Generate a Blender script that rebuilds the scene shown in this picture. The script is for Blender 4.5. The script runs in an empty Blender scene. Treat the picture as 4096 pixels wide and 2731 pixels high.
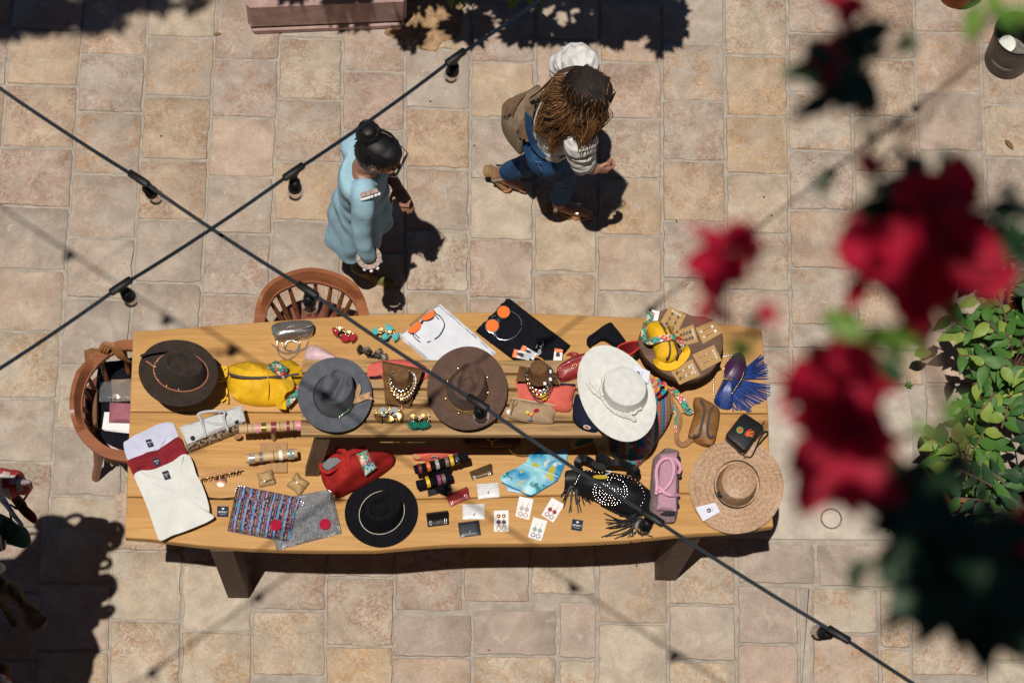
import bpy, bmesh, math, random
from mathutils import Vector, Matrix, noise
random.seed(11)
S = bpy.context.scene
COL = S.collection
# ------------------------------------------------------------------ camera, sky, sun, exposure
CAM_H = 11.504
RIGHT = Vector((0.99905, 0.0, 0.04364)); RIGHT.normalize()
FWD = Vector((0.044, 0.361, -0.932)); FWD = (FWD - RIGHT * FWD.dot(RIGHT)).normalized()
DOWN = FWD.cross(RIGHT).normalized()
FPX = 9933.5
LENS = FPX / 4096 * 36
cd = bpy.data.cameras.new('camera'); cam = bpy.data.objects.new('camera', cd); COL.objects.link(cam)
cd.lens = LENS; cd.sensor_width = 36; cd.sensor_fit = 'HORIZONTAL'; cd.clip_start = 0.05; cd.clip_end = 200
cam.matrix_world = Matrix.Translation((0, 0, CAM_H)) @ Matrix((RIGHT, -DOWN, -FWD)).transposed().to_4x4()
cd.dof.use_dof = True; cd.dof.focus_distance = 10.9; cd.dof.aperture_fstop = 8.0; cd.dof.aperture_blades = 0
S.camera = cam
SUN = Vector((-0.127, -0.165, 1.0)).normalized()          # towards the sun
w = bpy.data.worlds.new('World'); S.world = w; w.use_nodes = True
nt = w.node_tree; bg = nt.nodes['Background']; sk = nt.nodes.new('ShaderNodeTexSky')
sk.sky_type = 'NISHITA'; sk.sun_disc = False
sk.sun_elevation = math.asin(SUN.z); sk.sun_rotation = math.atan2(SUN.x, SUN.y)
sk.altitude = 2000; sk.air_density = 0.6; sk.dust_density = 0.2
nt.links.new(sk.outputs[0], bg.inputs[0]); bg.inputs[1].default_value = 0.05
ld = bpy.data.lights.new('sun', 'SUN'); sun = bpy.data.objects.new('sun', ld); COL.objects.link(sun)
ld.energy = 5.0; ld.angle = math.radians(0.53); ld.color = (1.0, 0.945, 0.86)
sun.rotation_euler = SUN.to_track_quat('Z', 'Y').to_euler(); sun.location = (-2, -2, 14)
S.view_settings.view_transform = 'Standard'; S.view_settings.look = 'None'
S.view_settings.exposure = -0.2; S.view_settings.gamma = 1; S.view_settings.use_curve_mapping = False
S.render.engine = 'CYCLES'
# ------------------------------------------------------------------ helpers: photo point -> point on a plane of height z
def at(u, v, z):
    d = RIGHT * ((u - 2048) / FPX) + DOWN * ((v - 1365.5) / FPX) + FWD
    return Vector((0, 0, CAM_H)) + d * ((z - CAM_H) / d.z)
FR = {0: (0, 0, 1), 1: (480, 1200, .34014), 2: (1180, 1200, .34014), 3: (1880, 1200, .34014), 4: (2480, 1200, .34014),
      5: (480, 1680, .34014), 6: (1180, 1680, .34014), 7: (1880, 1680, .34014), 8: (2480, 1680, .34014),
      'b': (1200, 450, .5422), 'w': (1880, 180, .4975), 'c': (250, 1050, .574), 'l': (0, 1800, .594),
      'g': (2900, 1400, .5102), 'f': (2700, 600, .5935), 't': (3000, 0, .466)}
def q(k, x, y, z):
    o = FR[k]; return at(o[0] + x * o[2], o[1] + y * o[2], z)
def Q(k, z, pts):
    return [q(k, p[0], p[1], z + (p[2] if len(p) > 2 else 0)) for p in pts]
PXM = lambda z: (CAM_H - z) / 0.932 / FPX * 1.0        # metres in one photo pixel at height z (mid frame)
def spline(pts, n=6, closed=False):
    pts = [Vector(p) for p in pts]; out = []; N = len(pts)
    rng = range(N) if closed else range(N - 1)
    for i in rng:
        if closed: a, b, c, d = pts[i - 1], pts[i], pts[(i + 1) % N], pts[(i + 2) % N]
        else: a, b, c, d = pts[max(i - 1, 0)], pts[i], pts[i + 1], pts[min(i + 2, N - 1)]
        for j in range(n):
            t = j / n
            out.append(0.5 * ((2 * b) + (c - a) * t + (2 * a - 5 * b + 4 * c - d) * t * t + (3 * b - a - 3 * c + d) * t ** 3))
    if not closed: out.append(pts[-1].copy())
    return out
class MB:
    def __init__(s): s.v = []; s.f = []; s.u = {}; s.mi = []; s.cur = 0
    def face(s, idx, uv=None):
        if uv: s.u[len(s.f)] = uv
        s.f.append(tuple(idx)); s.mi.append(s.cur)
    def loft(s, rings, cap0=True, cap1=True, closed=True, uv=False):
        base = len(s.v); n = len(rings[0]); R = len(rings)
        for r in rings: s.v += [Vector(p) for p in r]
        m = n if closed else n - 1
        for i in range(R - 1):
            for j in range(m):
                a = base + i * n + j; b = base + i * n + (j + 1) % n
                U = [(j / m, i / (R - 1)), ((j + 1) / m, i / (R - 1)), ((j + 1) / m, (i + 1) / (R - 1)), (j / m, (i + 1) / (R - 1))] if uv else None
                s.face((a, b, b + n, a + n), U)
        if closed:
            if cap0: s.face(tuple(base + j for j in reversed(range(n))))
            if cap1: s.face(tuple(base + (R - 1) * n + j for j in range(n)))
        return s
    def tube(s, pts, r, n=8, closed=False, flat=1.0, up=(0, 0, 1)):
        pts = [Vector(p) for p in pts]; N = len(pts); up = Vector(up); rings = []; prev = None
        for i, p in enumerate(pts):
            a = pts[i - 1] if (i or closed) else p; b = pts[(i + 1) % N] if (i < N - 1 or closed) else p
            t = (b - a)
            t = t.normalized() if t.length > 1e-9 else Vector((0, 0, 1))
            x = up.cross(t)
            if x.length < .05: x = (prev if prev else Vector((1, 0, 0)))
            x = (x - t * x.dot(t)).normalized()
            if prev and x.dot(prev) < 0 and abs(x.dot(prev)) > .5: x = -x
            prev = x; y = t.cross(x)
            rr = r[i] if isinstance(r, (list, tuple)) else r
            rings.append([p + x * math.cos(k * 2 * math.pi / n) * rr + y * math.sin(k * 2 * math.pi / n) * rr * flat for k in range(n)])
        if closed: rings.append(rings[0]); s.loft(rings, False, False)
        else: s.loft(rings)
        return s
    def strap(s, pts, w, t, up=(0, 0, 1)):
        pts = [Vector(p) for p in pts]; N = len(pts); rings = []
        for i, p in enumerate(pts):
            d = pts[min(i + 1, N - 1)] - pts[max(i - 1, 0)]
            x = Vector(up).cross(d)
            x = x.normalized() if x.length > 1e-6 else Vector((1, 0, 0))
            y = d.cross(x).normalized()
            rings.append([p + x * w / 2 + y * t / 2, p - x * w / 2 + y * t / 2, p - x * w / 2 - y * t / 2, p + x * w / 2 - y * t / 2])
        base = len(s.f); s.loft(rings)
        for i in range(N - 1):
            for j in range(4):
                a, b = (0, 1) if j != 1 else (1, 0)
                s.u[base + i * 4 + j] = [(i * .25, 0), (i * .25, 1), ((i + 1) * .25, 1), ((i + 1) * .25, 0)]
        return s
    def box(s, c, size, M=None, b=0.0):
        hx, hy, hz = size[0] / 2, size[1] / 2, size[2] / 2; b = min(b, hx * .6, hy * .6, hz * .6); M = M or Matrix.Identity(3); c = Vector(c)
        def ring(i, z):
            x, y = hx - i, hy - i
            p = [(-x + b, -y), (x - b, -y), (x, -y + b), (x, y - b), (x - b, y), (-x + b, y), (-x, y - b), (-x, -y + b)] if b else [(-x, -y), (x, -y), (x, y), (-x, y)]
            return [c + M @ Vector((a[0], a[1], z)) for a in p]
        s.loft([ring(b, -hz), ring(0, -hz + b), ring(0, hz - b), ring(b, hz)] if b else [ring(0, -hz), ring(0, hz)])
        return s
    def prism(s, out, z0, z1, bev=0.0):
        """outline (world points) -> slab between z0 and z1, top edge rounded by bev"""
        o = [Vector(p) for p in out]; n = len(o)
        ar = sum(o[i].x * o[(i + 1) % n].y - o[(i + 1) % n].x * o[i].y for i in range(n))
        if ar < 0: o.reverse()
        def off(d):
            r = []
            for i in range(n):
                e = o[(i + 1) % n] - o[i - 1]; e.z = 0
                nn = Vector((-e.y, e.x, 0)); nn = nn.normalized() if nn.length else nn
                r.append(o[i] + nn * d)
            return r
        def lv(r, z): return [Vector((p.x, p.y, z)) for p in r]
        rings = [lv(o, z0)]
        if bev: rings += [lv(o, z1 - bev), lv(off(bev * .35), z1 - bev * .3), lv(off(bev), z1)]
        else: rings += [lv(o, z1)]
        s.loft(rings); return s
    def puff(s, out, z0, h, steps=5, edge=.25, wr=0.0, seed=0, pw=2.2):
        """pillow-like body over an outline: rises from a low edge to h in the middle"""
        o = [Vector(p) for p in out]; n = len(o); c = sum(o, Vector()) / n
        ar = sum(o[i].x * o[(i + 1) % n].y - o[(i + 1) % n].x * o[i].y for i in range(n))
        if ar < 0: o.reverse()
        rings = [[Vector((p.x * .97 + c.x * .03, p.y * .97 + c.y * .03, z0)) for p in o]]
        for k in range(steps):
            f = 1 - k / steps
            z = z0 + h * (edge + (1 - edge) * (1 - f ** pw))
            r = []
            for p in o:
                x = c.x + (p.x - c.x) * f; y = c.y + (p.y - c.y) * f
                dz = noise.noise(Vector((x * 22 + seed, y * 22, seed))) * wr + noise.noise(Vector((x * 60 + seed, y * 60, seed))) * wr * .4 if wr else 0
                r.append(Vector((x, y, z + dz)))
            rings.append(r)
        b = len(s.v); s.loft(rings, True, False)
        top = len(s.v) - n; s.v.append(Vector((c.x, c.y, z0 + h))); ci = len(s.v) - 1
        for j in range(n): s.face((top + j, top + (j + 1) % n, ci))
        return s
    def patch(s, c4, th, nu=10, nv=10, bulge=0.0, wr=0.0, seed=0, edge=.35, rep=(1, 1), zf=None, jit=0.0):
        """cloth-like slab spanning four corners c4 (bottom surface), thickness th, with UVs"""
        A, B, C, D = [Vector(p) for p in c4]
        nrm = (B - A).cross(D - A)
        if nrm.z < 0: A, B, C, D = B, A, D, C
        b = len(s.v)
        for i in range(nv + 1):
            for j in range(nu + 1):
                u, v = j / nu, i / nv
                p = (A * (1 - u) + B * u) * (1 - v) + (D * (1 - u) + C * u) * v
                e = min(1, min(u, 1 - u) * nu * edge + .3 * (min(u, 1 - u) > 0)) * min(1, min(v, 1 - v) * nv * edge + .3 * (min(v, 1 - v) > 0))
                z = th * (.35 + .65 * min(1, e * 1.6)) + bulge * (16 * u * (1 - u) * v * (1 - v)) ** .6
                if wr: z += noise.noise(Vector((p.x * 18 + seed, p.y * 18, seed))) * wr + noise.noise(Vector((p.x * 45, p.y * 45 + seed, seed))) * wr * .5
                if zf: z += zf(u, v)
                if jit and (u in (0, 1) or v in (0, 1)):
                    p = p + Vector((noise.noise(Vector((p.x * 30, p.y * 30, seed))), noise.noise(Vector((p.x * 30, p.y * 30, seed + 9))), 0)) * jit
                s.v.append(p + Vector((0, 0, z)))
        for i in range(nv):
            for j in range(nu):
                a = b + i * (nu + 1) + j
                U = [(j / nu * rep[0], i / nv * rep[1]), ((j + 1) / nu * rep[0], i / nv * rep[1]), ((j + 1) / nu * rep[0], (i + 1) / nv * rep[1]), (j / nu * rep[0], (i + 1) / nv * rep[1])]
                s.face((a, a + 1, a + nu + 2, a + nu + 1), U)
        per = [j for j in range(nu + 1)] + [i * (nu + 1) + nu for i in range(1, nv + 1)] + [nv * (nu + 1) + j for j in range(nu - 1, -1, -1)] + [i * (nu + 1) for i in range(nv - 1, 0, -1)]
        lo = len(s.v)
        for k in per:
            i, j = divmod(k, nu + 1); u, v = j / nu, i / nv
            s.v.append((A * (1 - u) + B * u) * (1 - v) + (D * (1 - u) + C * u) * v)
        m = len(per)
        for k in range(m):
            s.face((b + per[(k + 1) % m], b + per[k], lo + k, lo + (k + 1) % m), [(.01, .01), (.02, .01), (.02, .02), (.01, .02)])
        s.face([lo + k for k in reversed(range(m))])
        return s
    def ball(s, c, r, n=8, m=5, sz=1.0, M=None):
        c = Vector(c); rings = []
        for i in range(1, m):
            t = math.pi * i / m
            rg = [Vector((math.cos(k * 2 * math.pi / n) * math.sin(t), math.sin(k * 2 * math.pi / n) * math.sin(t), -math.cos(t) * sz)) * r for k in range(n)]
            rings.append([c + (M @ p if M else p) for p in rg])
        b = len(s.v); s.loft(rings, False, False)
        for sg, ring in ((-1, 0), (1, m - 2)):
            p = Vector((0, 0, sg * sz * r)); s.v.append(c + (M @ p if M else p)); ci = len(s.v) - 1
            for k in range(n):
                a, d = b + ring * n + k, b + ring * n + (k + 1) % n
                s.face((d, a, ci) if sg < 0 else (a, d, ci))
        return s
    def lathe(s, prof, c, n=20, M=None):
        c = Vector(c); rings = []
        for r, z in prof:
            rg = [Vector((math.cos(k * 2 * math.pi / n) * r, math.sin(k * 2 * math.pi / n) * r, z)) for k in range(n)]
            rings.append([c + (M @ p if M else p) for p in rg])
        s.loft(rings); return s
    def disc(s, c, r, h, n=12, M=None):
        return s.lathe([(r, 0), (r, h * .7), (r * .85, h)], c, n, M)
ORG = {}
def org(o): return ORG.get(o, Vector((0, 0, 0)))
def tag(o, label=None, cat=None, group=None, kind=None):
    if label: o['label'] = label
    if cat: o['category'] = cat
    if group: o['group'] = group
    if kind: o['kind'] = kind
    return o
def thing(name, label, cat, loc, group=None):
    o = bpy.data.objects.new(name, None); COL.objects.link(o); o.empty_display_size = .05
    o.location = Vector(loc); ORG[o] = Vector(loc)
    return tag(o, label, cat, group)
def mesh_of(name, mb, mats, base, smooth=40):
    me = bpy.data.meshes.new(name)
    me.from_pydata([tuple(Vector(p) - base) for p in mb.v], [], mb.f)
    for m in (mats if isinstance(mats, (list, tuple)) else [mats]): me.materials.append(m)
    if any(mb.mi): me.polygons.foreach_set('material_index', mb.mi)
    if mb.u:
        ul = me.uv_layers.new(name='UVMap'); 
        for fi, uv in mb.u.items():
            for li, t in zip(me.polygons[fi].loop_indices, uv): ul.data[li].uv = t
    me.polygons.foreach_set('use_smooth', [True] * len(me.polygons)); me.set_sharp_from_angle(angle=math.radians(smooth))
    me.validate(); me.update()
    return me
def part(name, mb, mats, parent, label=None, smooth=40):
    b = org(parent)
    o = bpy.data.objects.new(name, mesh_of(name, mb, mats, b, smooth)); COL.objects.link(o)
    o.parent = parent; ORG[o] = b
    if label: o['label'] = label
    return o
def solo(name, label, cat, mb, mats, loc=None, group=None, smooth=40):
    b = Vector(loc) if loc is not None else sum((Vector(p) for p in mb.v), Vector()) / len(mb.v)
    if loc is None: b.z = min(p.z for p in mb.v)
    o = bpy.data.objects.new(name, mesh_of(name, mb, mats, b, smooth)); COL.objects.link(o); o.location = b; ORG[o] = b
    return tag(o, label, cat, group)
def mid(pts): return sum((Vector(p) for p in pts), Vector()) / len(pts)
# ------------------------------------------------------------------ materials
def mat(name, col, rough=.6, var=.0, scale=20., bump=.0, bscale=None, metal=0., col2=None, detail=4, coat=0., sheen=0., spec=.5, trans=0., stretch=None):
    m = bpy.data.materials.new(name); m.use_nodes = True; t = m.node_tree; N = t.nodes; L = t.links
    p = N['Principled BSDF']; p.inputs['Base Color'].default_value = (*col, 1); p.inputs['Roughness'].default_value = rough
    p.inputs['Metallic'].default_value = metal; p.inputs['Specular IOR Level'].default_value = (spec if rough < .6 or spec != .5 else .12)
    if coat: p.inputs['Coat Weight'].default_value = coat
    if sheen: p.inputs['Sheen Weight'].default_value = sheen
    if trans: p.inputs['Transmission Weight'].default_value = trans
    tc = N.new('ShaderNodeTexCoord'); src = tc.outputs['Object']
    if stretch:
        mp = N.new('ShaderNodeMapping'); mp.inputs['Scale'].default_value = stretch; L.new(src, mp.inputs[0]); src = mp.outputs[0]
    if var or col2:
        n = N.new('ShaderNodeTexNoise'); n.inputs['Scale'].default_value = scale; n.inputs['Detail'].default_value = detail; n.inputs['Roughness'].default_value = .65; L.new(src, n.inputs[0])
        r = N.new('ShaderNodeValToRGB'); L.new(n.outputs[0], r.inputs[0])
        c2 = col2 or tuple(c * (1 - var) for c in col); c1 = col if col2 else tuple(min(1, c * (1 + var)) for c in col)
        r.color_ramp.elements[0].position = .36; r.color_ramp.elements[0].color = (*c2, 1)
        r.color_ramp.elements[1].position = .64; r.color_ramp.elements[1].color = (*c1, 1)
        L.new(r.outputs[0], p.inputs['Base Color'])
    if bump:
        n2 = N.new('ShaderNodeTexNoise'); n2.inputs['Scale'].default_value = bscale or scale * 3; n2.inputs['Detail'].default_value = 3; L.new(src, n2.inputs[0])
        b = N.new('ShaderNodeBump'); b.inputs['Strength'].default_value = bump; b.inputs['Distance'].default_value = .004; L.new(n2.outputs[0], b.inputs['Height']); L.new(b.outputs[0], p.inputs['Normal'])
    return m
def wood(name, light, dark, scale=1.0, rough=.5, axis='X', grey=None, coat=0.0, grain=.38):
    """streaky grain along an axis, with knots and darker growth lines; every object gets its own offset"""
    m = bpy.data.materials.new(name); m.use_nodes = True; t = m.node_tree; N = t.nodes; L = t.links; p = N['Principled BSDF']
    tc = N.new('ShaderNodeTexCoord'); oi = N.new('ShaderNodeObjectInfo'); ad = N.new('ShaderNodeVectorMath'); ad.operation = 'MULTIPLY_ADD'
    cmb = N.new('ShaderNodeCombineXYZ')
    for i in range(3): L.new(oi.outputs['Random'], cmb.inputs[i])
    L.new(cmb.outputs[0], ad.inputs[0]); ad.inputs[1].default_value = (37, 23, 11); L.new(tc.outputs['Object'], ad.inputs[2])
    mp = N.new('ShaderNodeMapping'); L.new(ad.outputs[0], mp.inputs[0])
    sc = {'X': (1.2, 14, 14), 'Y': (14, 1.2, 14), 'Z': (14, 14, 1.2)}[axis]; mp.inputs['Scale'].default_value = tuple(a * scale for a in sc)
    n1 = N.new('ShaderNodeTexNoise'); n1.inputs['Scale'].default_value = 1.0; n1.inputs['Detail'].default_value = 6; n1.inputs['Distortion'].default_value = 1.2; L.new(mp.outputs[0], n1.inputs[0])
    r1 = N.new('ShaderNodeValToRGB'); L.new(n1.outputs[0], r1.inputs[0])
    e = r1.color_ramp.elements; e[0].position = .33; e[0].color = (*dark, 1); e[1].position = .56; e[1].color = (*light, 1)
    mp2 = N.new('ShaderNodeMapping'); L.new(ad.outputs[0], mp2.inputs[0]); mp2.inputs['Scale'].default_value = tuple(a * scale * 6 for a in ({'X': (.5, 14, 14), 'Y': (14, .5, 14), 'Z': (14, 14, .5)}[axis]))
    n2 = N.new('ShaderNodeTexNoise'); n2.inputs['Scale'].default_value = 1.; n2.inputs['Detail'].default_value = 3; L.new(mp2.outputs[0], n2.inputs[0])
    mx = N.new('ShaderNodeMix'); mx.data_type = 'RGBA'; mx.blend_type = 'MULTIPLY'; mx.inputs[0].default_value = grain
    r2 = N.new('ShaderNodeValToRGB'); L.new(n2.outputs[0], r2.inputs[0]); r2.color_ramp.elements[0].position = .3; r2.color_ramp.elements[0].color = (.45, .38, .3, 1); r2.color_ramp.elements[1].position = .6; r2.color_ramp.elements[1].color = (1, 1, 1, 1)
    L.new(r1.outputs[0], mx.inputs['A']); L.new(r2.outputs[0], mx.inputs['B']); out = mx.outputs['Result']
    n3 = N.new('ShaderNodeTexNoise'); n3.inputs['Scale'].default_value = 2.3; n3.inputs['Detail'].default_value = 3; L.new(ad.outputs[0], n3.inputs[0])
    r3 = N.new('ShaderNodeValToRGB'); L.new(n3.outputs[0], r3.inputs[0]); g = grey or tuple(c * .72 for c in light)
    r3.color_ramp.elements[0].position = .42; r3.color_ramp.elements[0].color = (0, 0, 0, 1); r3.color_ramp.elements[1].position = .72; r3.color_ramp.elements[1].color = (.6, .6, .6, 1)
    m2 = N.new('ShaderNodeMix'); m2.data_type = 'RGBA'; L.new(r3.outputs[0], m2.inputs[0]); L.new(out, m2.inputs['A']); m2.inputs['B'].default_value = (*g, 1); L.new(m2.outputs['Result'], p.inputs['Base Color'])
    vo = N.new('ShaderNodeTexVoronoi'); vm = N.new('ShaderNodeMapping'); L.new(ad.outputs[0], vm.inputs[0]); vm.inputs['Scale'].default_value = {'X': (1.1, 4.2, 4.2), 'Y': (4.2, 1.1, 4.2), 'Z': (4.2, 4.2, 1.1)}[axis]; vo.inputs['Scale'].default_value = 1.5; dn = N.new('ShaderNodeTexNoise'); dn.inputs['Scale'].default_value = 9; dn.inputs['Detail'].default_value = 4; L.new(ad.outputs[0], dn.inputs[0])
    va = N.new('ShaderNodeMix'); va.data_type = 'RGBA'; va.inputs[0].default_value = .22; L.new(vm.outputs[0], va.inputs['A']); L.new(dn.outputs['Color'], va.inputs['B']); L.new(va.outputs['Result'], vo.inputs['Vector'])
    r4 = N.new('ShaderNodeValToRGB'); L.new(vo.outputs['Distance'], r4.inputs[0]); r4.color_ramp.elements[0].position = .03; r4.color_ramp.elements[0].color = (.30, .25, .22, 1); r4.color_ramp.elements[1].position = .17; r4.color_ramp.elements[1].color = (1, 1, 1, 1)
    m3 = N.new('ShaderNodeMix'); m3.data_type = 'RGBA'; m3.blend_type = 'MULTIPLY'; m3.inputs[0].default_value = .8; L.new(m2.outputs['Result'], m3.inputs['A']); L.new(r4.outputs[0], m3.inputs['B']); L.new(m3.outputs['Result'], p.inputs['Base Color'])
    p.inputs['Roughness'].default_value = rough; p.inputs['Specular IOR Level'].default_value = .2
    if coat: p.inputs['Coat Weight'].default_value = coat; p.inputs['Coat Roughness'].default_value = .3
    b = N.new('ShaderNodeBump'); b.inputs['Strength'].default_value = .35; b.inputs['Distance'].default_value = .002; L.new(n2.outputs[0], b.inputs['Height']); L.new(b.outputs[0], p.inputs['Normal'])
    return m
def stone_mat():
    m = bpy.data.materials.new('weathered_stone'); m.use_nodes = True; t = m.node_tree; N = t.nodes; L = t.links; p = N['Principled BSDF']
    tc = N.new('ShaderNodeTexCoord'); oi = N.new('ShaderNodeObjectInfo')
    cmb = N.new('ShaderNodeCombineXYZ'); L.new(oi.outputs['Random'], cmb.inputs[0]); L.new(oi.outputs['Random'], cmb.inputs[1]); L.new(oi.outputs['Random'], cmb.inputs[2])
    ad = N.new('ShaderNodeVectorMath'); ad.operation = 'MULTIPLY_ADD'; L.new(cmb.outputs[0], ad.inputs[0]); ad.inputs[1].default_value = (71, 53, 29); L.new(tc.outputs['Object'], ad.inputs[2])
    P = ad.outputs[0]
    def nz(sc, det, dist=0., rough=.6):
        n = N.new('ShaderNodeTexNoise'); n.inputs['Scale'].default_value = sc; n.inputs['Detail'].default_value = det; n.inputs['Distortion'].default_value = dist; n.inputs['Roughness'].default_value = rough; L.new(P, n.inputs[0]); return n.outputs[0]
    def ramp(src, a, b, ca, cb):
        r = N.new('ShaderNodeValToRGB'); L.new(src, r.inputs[0]); e = r.color_ramp.elements; e[0].position = a; e[0].color = (*ca, 1); e[1].position = b; e[1].color = (*cb, 1); return r.outputs[0]
    def mix(f, a, b, bl='MIX'):
        x = N.new('ShaderNodeMix'); x.data_type = 'RGBA'; x.blend_type = bl
        for s, k in ((f, 0), (a, 'A'), (b, 'B')):
            if isinstance(s, (int, float)): x.inputs[k].default_value = s
            elif isinstance(s, tuple): x.inputs[k].default_value = (*s, 1)
            else: L.new(s, x.inputs[k])
        return x.outputs['Result']
    rand = oi.outputs['Random']
    rr = N.new('ShaderNodeMath'); rr.operation = 'MULTIPLY'; L.new(rand, rr.inputs[0]); rr.inputs[1].default_value = 7.31
    fr = N.new('ShaderNodeMath'); fr.operation = 'FRACT'; L.new(rr.outputs[0], fr.inputs[0])
    # worn pale skin over a stronger coloured body that shows through in blotches
    body = ramp(fr.outputs[0], .0, 1., (.33, .21, .165), (.43, .27, .135))
    worn = mix(.48, (.475, .418, .35), oi.outputs['Color'])
    big = ramp(nz(5.5, 4, .6), .34, .60, (0, 0, 0), (1, 1, 1))
    fine = ramp(nz(30, 6, 1.8, .75), .44, .56, (0, 0, 0), (1, 1, 1))
    am = N.new('ShaderNodeMath'); am.operation = 'MULTIPLY'; L.new(big, am.inputs[0]); L.new(fine, am.inputs[1])
    am2 = N.new('ShaderNodeMath'); am2.operation = 'MULTIPLY'; L.new(am.outputs[0], am2.inputs[0]); L.new(oi.outputs['Alpha'], am2.inputs[1])
    c = mix(am2.outputs[0], worn, body)
    c = mix(.7, c, ramp(nz(9, 6, .6), .30, .68, (.62, .58, .56), (1.1, 1.08, 1.05)), 'MULTIPLY')
    c = mix(.45, c, ramp(nz(150, 3), .30, .62, (.62, .60, .60), (1.06, 1.06, 1.06)), 'MULTIPLY')
    spots = ramp(nz(46, 2, .2), .70, .76, (0, 0, 0), (.6, .6, .6))
    c = mix(spots, c, (.22, .18, .15))
    veins = ramp(nz(60, 7, 2.5, .8), .60, .68, (0, 0, 0), (.75, .75, .75)); c = mix(veins, c, (.20, .135, .11))
    pale = ramp(nz(17, 6, 1.2, .7), .58, .68, (0, 0, 0), (.7, .7, .7)); c = mix(pale, c, (.46, .41, .34))
    L.new(c, p.inputs['Base Color']); p.inputs['Roughness'].default_value = .85; p.inputs['Specular IOR Level'].default_value = .15
    b = N.new('ShaderNodeBump'); b.inputs['Strength'].default_value = .55; b.inputs['Distance'].default_value = .006; L.new(nz(24, 7, .5, .7), b.inputs['Height']); L.new(b.outputs[0], p.inputs['Normal'])
    return m
def uvmat(name, fn, rough=.6, bump=0., spec=.5, metal=0.):
    """material whose colour is a little node graph of the UVs; fn(N, L, uv_output) -> colour socket (and optional height)"""
    m = bpy.data.materials.new(name); m.use_nodes = True; N = m.node_tree.nodes; L = m.node_tree.links; p = N['Principled BSDF']
    tc = N.new('ShaderNodeTexCoord'); r = fn(N, L, tc.outputs['UV'])
    col, h = r if isinstance(r, tuple) else (r, None)
    L.new(col, p.inputs['Base Color']); p.inputs['Roughness'].default_value = rough; p.inputs['Specular IOR Level'].default_value = spec; p.inputs['Metallic'].default_value = metal
    if h is not None and bump:
        b = N.new('ShaderNodeBump'); b.inputs['Strength'].default_value = bump; b.inputs['Distance'].default_value = .004; L.new(h, b.inputs['Height']); L.new(b.outputs[0], p.inputs['Normal'])
    return m
def ramp_const(N, L, fac, cols):
    r = N.new('ShaderNodeValToRGB'); r.color_ramp.interpolation = 'CONSTANT'; L.new(fac, r.inputs[0]); e = r.color_ramp.elements
    n = len(cols)
    while len(e) < n: e.new(.5)
    for i, c in enumerate(cols): e[i].position = i / n; e[i].color = (*c, 1)
    return r.outputs[0]
def mth(N, L, op, a, b=None):
    x = N.new('ShaderNodeMath'); x.operation = op
    for i, s in enumerate((a, b)):
        if s is None: continue
        if isinstance(s, (int, float)): x.inputs[i].default_value = s
        else: L.new(s, x.inputs[i])
    return x.outputs[0]
def cells(nu, nv, cols, noise_w=1.0, stripes=None):
    """woven cells: nu x nv little bumps, the colour picked from cols by column (stripes) or at random"""
    def fn(N, L, uv):
        sp = N.new('ShaderNodeSeparateXYZ'); L.new(uv, sp.inputs[0])
        u = mth(N, L, 'MULTIPLY', sp.outputs[0], nu); v = mth(N, L, 'MULTIPLY', sp.outputs[1], nv)
        fu = mth(N, L, 'FLOOR', u); 
        v2 = mth(N, L, 'ADD', v, mth(N, L, 'MULTIPLY', mth(N, L, 'MODULO', fu, 2.), .5)); fv = mth(N, L, 'FLOOR', v2)
        if stripes:
            s = mth(N, L, 'FRACT', mth(N, L, 'DIVIDE', mth(N, L, 'ADD', fu, .5), float(stripes)))
            wn = N.new('ShaderNodeTexWhiteNoise'); wn.noise_dimensions = '2D'; cb = N.new('ShaderNodeCombineXYZ'); L.new(fu, cb.inputs[0]); L.new(fv, cb.inputs[1]); L.new(cb.outputs[0], wn.inputs['Vector'])
            s = mth(N, L, 'FRACT', mth(N, L, 'ADD', s, mth(N, L, 'MULTIPLY', wn.outputs[0], .12)))
        else:
            wn = N.new('ShaderNodeTexWhiteNoise'); wn.noise_dimensions = '2D'; cb = N.new('ShaderNodeCombineXYZ'); L.new(fu, cb.inputs[0]); L.new(fv, cb.inputs[1]); L.new(cb.outputs[0], wn.inputs['Vector']); s = wn.outputs[0]
        col = ramp_const(N, L, s, cols)
        du = mth(N, L, 'ABSOLUTE', mth(N, L, 'SUBTRACT', mth(N, L, 'FRACT', u), .5)); dv = mth(N, L, 'ABSOLUTE', mth(N, L, 'SUBTRACT', mth(N, L, 'FRACT', v2), .5))
        h = mth(N, L, 'SUBTRACT', 1., mth(N, L, 'MULTIPLY', mth(N, L, 'MAXIMUM', du, dv), 2.))
        return col, h
    return fn
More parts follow.
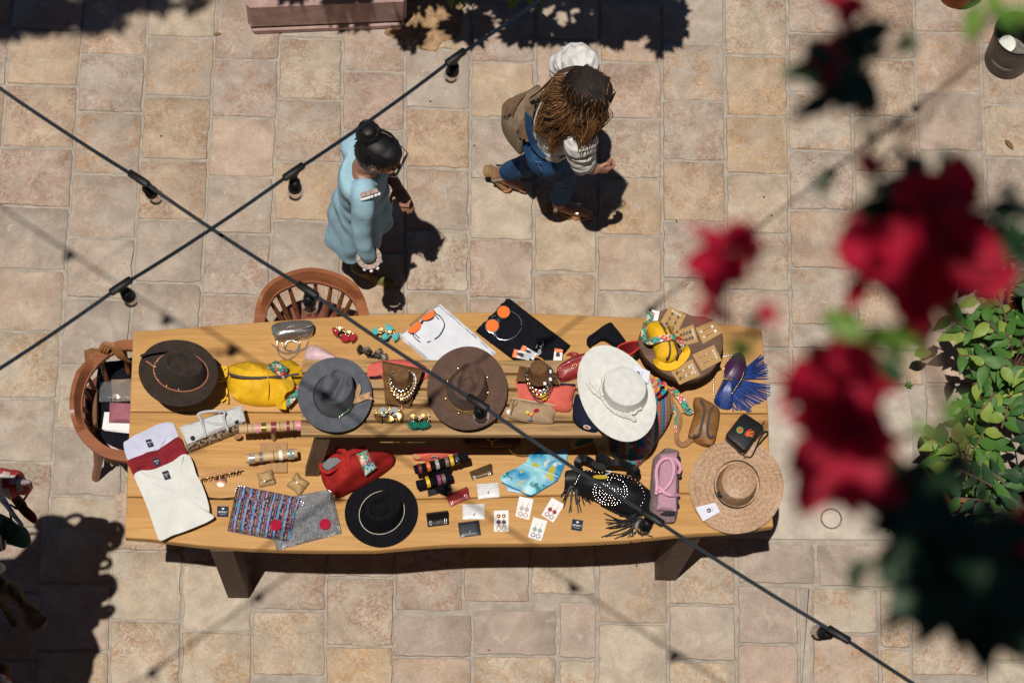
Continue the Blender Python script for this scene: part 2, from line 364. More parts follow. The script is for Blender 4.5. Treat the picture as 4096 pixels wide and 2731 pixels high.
def lozenges(nu, nv, cols):
    """beaded lozenge grid"""
    def fn(N, L, uv):
        sp = N.new('ShaderNodeSeparateXYZ'); L.new(uv, sp.inputs[0])
        a = mth(N, L, 'MULTIPLY', sp.outputs[0], nu); b = mth(N, L, 'MULTIPLY', sp.outputs[1], nv)
        p = mth(N, L, 'ADD', a, b); r = mth(N, L, 'SUBTRACT', a, b)
        fp = mth(N, L, 'FLOOR', p); fr = mth(N, L, 'FLOOR', r)
        wn = N.new('ShaderNodeTexWhiteNoise'); wn.noise_dimensions = '2D'; cb = N.new('ShaderNodeCombineXYZ'); L.new(fp, cb.inputs[0]); L.new(fr, cb.inputs[1]); L.new(cb.outputs[0], wn.inputs['Vector'])
        d = mth(N, L, 'MAXIMUM', mth(N, L, 'ABSOLUTE', mth(N, L, 'SUBTRACT', mth(N, L, 'FRACT', p), .5)), mth(N, L, 'ABSOLUTE', mth(N, L, 'SUBTRACT', mth(N, L, 'FRACT', r), .5)))
        ring = mth(N, L, 'FLOOR', mth(N, L, 'MULTIPLY', d, 5.9))
        s = mth(N, L, 'FRACT', mth(N, L, 'ADD', wn.outputs[0], mth(N, L, 'MULTIPLY', ring, .37)))
        return ramp_const(N, L, s, cols), d
    return fn
def text(body, size, M, loc, m, parent, name='lettering', ext=.0004):
    cu = bpy.data.curves.new('t', 'FONT'); cu.body = body; cu.size = size; cu.align_x = 'CENTER'; cu.align_y = 'CENTER'; cu.extrude = ext; cu.resolution_u = 2
    to = bpy.data.objects.new('t', cu); COL.objects.link(to); dg = bpy.context.evaluated_depsgraph_get()
    me = bpy.data.meshes.new_from_object(to.evaluated_get(dg)); bpy.data.objects.remove(to); bpy.data.curves.remove(cu)
    b = org(parent)
    for v in me.vertices: v.co = Vector(loc) + M @ v.co - b
    me.materials.clear(); me.materials.append(m); me.name = name
    o = bpy.data.objects.new(name, me); COL.objects.link(o); o.parent = parent; ORG[o] = b; return o
def rz(a): return Matrix.Rotation(a, 3, 'Z')
def frame3(x, z):
    z = Vector(z).normalized(); x = Vector(x); x = (x - z * x.dot(z)).normalized(); return Matrix((x, z.cross(x), z)).transposed()
# ------------------------------------------------------------------ THE SETTING: courtyard paving
T = .84            # table top
TB = 1.34          # top of the slatted bench that stands on the table
M_stone = stone_mat()
M_mortar = mat('lime_mortar', (.375, .33, .28), .95, .28, 16, 1.0, 60, detail=8, col2=(.27, .235, .20))
M_conc = mat('concrete', (.44, .385, .325), .9, .16, 9, .5, 160, detail=8)
g = MB(); L_ = 30
g.v = [Vector((-L_, -L_ + 6, -.006)), Vector((L_, -L_ + 6, -.006)), Vector((L_, L_, -.006)), Vector((-L_, L_, -.006))]; g.face((0, 1, 2, 3))
ground = solo('courtyard_ground', None, None, g, M_mortar, (0, 0, -.012)); tag(ground, kind='structure')
ORG[ground] = Vector((0, 0, -.012))
TINT = [(.43, .36, .26), (.41, .295, .225), (.45, .31, .185), (.35, .295, .25), (.47, .41, .31), (.40, .275, .225), (.44, .34, .22), (.31, .26, .225), (.37, .32, .27)]
def stone(px, tint=None, speck=None, z=0., rough=1.0, inset=7):
    """px: four photo corners of the joint cell (clockwise from top left)"""
    c = [at(x, y, 0) for x, y in px]; ctr = mid(c); seed = random.random() * 99
    pts = []; n = 9; wob = .0068 * rough
    for i in range(4):
        a, b = c[i], c[(i + 1) % 4]
        for j in range(n):
            t = j / n; p = a.lerp(b, t)
            d = min(t, 1 - t) * (b - a).length
            cut = max(0, .026 - d) * (.25 + .35 * noise.noise(Vector((i, seed, 0))) ** 2 * 4 if d < .026 else 0)
            inw = (ctr - p).normalized(); e = (b - a).normalized(); nn = Vector((e.y, -e.x, 0))
            if nn.dot(inw) < 0: nn = -nn
            p = p + nn * (inset * .0006 + abs(noise.noise(Vector((p.x * 9 + seed, p.y * 9, 1)))) * wob * 1.8 + noise.noise(Vector((p.x * 40 + seed, p.y * 40, 2))) * wob * .9) + inw * cut
            pts.append(p)
    mb = MB(); top = z + random.uniform(.0, .005); tx, ty = random.uniform(-.006, .006), random.uniform(-.006, .006)
    def lv(s, zz): return [Vector((ctr.x + (p.x - ctr.x) * s, ctr.y + (p.y - ctr.y) * s, zz + (p.x - ctr.x) * tx + (p.y - ctr.y) * ty + (noise.noise(Vector((p.x * 30 + seed, p.y * 30, 5))) * .0015 if zz > -.01 else 0))) for p in pts]
    mb.loft([lv(1., -.03), lv(1., top - .006), lv(.978, top), ][::-1] if False else [list(reversed(lv(1., -.03))), list(reversed(lv(1., top - .007))), list(reversed(lv(.975, top)))], False, True)
    o = part('paving_stone', mb, M_stone, ground, smooth=60)
    # own origin so that every stone gets its own grain
    t_ = tint or random.choice(TINT); s_ = random.uniform(.9, 1.06)
    o.color = (t_[0] * s_ * 1.08, t_[1] * s_ * 1.09, t_[2] * s_ * 1.12, speck if speck is not None else random.choice((.3, .5, .7, .9, 1., 1.)))
    return o
# upper field: joints of each column (photo x at y=150 and drift per px), rows staggered
colx = [(-230, -.09), (37, -.075), (326, -.068), (588, -.057), (858, -.052), (1120, -.042), (1372, -.01), (1620, .0), (1882, -.006), (2141, -.008), (2397, -.010), (2647, .002), (2897, .010), (3150, .011), (3406, .018), (3659, .027), (3921, .033), (4190, .04)]
rows = {0: [-140, 95, 340, 590, 830, 1079, 1330, 1592, 1850, 2110, 2380, 2650, 2920], 1: [-140, 120, 342, 592, 827, 1079, 1324, 1592, 1848, 2110, 2370, 2640, 2910],
        2: [-20, 220, 450, 697, 953, 1194, 1462, 1718, 1985, 2200], 3: [-90, 149, 387, 640, 881, 1132, 1400, 1660, 1920, 2190],
        4: [-10, 238, 470, 708, 935, 1180, 1440, 1700, 1960, 2210], 5: [-90, 155, 399, 648, 885, 1130, 1380, 1640, 1900, 2210], 6: [45, 286, 521, 762, 1010, 1260, 1510, 1770, 2040, 2225],
        7: [-40, 200, 437, 673, 922, 1165, 1420, 1680, 1940, 2200], 8: [10, 250, 473, 720, 960, 1195, 1450, 1710, 1980, 2215], 9: [-80, 160, 384, 612, 852, 1090, 1340, 1600, 1870, 2200],
        10: [10, 250, 476, 714, 942, 1170, 1420, 1690, 1960, 2220], 11: [-65, 172, 405, 643, 887, 1118, 1360, 1620, 1890, 2200], 12: [-10, 223, 464, 697, 935, 1165, 1390, 1535],
        13: [-105, 134, 375, 604, 842, 1075, 1300, 1395, 1535], 14: [-10, 235, 470, 690, 915, 1150, 1330, 1400, 1540], 15: [-120, 130, 370, 605, 840, 1080, 1320, 1540, 1800, 2060, 2170], 16: [-10, 180, 420, 632, 880, 1130, 1380, 1640, 1900, 2170]}
def jx(i, y): return colx[i][0] + colx[i][1] * (y - 150)
for i in range(17):
    ys = rows[i]; sl = .035 if i < 6 else .03
    for a, b in zip(ys, ys[1:]):
        if i == 6 and a < 0: continue
        j = random.uniform(-4, 4)
        x0, x1 = jx(i, a), jx(i + 1, a); x2, x3 = jx(i + 1, b), jx(i, b)
        k = sl * 130
        sp = None; tn = None
        if (i, a) in ((7, 437),): tn, sp = (.46, .30, .15), 1.
        if (i, a) in ((4, 470),): tn, sp = (.46, .30, .22), .25
        if (i, a) in ((3, 387), (12, 223), (12, 464), (11, 643)): tn, sp = (.45, .32, .19), 1.
        if (i, a) in ((4, 238), (6, 45), (8, 10)): tn, sp = (.34, .27, .25), 1.
        stone([(x0, a - k), (x1, a + k), (x2, b + k), (x3, b - k)], tn, sp)
# lower field, below the table
low = [((445, 729, 717), [1960, 2200, 2478, 2760]), ((729, 1012, 995), [2160, 2246, 2523, 2790]), ((1012, 1305, 1282), [2160, 2437, 2700]), ((1305, 1578, 1556), [2160, 2306, 2580, 2850]),
       ((1578, 1852, 1850), [2160, 2440]), ((1852, 2120, 2120), [2160, 2405]), ((2120, 2385, 2385), [2160, 2375, 2395]), ((2390, 2670, 2672), [2170, 2490, 2750]), ((2672, 2942, 2944), [2180, 2415, 2640, 2850]),
       ((2948, 3262, 3262), [2170, 2332]), ((3268, 3640, 3640), [2172, 2345]), ((3640, 3930, 3940), [2172, 2440, 2700]), ((3935, 4200, 4210), [2172, 2380, 2640, 2900]),
       ((1570, 1890, 1885), [2452, 2625, 2850]), ((1893, 2228, 2224), [2432, 2618, 2850]), ((2234, 2386, 2392), [2400, 2632, 2850]), ((2948, 3192, 3196), [2338, 2572, 2800]), ((3245, 3512, 3520), [2348, 2530, 2780]), ((3516, 3640, 3640), [2350, 2590, 2820]), ((150, 445, 425), [2050, 2330, 2600, 2860])]
PINK = (.30, .225, .20)
for (x0, x1, x1b), ys in low:
    for a, b in zip(ys, ys[1:]):
        if b - a < 60: continue
        pk = x0 in (1570, 1893, 2234) or x0 in (2948, 3268)
        pk = pk and a < 2460
        f = lambda x, y: x - .03 * (y - 2300) * (1 - x / 2300)
        stone([(f(x0, a), a), (f(x1, a), a + 6), (f(x1, b), b + 6), (f(x0, b), b)], PINK if pk else (TINT[4] if random.random() < .5 else None), .2 if pk else None, inset=6)
# narrow filler between the two lower right stones
stone([(3196, 2340), (3243, 2342), (3243, 2790), (3198, 2790)], (.33, .30, .25), .2)
# small garden beyond the top left and the big concrete slab at the right end of the table
sl = MB(); o_ = [at(x, y, 0) for x, y in ((2420, 1545), (3052, 1541), (3200, 1543), (3455, 1545), (3630, 1548), (3650, 1700), (3652, 1900), (3648, 2158), (3400, 2158), (3094, 2156), (2420, 2152))]
sl.prism(o_, -.03, .008, .004); part('concrete_slab', sl, M_conc, ground, 'smooth grey concrete slab with an embedded ring')
rg = MB(); c = at(3325, 2073, .010); rg.tube([c + Vector((math.cos(a * .2244) * .0495, math.sin(a * .2244) * .0495, 0)) for a in range(28)], .0045, 6, True)
ring = part('ring', rg, mat('ring_iron', (.2, .17, .14), .7, .3, 60), ground, 'rusty ring set into the concrete slab')
bare = MB(); bp = [at(x, y, .0) for x, y in ((1610, 20), (1830, -30), (1850, 90), (1828, 150), (1770, 172), (1740, 205), (1700, 200), (1650, 185), (1630, 165), (1540, 140), (1560, 100))]
bare.prism(spline(bp, 4, True), -.02, .0085, .003); part('worn_cement', bare, mat('ochre_cement', (.30, .19, .105), .9, .35, 25, .5, 90), ground, 'ochre patch of bare cement beside the pink plinth')
# ------------------------------------------------------------------ pink plinth at the top edge
M_pink = mat('pink_painted_masonry', (.37, .25, .225), .8, .18, 10, .5, 60)
pl = thing('masonry_plinth', 'pink painted stepped masonry plinth at the top edge of the courtyard', 'plinth', at(1310, 60, 0))
a0, a1 = at(1012, 141, 0), at(1618, 116, 0); dx = (a1 - a0).normalized(); dy = Vector((-dx.y, dx.x, 0)); Lp = (a1 - a0).length
Mp = Matrix((dx, dy, Vector((0, 0, 1)))).transposed()
def step(name, x0, x1, d0, d1, z0, z1, b=.01):
    mb = MB(); mb.box(a0 + dx * (x0 + x1) / 2 + dy * (d0 + d1) / 2 + Vector((0, 0, (z0 + z1) / 2)), (x1 - x0, d1 - d0, z1 - z0), Mp, b); return part(name, mb, M_pink, pl)
step('foot_course', -.002, Lp, .0, .9, 0, .055, .012); step('base_course', -.02, Lp + .012, .006, .9, .058, .30, .02)
step('shaft', .05, Lp - .05, .17, .9, .303, .75, .015)
# ------------------------------------------------------------------ the long table
M_tab = wood('honey_table_wood', (.51, .285, .10), (.43, .228, .076), 1.9, .6, 'X', (.43, .23, .08), grain=.3)
M_leg = mat('brown_painted_steel', (.10, .062, .048), .6, .15, 18, .15, 90)
tb = thing('long_table', 'long honey coloured plank table covered with hats, bags and jewellery', 'table', at(1750, 1750, 0))
far = [(532, 1326), (800, 1306), (1100, 1283), (1400, 1262), (1700, 1251), (1960, 1248), (2250, 1257), (2560, 1270), (2850, 1290), (3046, 1312)]
near = [(498, 2146), (640, 2156), (800, 2178), (1000, 2194), (1250, 2202), (1500, 2201), (1750, 2178), (1950, 2174), (2200, 2174), (2450, 2163), (2700, 2136), (2900, 2126), (3096, 2096)]
def poly_y(line, x):
    for (x0, y0), (x1, y1) in zip(line, line[1:]):
        if x <= x1: return y0 + (y1 - y0) * (x - x0) / (x1 - x0)
    return line[-1][1]
def xl(y): return 532 + (500 - 532) * (y - 1326) / (2146 - 1326)
def xr(y): return 3046 + (3096 - 3046) * (y - 1312) / (2096 - 1312) - 8 * math.sin((y - 1312) / 784 * 9)
seams = [lambda x: poly_y(far, x), lambda x: 1647 + 6 * (x - 500) / 2500, lambda x: 1985 + 14 * math.sin((x - 500) / 2500 * 5), lambda x: poly_y(near, x)]
for k in range(3):
    n = 26; up, dn = [], []
    for i in range(n + 1):
        t = i / n; x = 532 + t * (3050 - 532)
        yu = seams[k](x); yd = seams[k + 1](x)
        fu = lambda y: xl(y) + t * (xr(y) - xl(y))
        up.append(at(fu(yu), yu + (2.2 if k else 0), T)); dn.append(at(fu(yd), yd - (2.2 if k < 2 else 0), T))
    mb = MB(); mb.prism(up + dn[::-1], T - .05, T, .005); part('table_board', mb, M_tab, tb)
ck = MB(); ck.strap(spline([q(5, 1010, 905, T + .0015), q(5, 1080, 918, T + .0015), q(5, 1180, 925, T + .0015), q(5, 1300, 915, T + .0015), q(5, 1350, 910, T + .0015)], 4), .007, .002); part('crack', ck, mat('dark_wood_crack', (.05, .028, .015), .9, .4, 60), tb)
for (bx, by, sx) in ((955, 2391, 1), (2660, 2321, -1)):
    # trestle legs: near pair visible, far pair under the top
    for far_ in (0, 1):
        foot = at(bx, by, 0) if not far_ else at(bx + 40, by - 620, 0)
        d = Vector((.02 * sx, 0, 0)); topc = foot + Vector((-.03 if sx > 0 else .045, 0, T - .052))
        mb = MB(); r = []
        for z_, c_ in ((0, foot), (T - .052, topc)):
            r.append([Vector((c_.x + a, c_.y + b, z_)) for a, b in ((-.05, -.0), (.05, -.0), (.05, .12), (-.05, .12))])
        mb.loft(r); part('leg', mb, M_leg, tb)
    f0 = at(bx, by, 0); mb = MB(); mb.box((f0.x - .02 * sx, f0.y + .45, T - .085), (.09, .75, .06), None, .004); part('cross_beam', mb, M_leg, tb)
# ------------------------------------------------------------------ slatted bench standing on the table
M_bench = wood('weathered_bench_wood', (.42, .255, .105), (.19, .105, .045), 2.2, .6, 'X', (.30, .205, .12))
bn = thing('slatted_bench', 'weathered slatted wooden bench standing on the long table as a display riser', 'bench', at(1800, 1860, T))
for y0, y1 in ((1438, 1488), (1498, 1550), (1559, 1613), (1624, 1679), (1690, 1738)):
    p0, p1, p2, p3 = at(1211 - (y0 - 1438) * .02, y0, TB), at(2416, y0 + 2, TB), at(2410, y1 + 2, TB), at(1209 - (y1 - 1438) * .02, y1, TB)
    mb = MB(); mb.prism([p0, p1, p2, p3], TB - .035, TB, .004); part('slat', mb, M_bench, bn)
for yy in (1493, 1556, 1618, 1684):  # unseen strips added under the slat gaps to block the sun
    a, b = at(1225, yy, TB - .04), at(2400, yy + 2, TB - .04); mb = MB(); mb.box((a + b) / 2 - Vector((0, 0, .006)), ((b - a).length, .03, .012)); part('gap_blocker', mb, M_bench, bn)
M_bleg = wood('bench_leg_wood', (.17, .115, .07), (.10, .065, .04), 1.2, .6, 'Z')
for ux in (1300, 2392):
    for uy in (1480, 1715):
        t_ = at(ux, uy, TB - .035); f_ = t_ + Vector((-.07 if ux < 1500 else .07, (-.045 if ux < 1500 else .05) if uy > 1600 else .045, -(TB - .035 - T)))
        mb = MB(); mb.loft([[Vector((f_.x + a, f_.y + b, T + .0005)) for a, b in ((-.03, -.02), (.03, -.02), (.03, .02), (-.03, .02))], [Vector((t_.x + a, t_.y + b, t_.z)) for a, b in ((-.03, -.025), (.03, -.025), (.03, .025), (-.03, .025))]])
        part('leg', mb, M_bleg, bn)
    a, b = at(ux, 1450, TB - .06), at(ux, 1732, TB - .06); mb = MB(); mb.box((a + b) / 2 - Vector((0, 0, .014)), (.05, (a - b).length, .04), None, .003); part('bearer', mb, M_bleg, bn)
# ------------------------------------------------------------------ string lights on two cables
M_cable = mat('black_rubber', (.006, .011, .018), .45, .2, 30, spec=.2)
M_sock = mat('black_bakelite', (.006, .006, .0065), .5, .3, 40, spec=.25)
def thin_glass(name, tint, edge):
    m = bpy.data.materials.new(name); m.use_nodes = True; N = m.node_tree.nodes; L = m.node_tree.links; N.remove(N['Principled BSDF'])
    tr = N.new('ShaderNodeBsdfTransparent'); tr.inputs[0].default_value = (*tint, 1); t2 = N.new('ShaderNodeBsdfTransparent'); t2.inputs[0].default_value = (*edge, 1); gl = N.new('ShaderNodeBsdfGlossy'); gl.inputs['Roughness'].default_value = .06
    lw = N.new('ShaderNodeLayerWeight'); lw.inputs[0].default_value = .25; m1 = N.new('ShaderNodeMixShader'); L.new(lw.outputs['Facing'], m1.inputs[0]); L.new(tr.outputs[0], m1.inputs[1]); L.new(t2.outputs[0], m1.inputs[2])
    fr = N.new('ShaderNodeFresnel'); fr.inputs[0].default_value = 1.4; m2 = N.new('ShaderNodeMixShader'); L.new(fr.outputs[0], m2.inputs[0]); L.new(m1.outputs[0], m2.inputs[1]); L.new(gl.outputs[0], m2.inputs[2]); L.new(m2.outputs[0], N['Material Output'].inputs[0]); return m
M_glass = thin_glass('clear_bulb_glass', (.90, .85, .83), (.45, .40, .39))
M_brass = mat('brass', (.6, .4, .15), .3, metal=1.)
def string_light(label, pts, zs, ext, lean, spec=.45):
    P = [at(u, v, z) for (u, v), z in zip(pts, zs)]; d0 = P[0] - P[1]; d1 = P[-1] - P[-2]
    line = [P[0] + d0 * ext[0], P[0] + d0] + P + [P[-1] + d1, P[-1] + d1 * ext[1]]
    th = thing('string_light', label, 'string light', P[len(P) // 2])
    mb = MB(); L2 = []
    for a, b in zip(line, line[1:]):
        for j in range(8):
            t = j / 8; L2.append(a.lerp(b, t) - Vector((0, 0, .018 * 4 * t * (1 - t))))
    L2.append(line[-1])
    side = (P[1] - P[0]).cross(Vector((0, 0, 1))).normalized()
    mb.tube([p + side * .0027 for p in L2], .0032, 8); mb.tube([p - side * .0027 for p in L2], .0032, 8)
    part('cable', mb, M_cable, th)
    n = len(P)
    allp = [(P[0] + d0 * k, 0) for k in (1, 2, 3, 4, 5) if k < ext[0]] + [(p, i) for i, p in enumerate(P)] + [(P[-1] + d1 * k, n - 1) for k in (1, 2, 3, 4, 5, 6) if k < ext[1]]
    for p, i in allp:
        dr = (P[min(i + 1, n - 1)] - P[max(i - 1, 0)]).normalized(); hd = Vector((0, 0, -1)); hl = (Vector(lean[i]) if p is P[i] or (p - P[i]).length < 1e-6 else Vector((0, 0, -1))).normalized()
        M = frame3(dr, (0, 0, 1)); mb = MB(); mb.box(p, (.073, .02, .018), M, .003)
        # tapering neck under the clamp
        a = p + dr * .003
        mb.loft([[p + M @ Vector((x, y, -.008)) for x, y in ((-.022, -.006), (.022, -.006), (.022, .006), (-.022, .006))], [p + M @ Vector((x, y, -.022)) + hl * .006 for x, y in ((-.010, -.005), (.010, -.005), (.010, .005), (-.010, .005))], [p + hl * .062 + M @ Vector((x, y, 0)) for x, y in ((-.005, -.004), (.005, -.004), (.005, .004), (-.005, .004))]])
        h = part('lamp_holder', mb, M_sock, th)
        Ms = frame3(dr, -hl); s0 = p + hl * .060
        sb = MB(); sb.lathe([(.004, .004), (.014, 0), (.0175, -.006), (.018, -.034), (.0205, -.036), (.0205, -.046), (.016, -.047)], s0, 16, Ms); part('socket', sb, M_sock, h)
        gb = MB(); R = .0245; pr = [(.013, -.046)] + [(R * math.sin(t), -.076 + R * 1.08 * math.cos(t)) for t in [x * math.pi / 12 for x in range(2, 12)]] + [(.001, -.076 - R * 1.08)]
        pr2 = [(max(r - .0012, .0005), z if k else z) for k, (r, z) in enumerate(pr)]
        gb.lathe(pr, s0, 20, Ms); part('bulb', gb, M_glass, h)
        fb = MB(); fb.tube([s0 + Ms @ Vector((0, 0, -.047)), s0 + Ms @ Vector((0, 0, -.06))], .0035, 6)
        fb.tube([s0 + Ms @ Vector(v) for v in ((-.006, 0, -.06), (-.008, 0, -.078), (0, .004, -.083), (.008, 0, -.078), (.006, 0, -.06))], .0008, 5); part('filament', fb, M_brass, h)
    return th
V3 = Vector
string_light('black cable of clear bulbs crossing from the left edge over the table', [(555, 715), (1231, 1160), (1912, 1610), (2610, 2069), (3355, 2537)], [4.818, 4.787, 4.757, 4.726, 4.695], (6.5, 4.5),
             [(.30, .0, -1), (.02, .05, -1), (.1, .05, -1), (-.1, .08, -1), (-.28, .3, -1)])
string_light('black cable of clear bulbs rising past the women to the top edge', [(483, 1144), (1175, 687), (1823, 229)], [4.901, 4.903, 4.905], (4.5, 6.5), [(.12, .1, -1), (.0, -.05, -1), (-.08, .05, -1)])
# ------------------------------------------------------------------ goods on the table: shared materials and small builders
M_gold = mat('gold_metal', (.75, .50, .18), .25, metal=1.); M_silver = mat('silver_metal', (.75, .75, .76), .22, metal=1.)
M_blk = mat('black_leather', (.006, .006, .007), .45, .3, 60, .2, 160, spec=.25); M_blkfelt = mat('black_felt', (.0055, .0055, .0075), .95, .25, 60, .3, 220)
M_blkcloth = mat('black_cotton', (.007, .007, .011), .95, .3, 40, .4, 160); M_white = mat('white_cotton', (.60, .62, .66), .9, .05, 14, .5, 70)
M_card = mat('white_card', (.70, .70, .70), .7, .04, 40); M_ink = mat('dark_ink', (.02, .025, .05), .6); M_winkl = mat('white_ink', (.8, .8, .8), .6)
M_orange = mat('orange_print', (.78, .16, .03), .6); M_yel = mat('yellow_leather', (.70, .40, .012), .62, .12, 10, .7, 38, spec=.25); M_brz = mat('dark_zip', (.035, .022, .015), .5, .3, 90)
M_red = mat('red_suede', (.30, .018, .016), .85, .25, 14, .6, 60); M_rbelt = mat('red_leather', (.27, .022, .025), .4, .15, 20, .2, 120)
M_salmon = mat('salmon_canvas', (.60, .125, .095), .9, .07, 40, .4, 190); M_beige = mat('beige_canvas', (.36, .25, .155), .9, .08, 40, .4, 190)
M_navy = mat('navy_cloth', (.012, .015, .03), .9, .2, 60, .3, 200); M_kraft = mat('kraft_card', (.40, .245, .105), .85, .08, 60)
M_cork = mat('brown_suede', (.135, .068, .03), .95, .25, 35, .4, 190); M_tan = mat('tan_leather', (.235, .105, .03), .5, .25, 16, .25, 110)
M_pale = mat('pale_turned_wood', (.50, .335, .17), .55, .10, 30, stretch=(1, 8, 8)); M_pearl = mat('pearl', (.75, .72, .68), .2, .1, 80)
M_turq = mat('turquoise_bead', (.01, .30, .30), .3); M_cop = mat('copper_metal', (.80, .42, .30), .28, metal=1.)
BEADS = [(.02, .05, .35), (.75, .12, .02), (.02, .35, .30), (.75, .45, .02), (.55, .03, .03), (.05, .25, .08), (.6, .6, .6), (.01, .01, .02)]
M_bead = uvmat('beaded_strap', lozenges(1.2, 1.2, BEADS), .45, .5); M_bead2 = uvmat('beaded_panel', lozenges(4, 4, [(.62, .62, .62), (.05, .25, .55), (.02, .30, .12), (.75, .45, .02), (.55, .06, .02), (.20, .5, .6), (.04, .06, .2), (.5, .08, .06)]), .4, .4)
def ell(k, e, n=44):
    cx, cy, rx, ry, a = e; a = math.radians(a); ca, sa = math.cos(a), math.sin(a)
    return [(cx + rx * math.cos(t) * ca - ry * math.sin(t) * sa, cy + rx * math.cos(t) * sa + ry * math.sin(t) * ca) for t in (2 * math.pi * i / n for i in range(n))]
def flip(r): return list(reversed(r))
def hat(label, k, brim, zb, base, top, h, m, style='fedora', d=.035, curl=.008, rimz=None, wav=.0028, n=48, pitch=0.0, name='felt_hat'):
    """brim, base and top are photo ellipses (cx, cy, rx, ry, degrees); top has the crease along its first axis"""
    th = thing(name, label, 'hat', q(k, brim[0], brim[1], zb))
    mb = MB()
    bo = [q(k, x, y, zb) for x, y in ell(k, brim, n)]; bi = [q(k, x, y, zb + .006) for x, y in ell(k, base, n)]
    a0 = math.radians(base[4] - brim[4]); sh = int(round(a0 / (2 * math.pi) * n)); bo = bo[sh:] + bo[:sh] if sh else bo
    def lerpr(f, dz): return [a.lerp(b, f) for a, b in zip(bo, bi)], dz
    rings = []
    for f in (0, .04, .12, .3, .5, .7, .88, 1.):
        r = []
        for i in range(n):
            t = 2 * math.pi * i / n; p = bo[i].lerp(bi[i], f)
            z = zb + curl * (1 - f) ** 2 * (1 + .8 * math.cos(2 * t)) + wav * (1 - f) * math.sin(5 * t + 1) + .004 * f + pitch * (1 - f) * math.sin(t)
            r.append(Vector((p.x, p.y, z)))
        rings.append(r)
    under = [[Vector((p.x, p.y, p.z - .0035)) for p in r] for r in (rings[0], rings[3], rings[-1])]
    mb.loft(flip(under) + rings, True, False)
    part('brim', mb, m, th)
    cb = MB(); cr = []
    for f in (0, .15, .35, .55, .75, .9, 1.):
        e = tuple(base[j] + (top[j] - base[j]) * (f ** 1.15 if j in (2, 3) else f) for j in range(5)); z = zb + .002 + h * f
        if j: pass
        pts = ell(k, e, n); cr.append([q(k, x, y, z) for x, y in pts])
    ct = mid(cr[-1])
    ax = (cr[-1][0] - ct); bx = (cr[-1][n // 4] - ct)
    for s in (.985, .95, .88, .78, .66, .52, .38, .24, .12, .03):
        r = []
        for i in range(n):
            t = 2 * math.pi * i / n; u, v = math.cos(t) * s, math.sin(t) * s
            z = .016 * (1 - s * s)
            if style == 'fedora':
                z -= d * math.exp(-(v / .30) ** 2) * (1 - .75 * max(0, abs(u + .12) - .45) / .5 if abs(u) > .3 else 1) * (1 - s ** 6)
                for sg in (-1, 1): z -= d * 1.1 * math.exp(-((u - .62) / .28) ** 2 - ((v - sg * .62) / .24) ** 2) * (1 - s ** 8)
            elif style == 'tear':
                rr = math.hypot(u + .1, v * 1.05); z -= d * math.exp(-((rr - .52) / .15) ** 2) * (1 - .5 * max(0, u)) + d * .25 * (rr < .36)
                for sg in (-1, 1): z -= d * .9 * math.exp(-((u - .7) / .25) ** 2 - ((v - sg * .5) / .22) ** 2) * (1 - s ** 8)
            else: z = .010 * (1 - s ** 4)
            p = ct + ax * u + bx * v; r.append(Vector((p.x, p.y, ct.z + z)))
        cr.append(r)
    cb.loft(cr, False, True); part('crown', cb, m, th, smooth=70)
    return th, bi, cr
def ringband(th, cr, zoff, w, m, name='hat_band', r=None, out=.0035, up=0.0):
    mb = MB(); a = cr[0]; b = cr[2]; c = mid(a)
    pts = [p.lerp(p2, zoff) + (p - c).normalized() * out + Vector((0, 0, up)) for p, p2 in zip(a, b)]
    if r: mb.tube(pts, r, 6, True)
    else: mb.loft([[p + Vector((0, 0, -w / 2)) for p in pts], [p + Vector((0, 0, w / 2)) + (c - p).normalized() * .001 for p in pts]], False, False)
    return part(name, mb, m, th), pts
def flat(th, k, pts, z, m, name, hgt=.0015, sm=0, label=None):
    mb = MB(); w_ = Q(k, z, pts); w_ = spline(w_, sm, True) if sm else w_
    mb.prism(w_, z - .001, z + hgt); return part(name, mb, m, th, label)
def cable(th, k, pts, z, r, m, name, n=6, sm=5, closed=False, **kw):
    w_ = Q(k, z, pts); mb = MB(); mb.tube(spline(w_, sm, closed) if sm else w_, r, n, closed, **kw); return part(name, mb, m, th)
def strap(th, k, pts, z, wd, t, m, name, sm=5, up=(0, 0, 1)):
    mb = MB(); mb.strap(spline(Q(k, z, pts), sm), wd, t, up); return part(name, mb, m, th)
def bag(name, label, cat, k, pts, z0, h, m, sm=3, edge=.3, wr=.006, seed=1, zf=.4, loc=None, steps=6, pw=2.2, group=None):
    o = spline(Q(k, z0 + h * zf, pts), sm, True); th = thing(name, label, cat, Vector((mid(o).x, mid(o).y, z0)), group)
    mb = MB(); mb.puff(o, z0, h, steps, edge, wr, seed, pw); part('body', mb, m, th, smooth=60); return th
def dots(th, k, pts, z, r, m, name, sz=.7):
    o = None
    for p in pts: mb = MB(); mb.ball(q(k, p[0], p[1], z + (p[2] if len(p) > 2 else 0)), r, 6, 4, sz); o = part(name, mb, m, th)
    return o
def along(pts, n):
    L2 = [0]
    for a, b in zip(pts, pts[1:]): L2.append(L2[-1] + math.hypot(b[0] - a[0], b[1] - a[1]))
    out = []
    for i in range(n):
        s = L2[-1] * i / (n - 1); j = max(jj for jj in range(len(L2)) if L2[jj] <= s + 1e-9); j = min(j, len(pts) - 2)
        t = (s - L2[j]) / (L2[j + 1] - L2[j]); out.append((pts[j][0] + (pts[j + 1][0] - pts[j][0]) * t, pts[j][1] + (pts[j + 1][1] - pts[j][1]) * t))
    return out
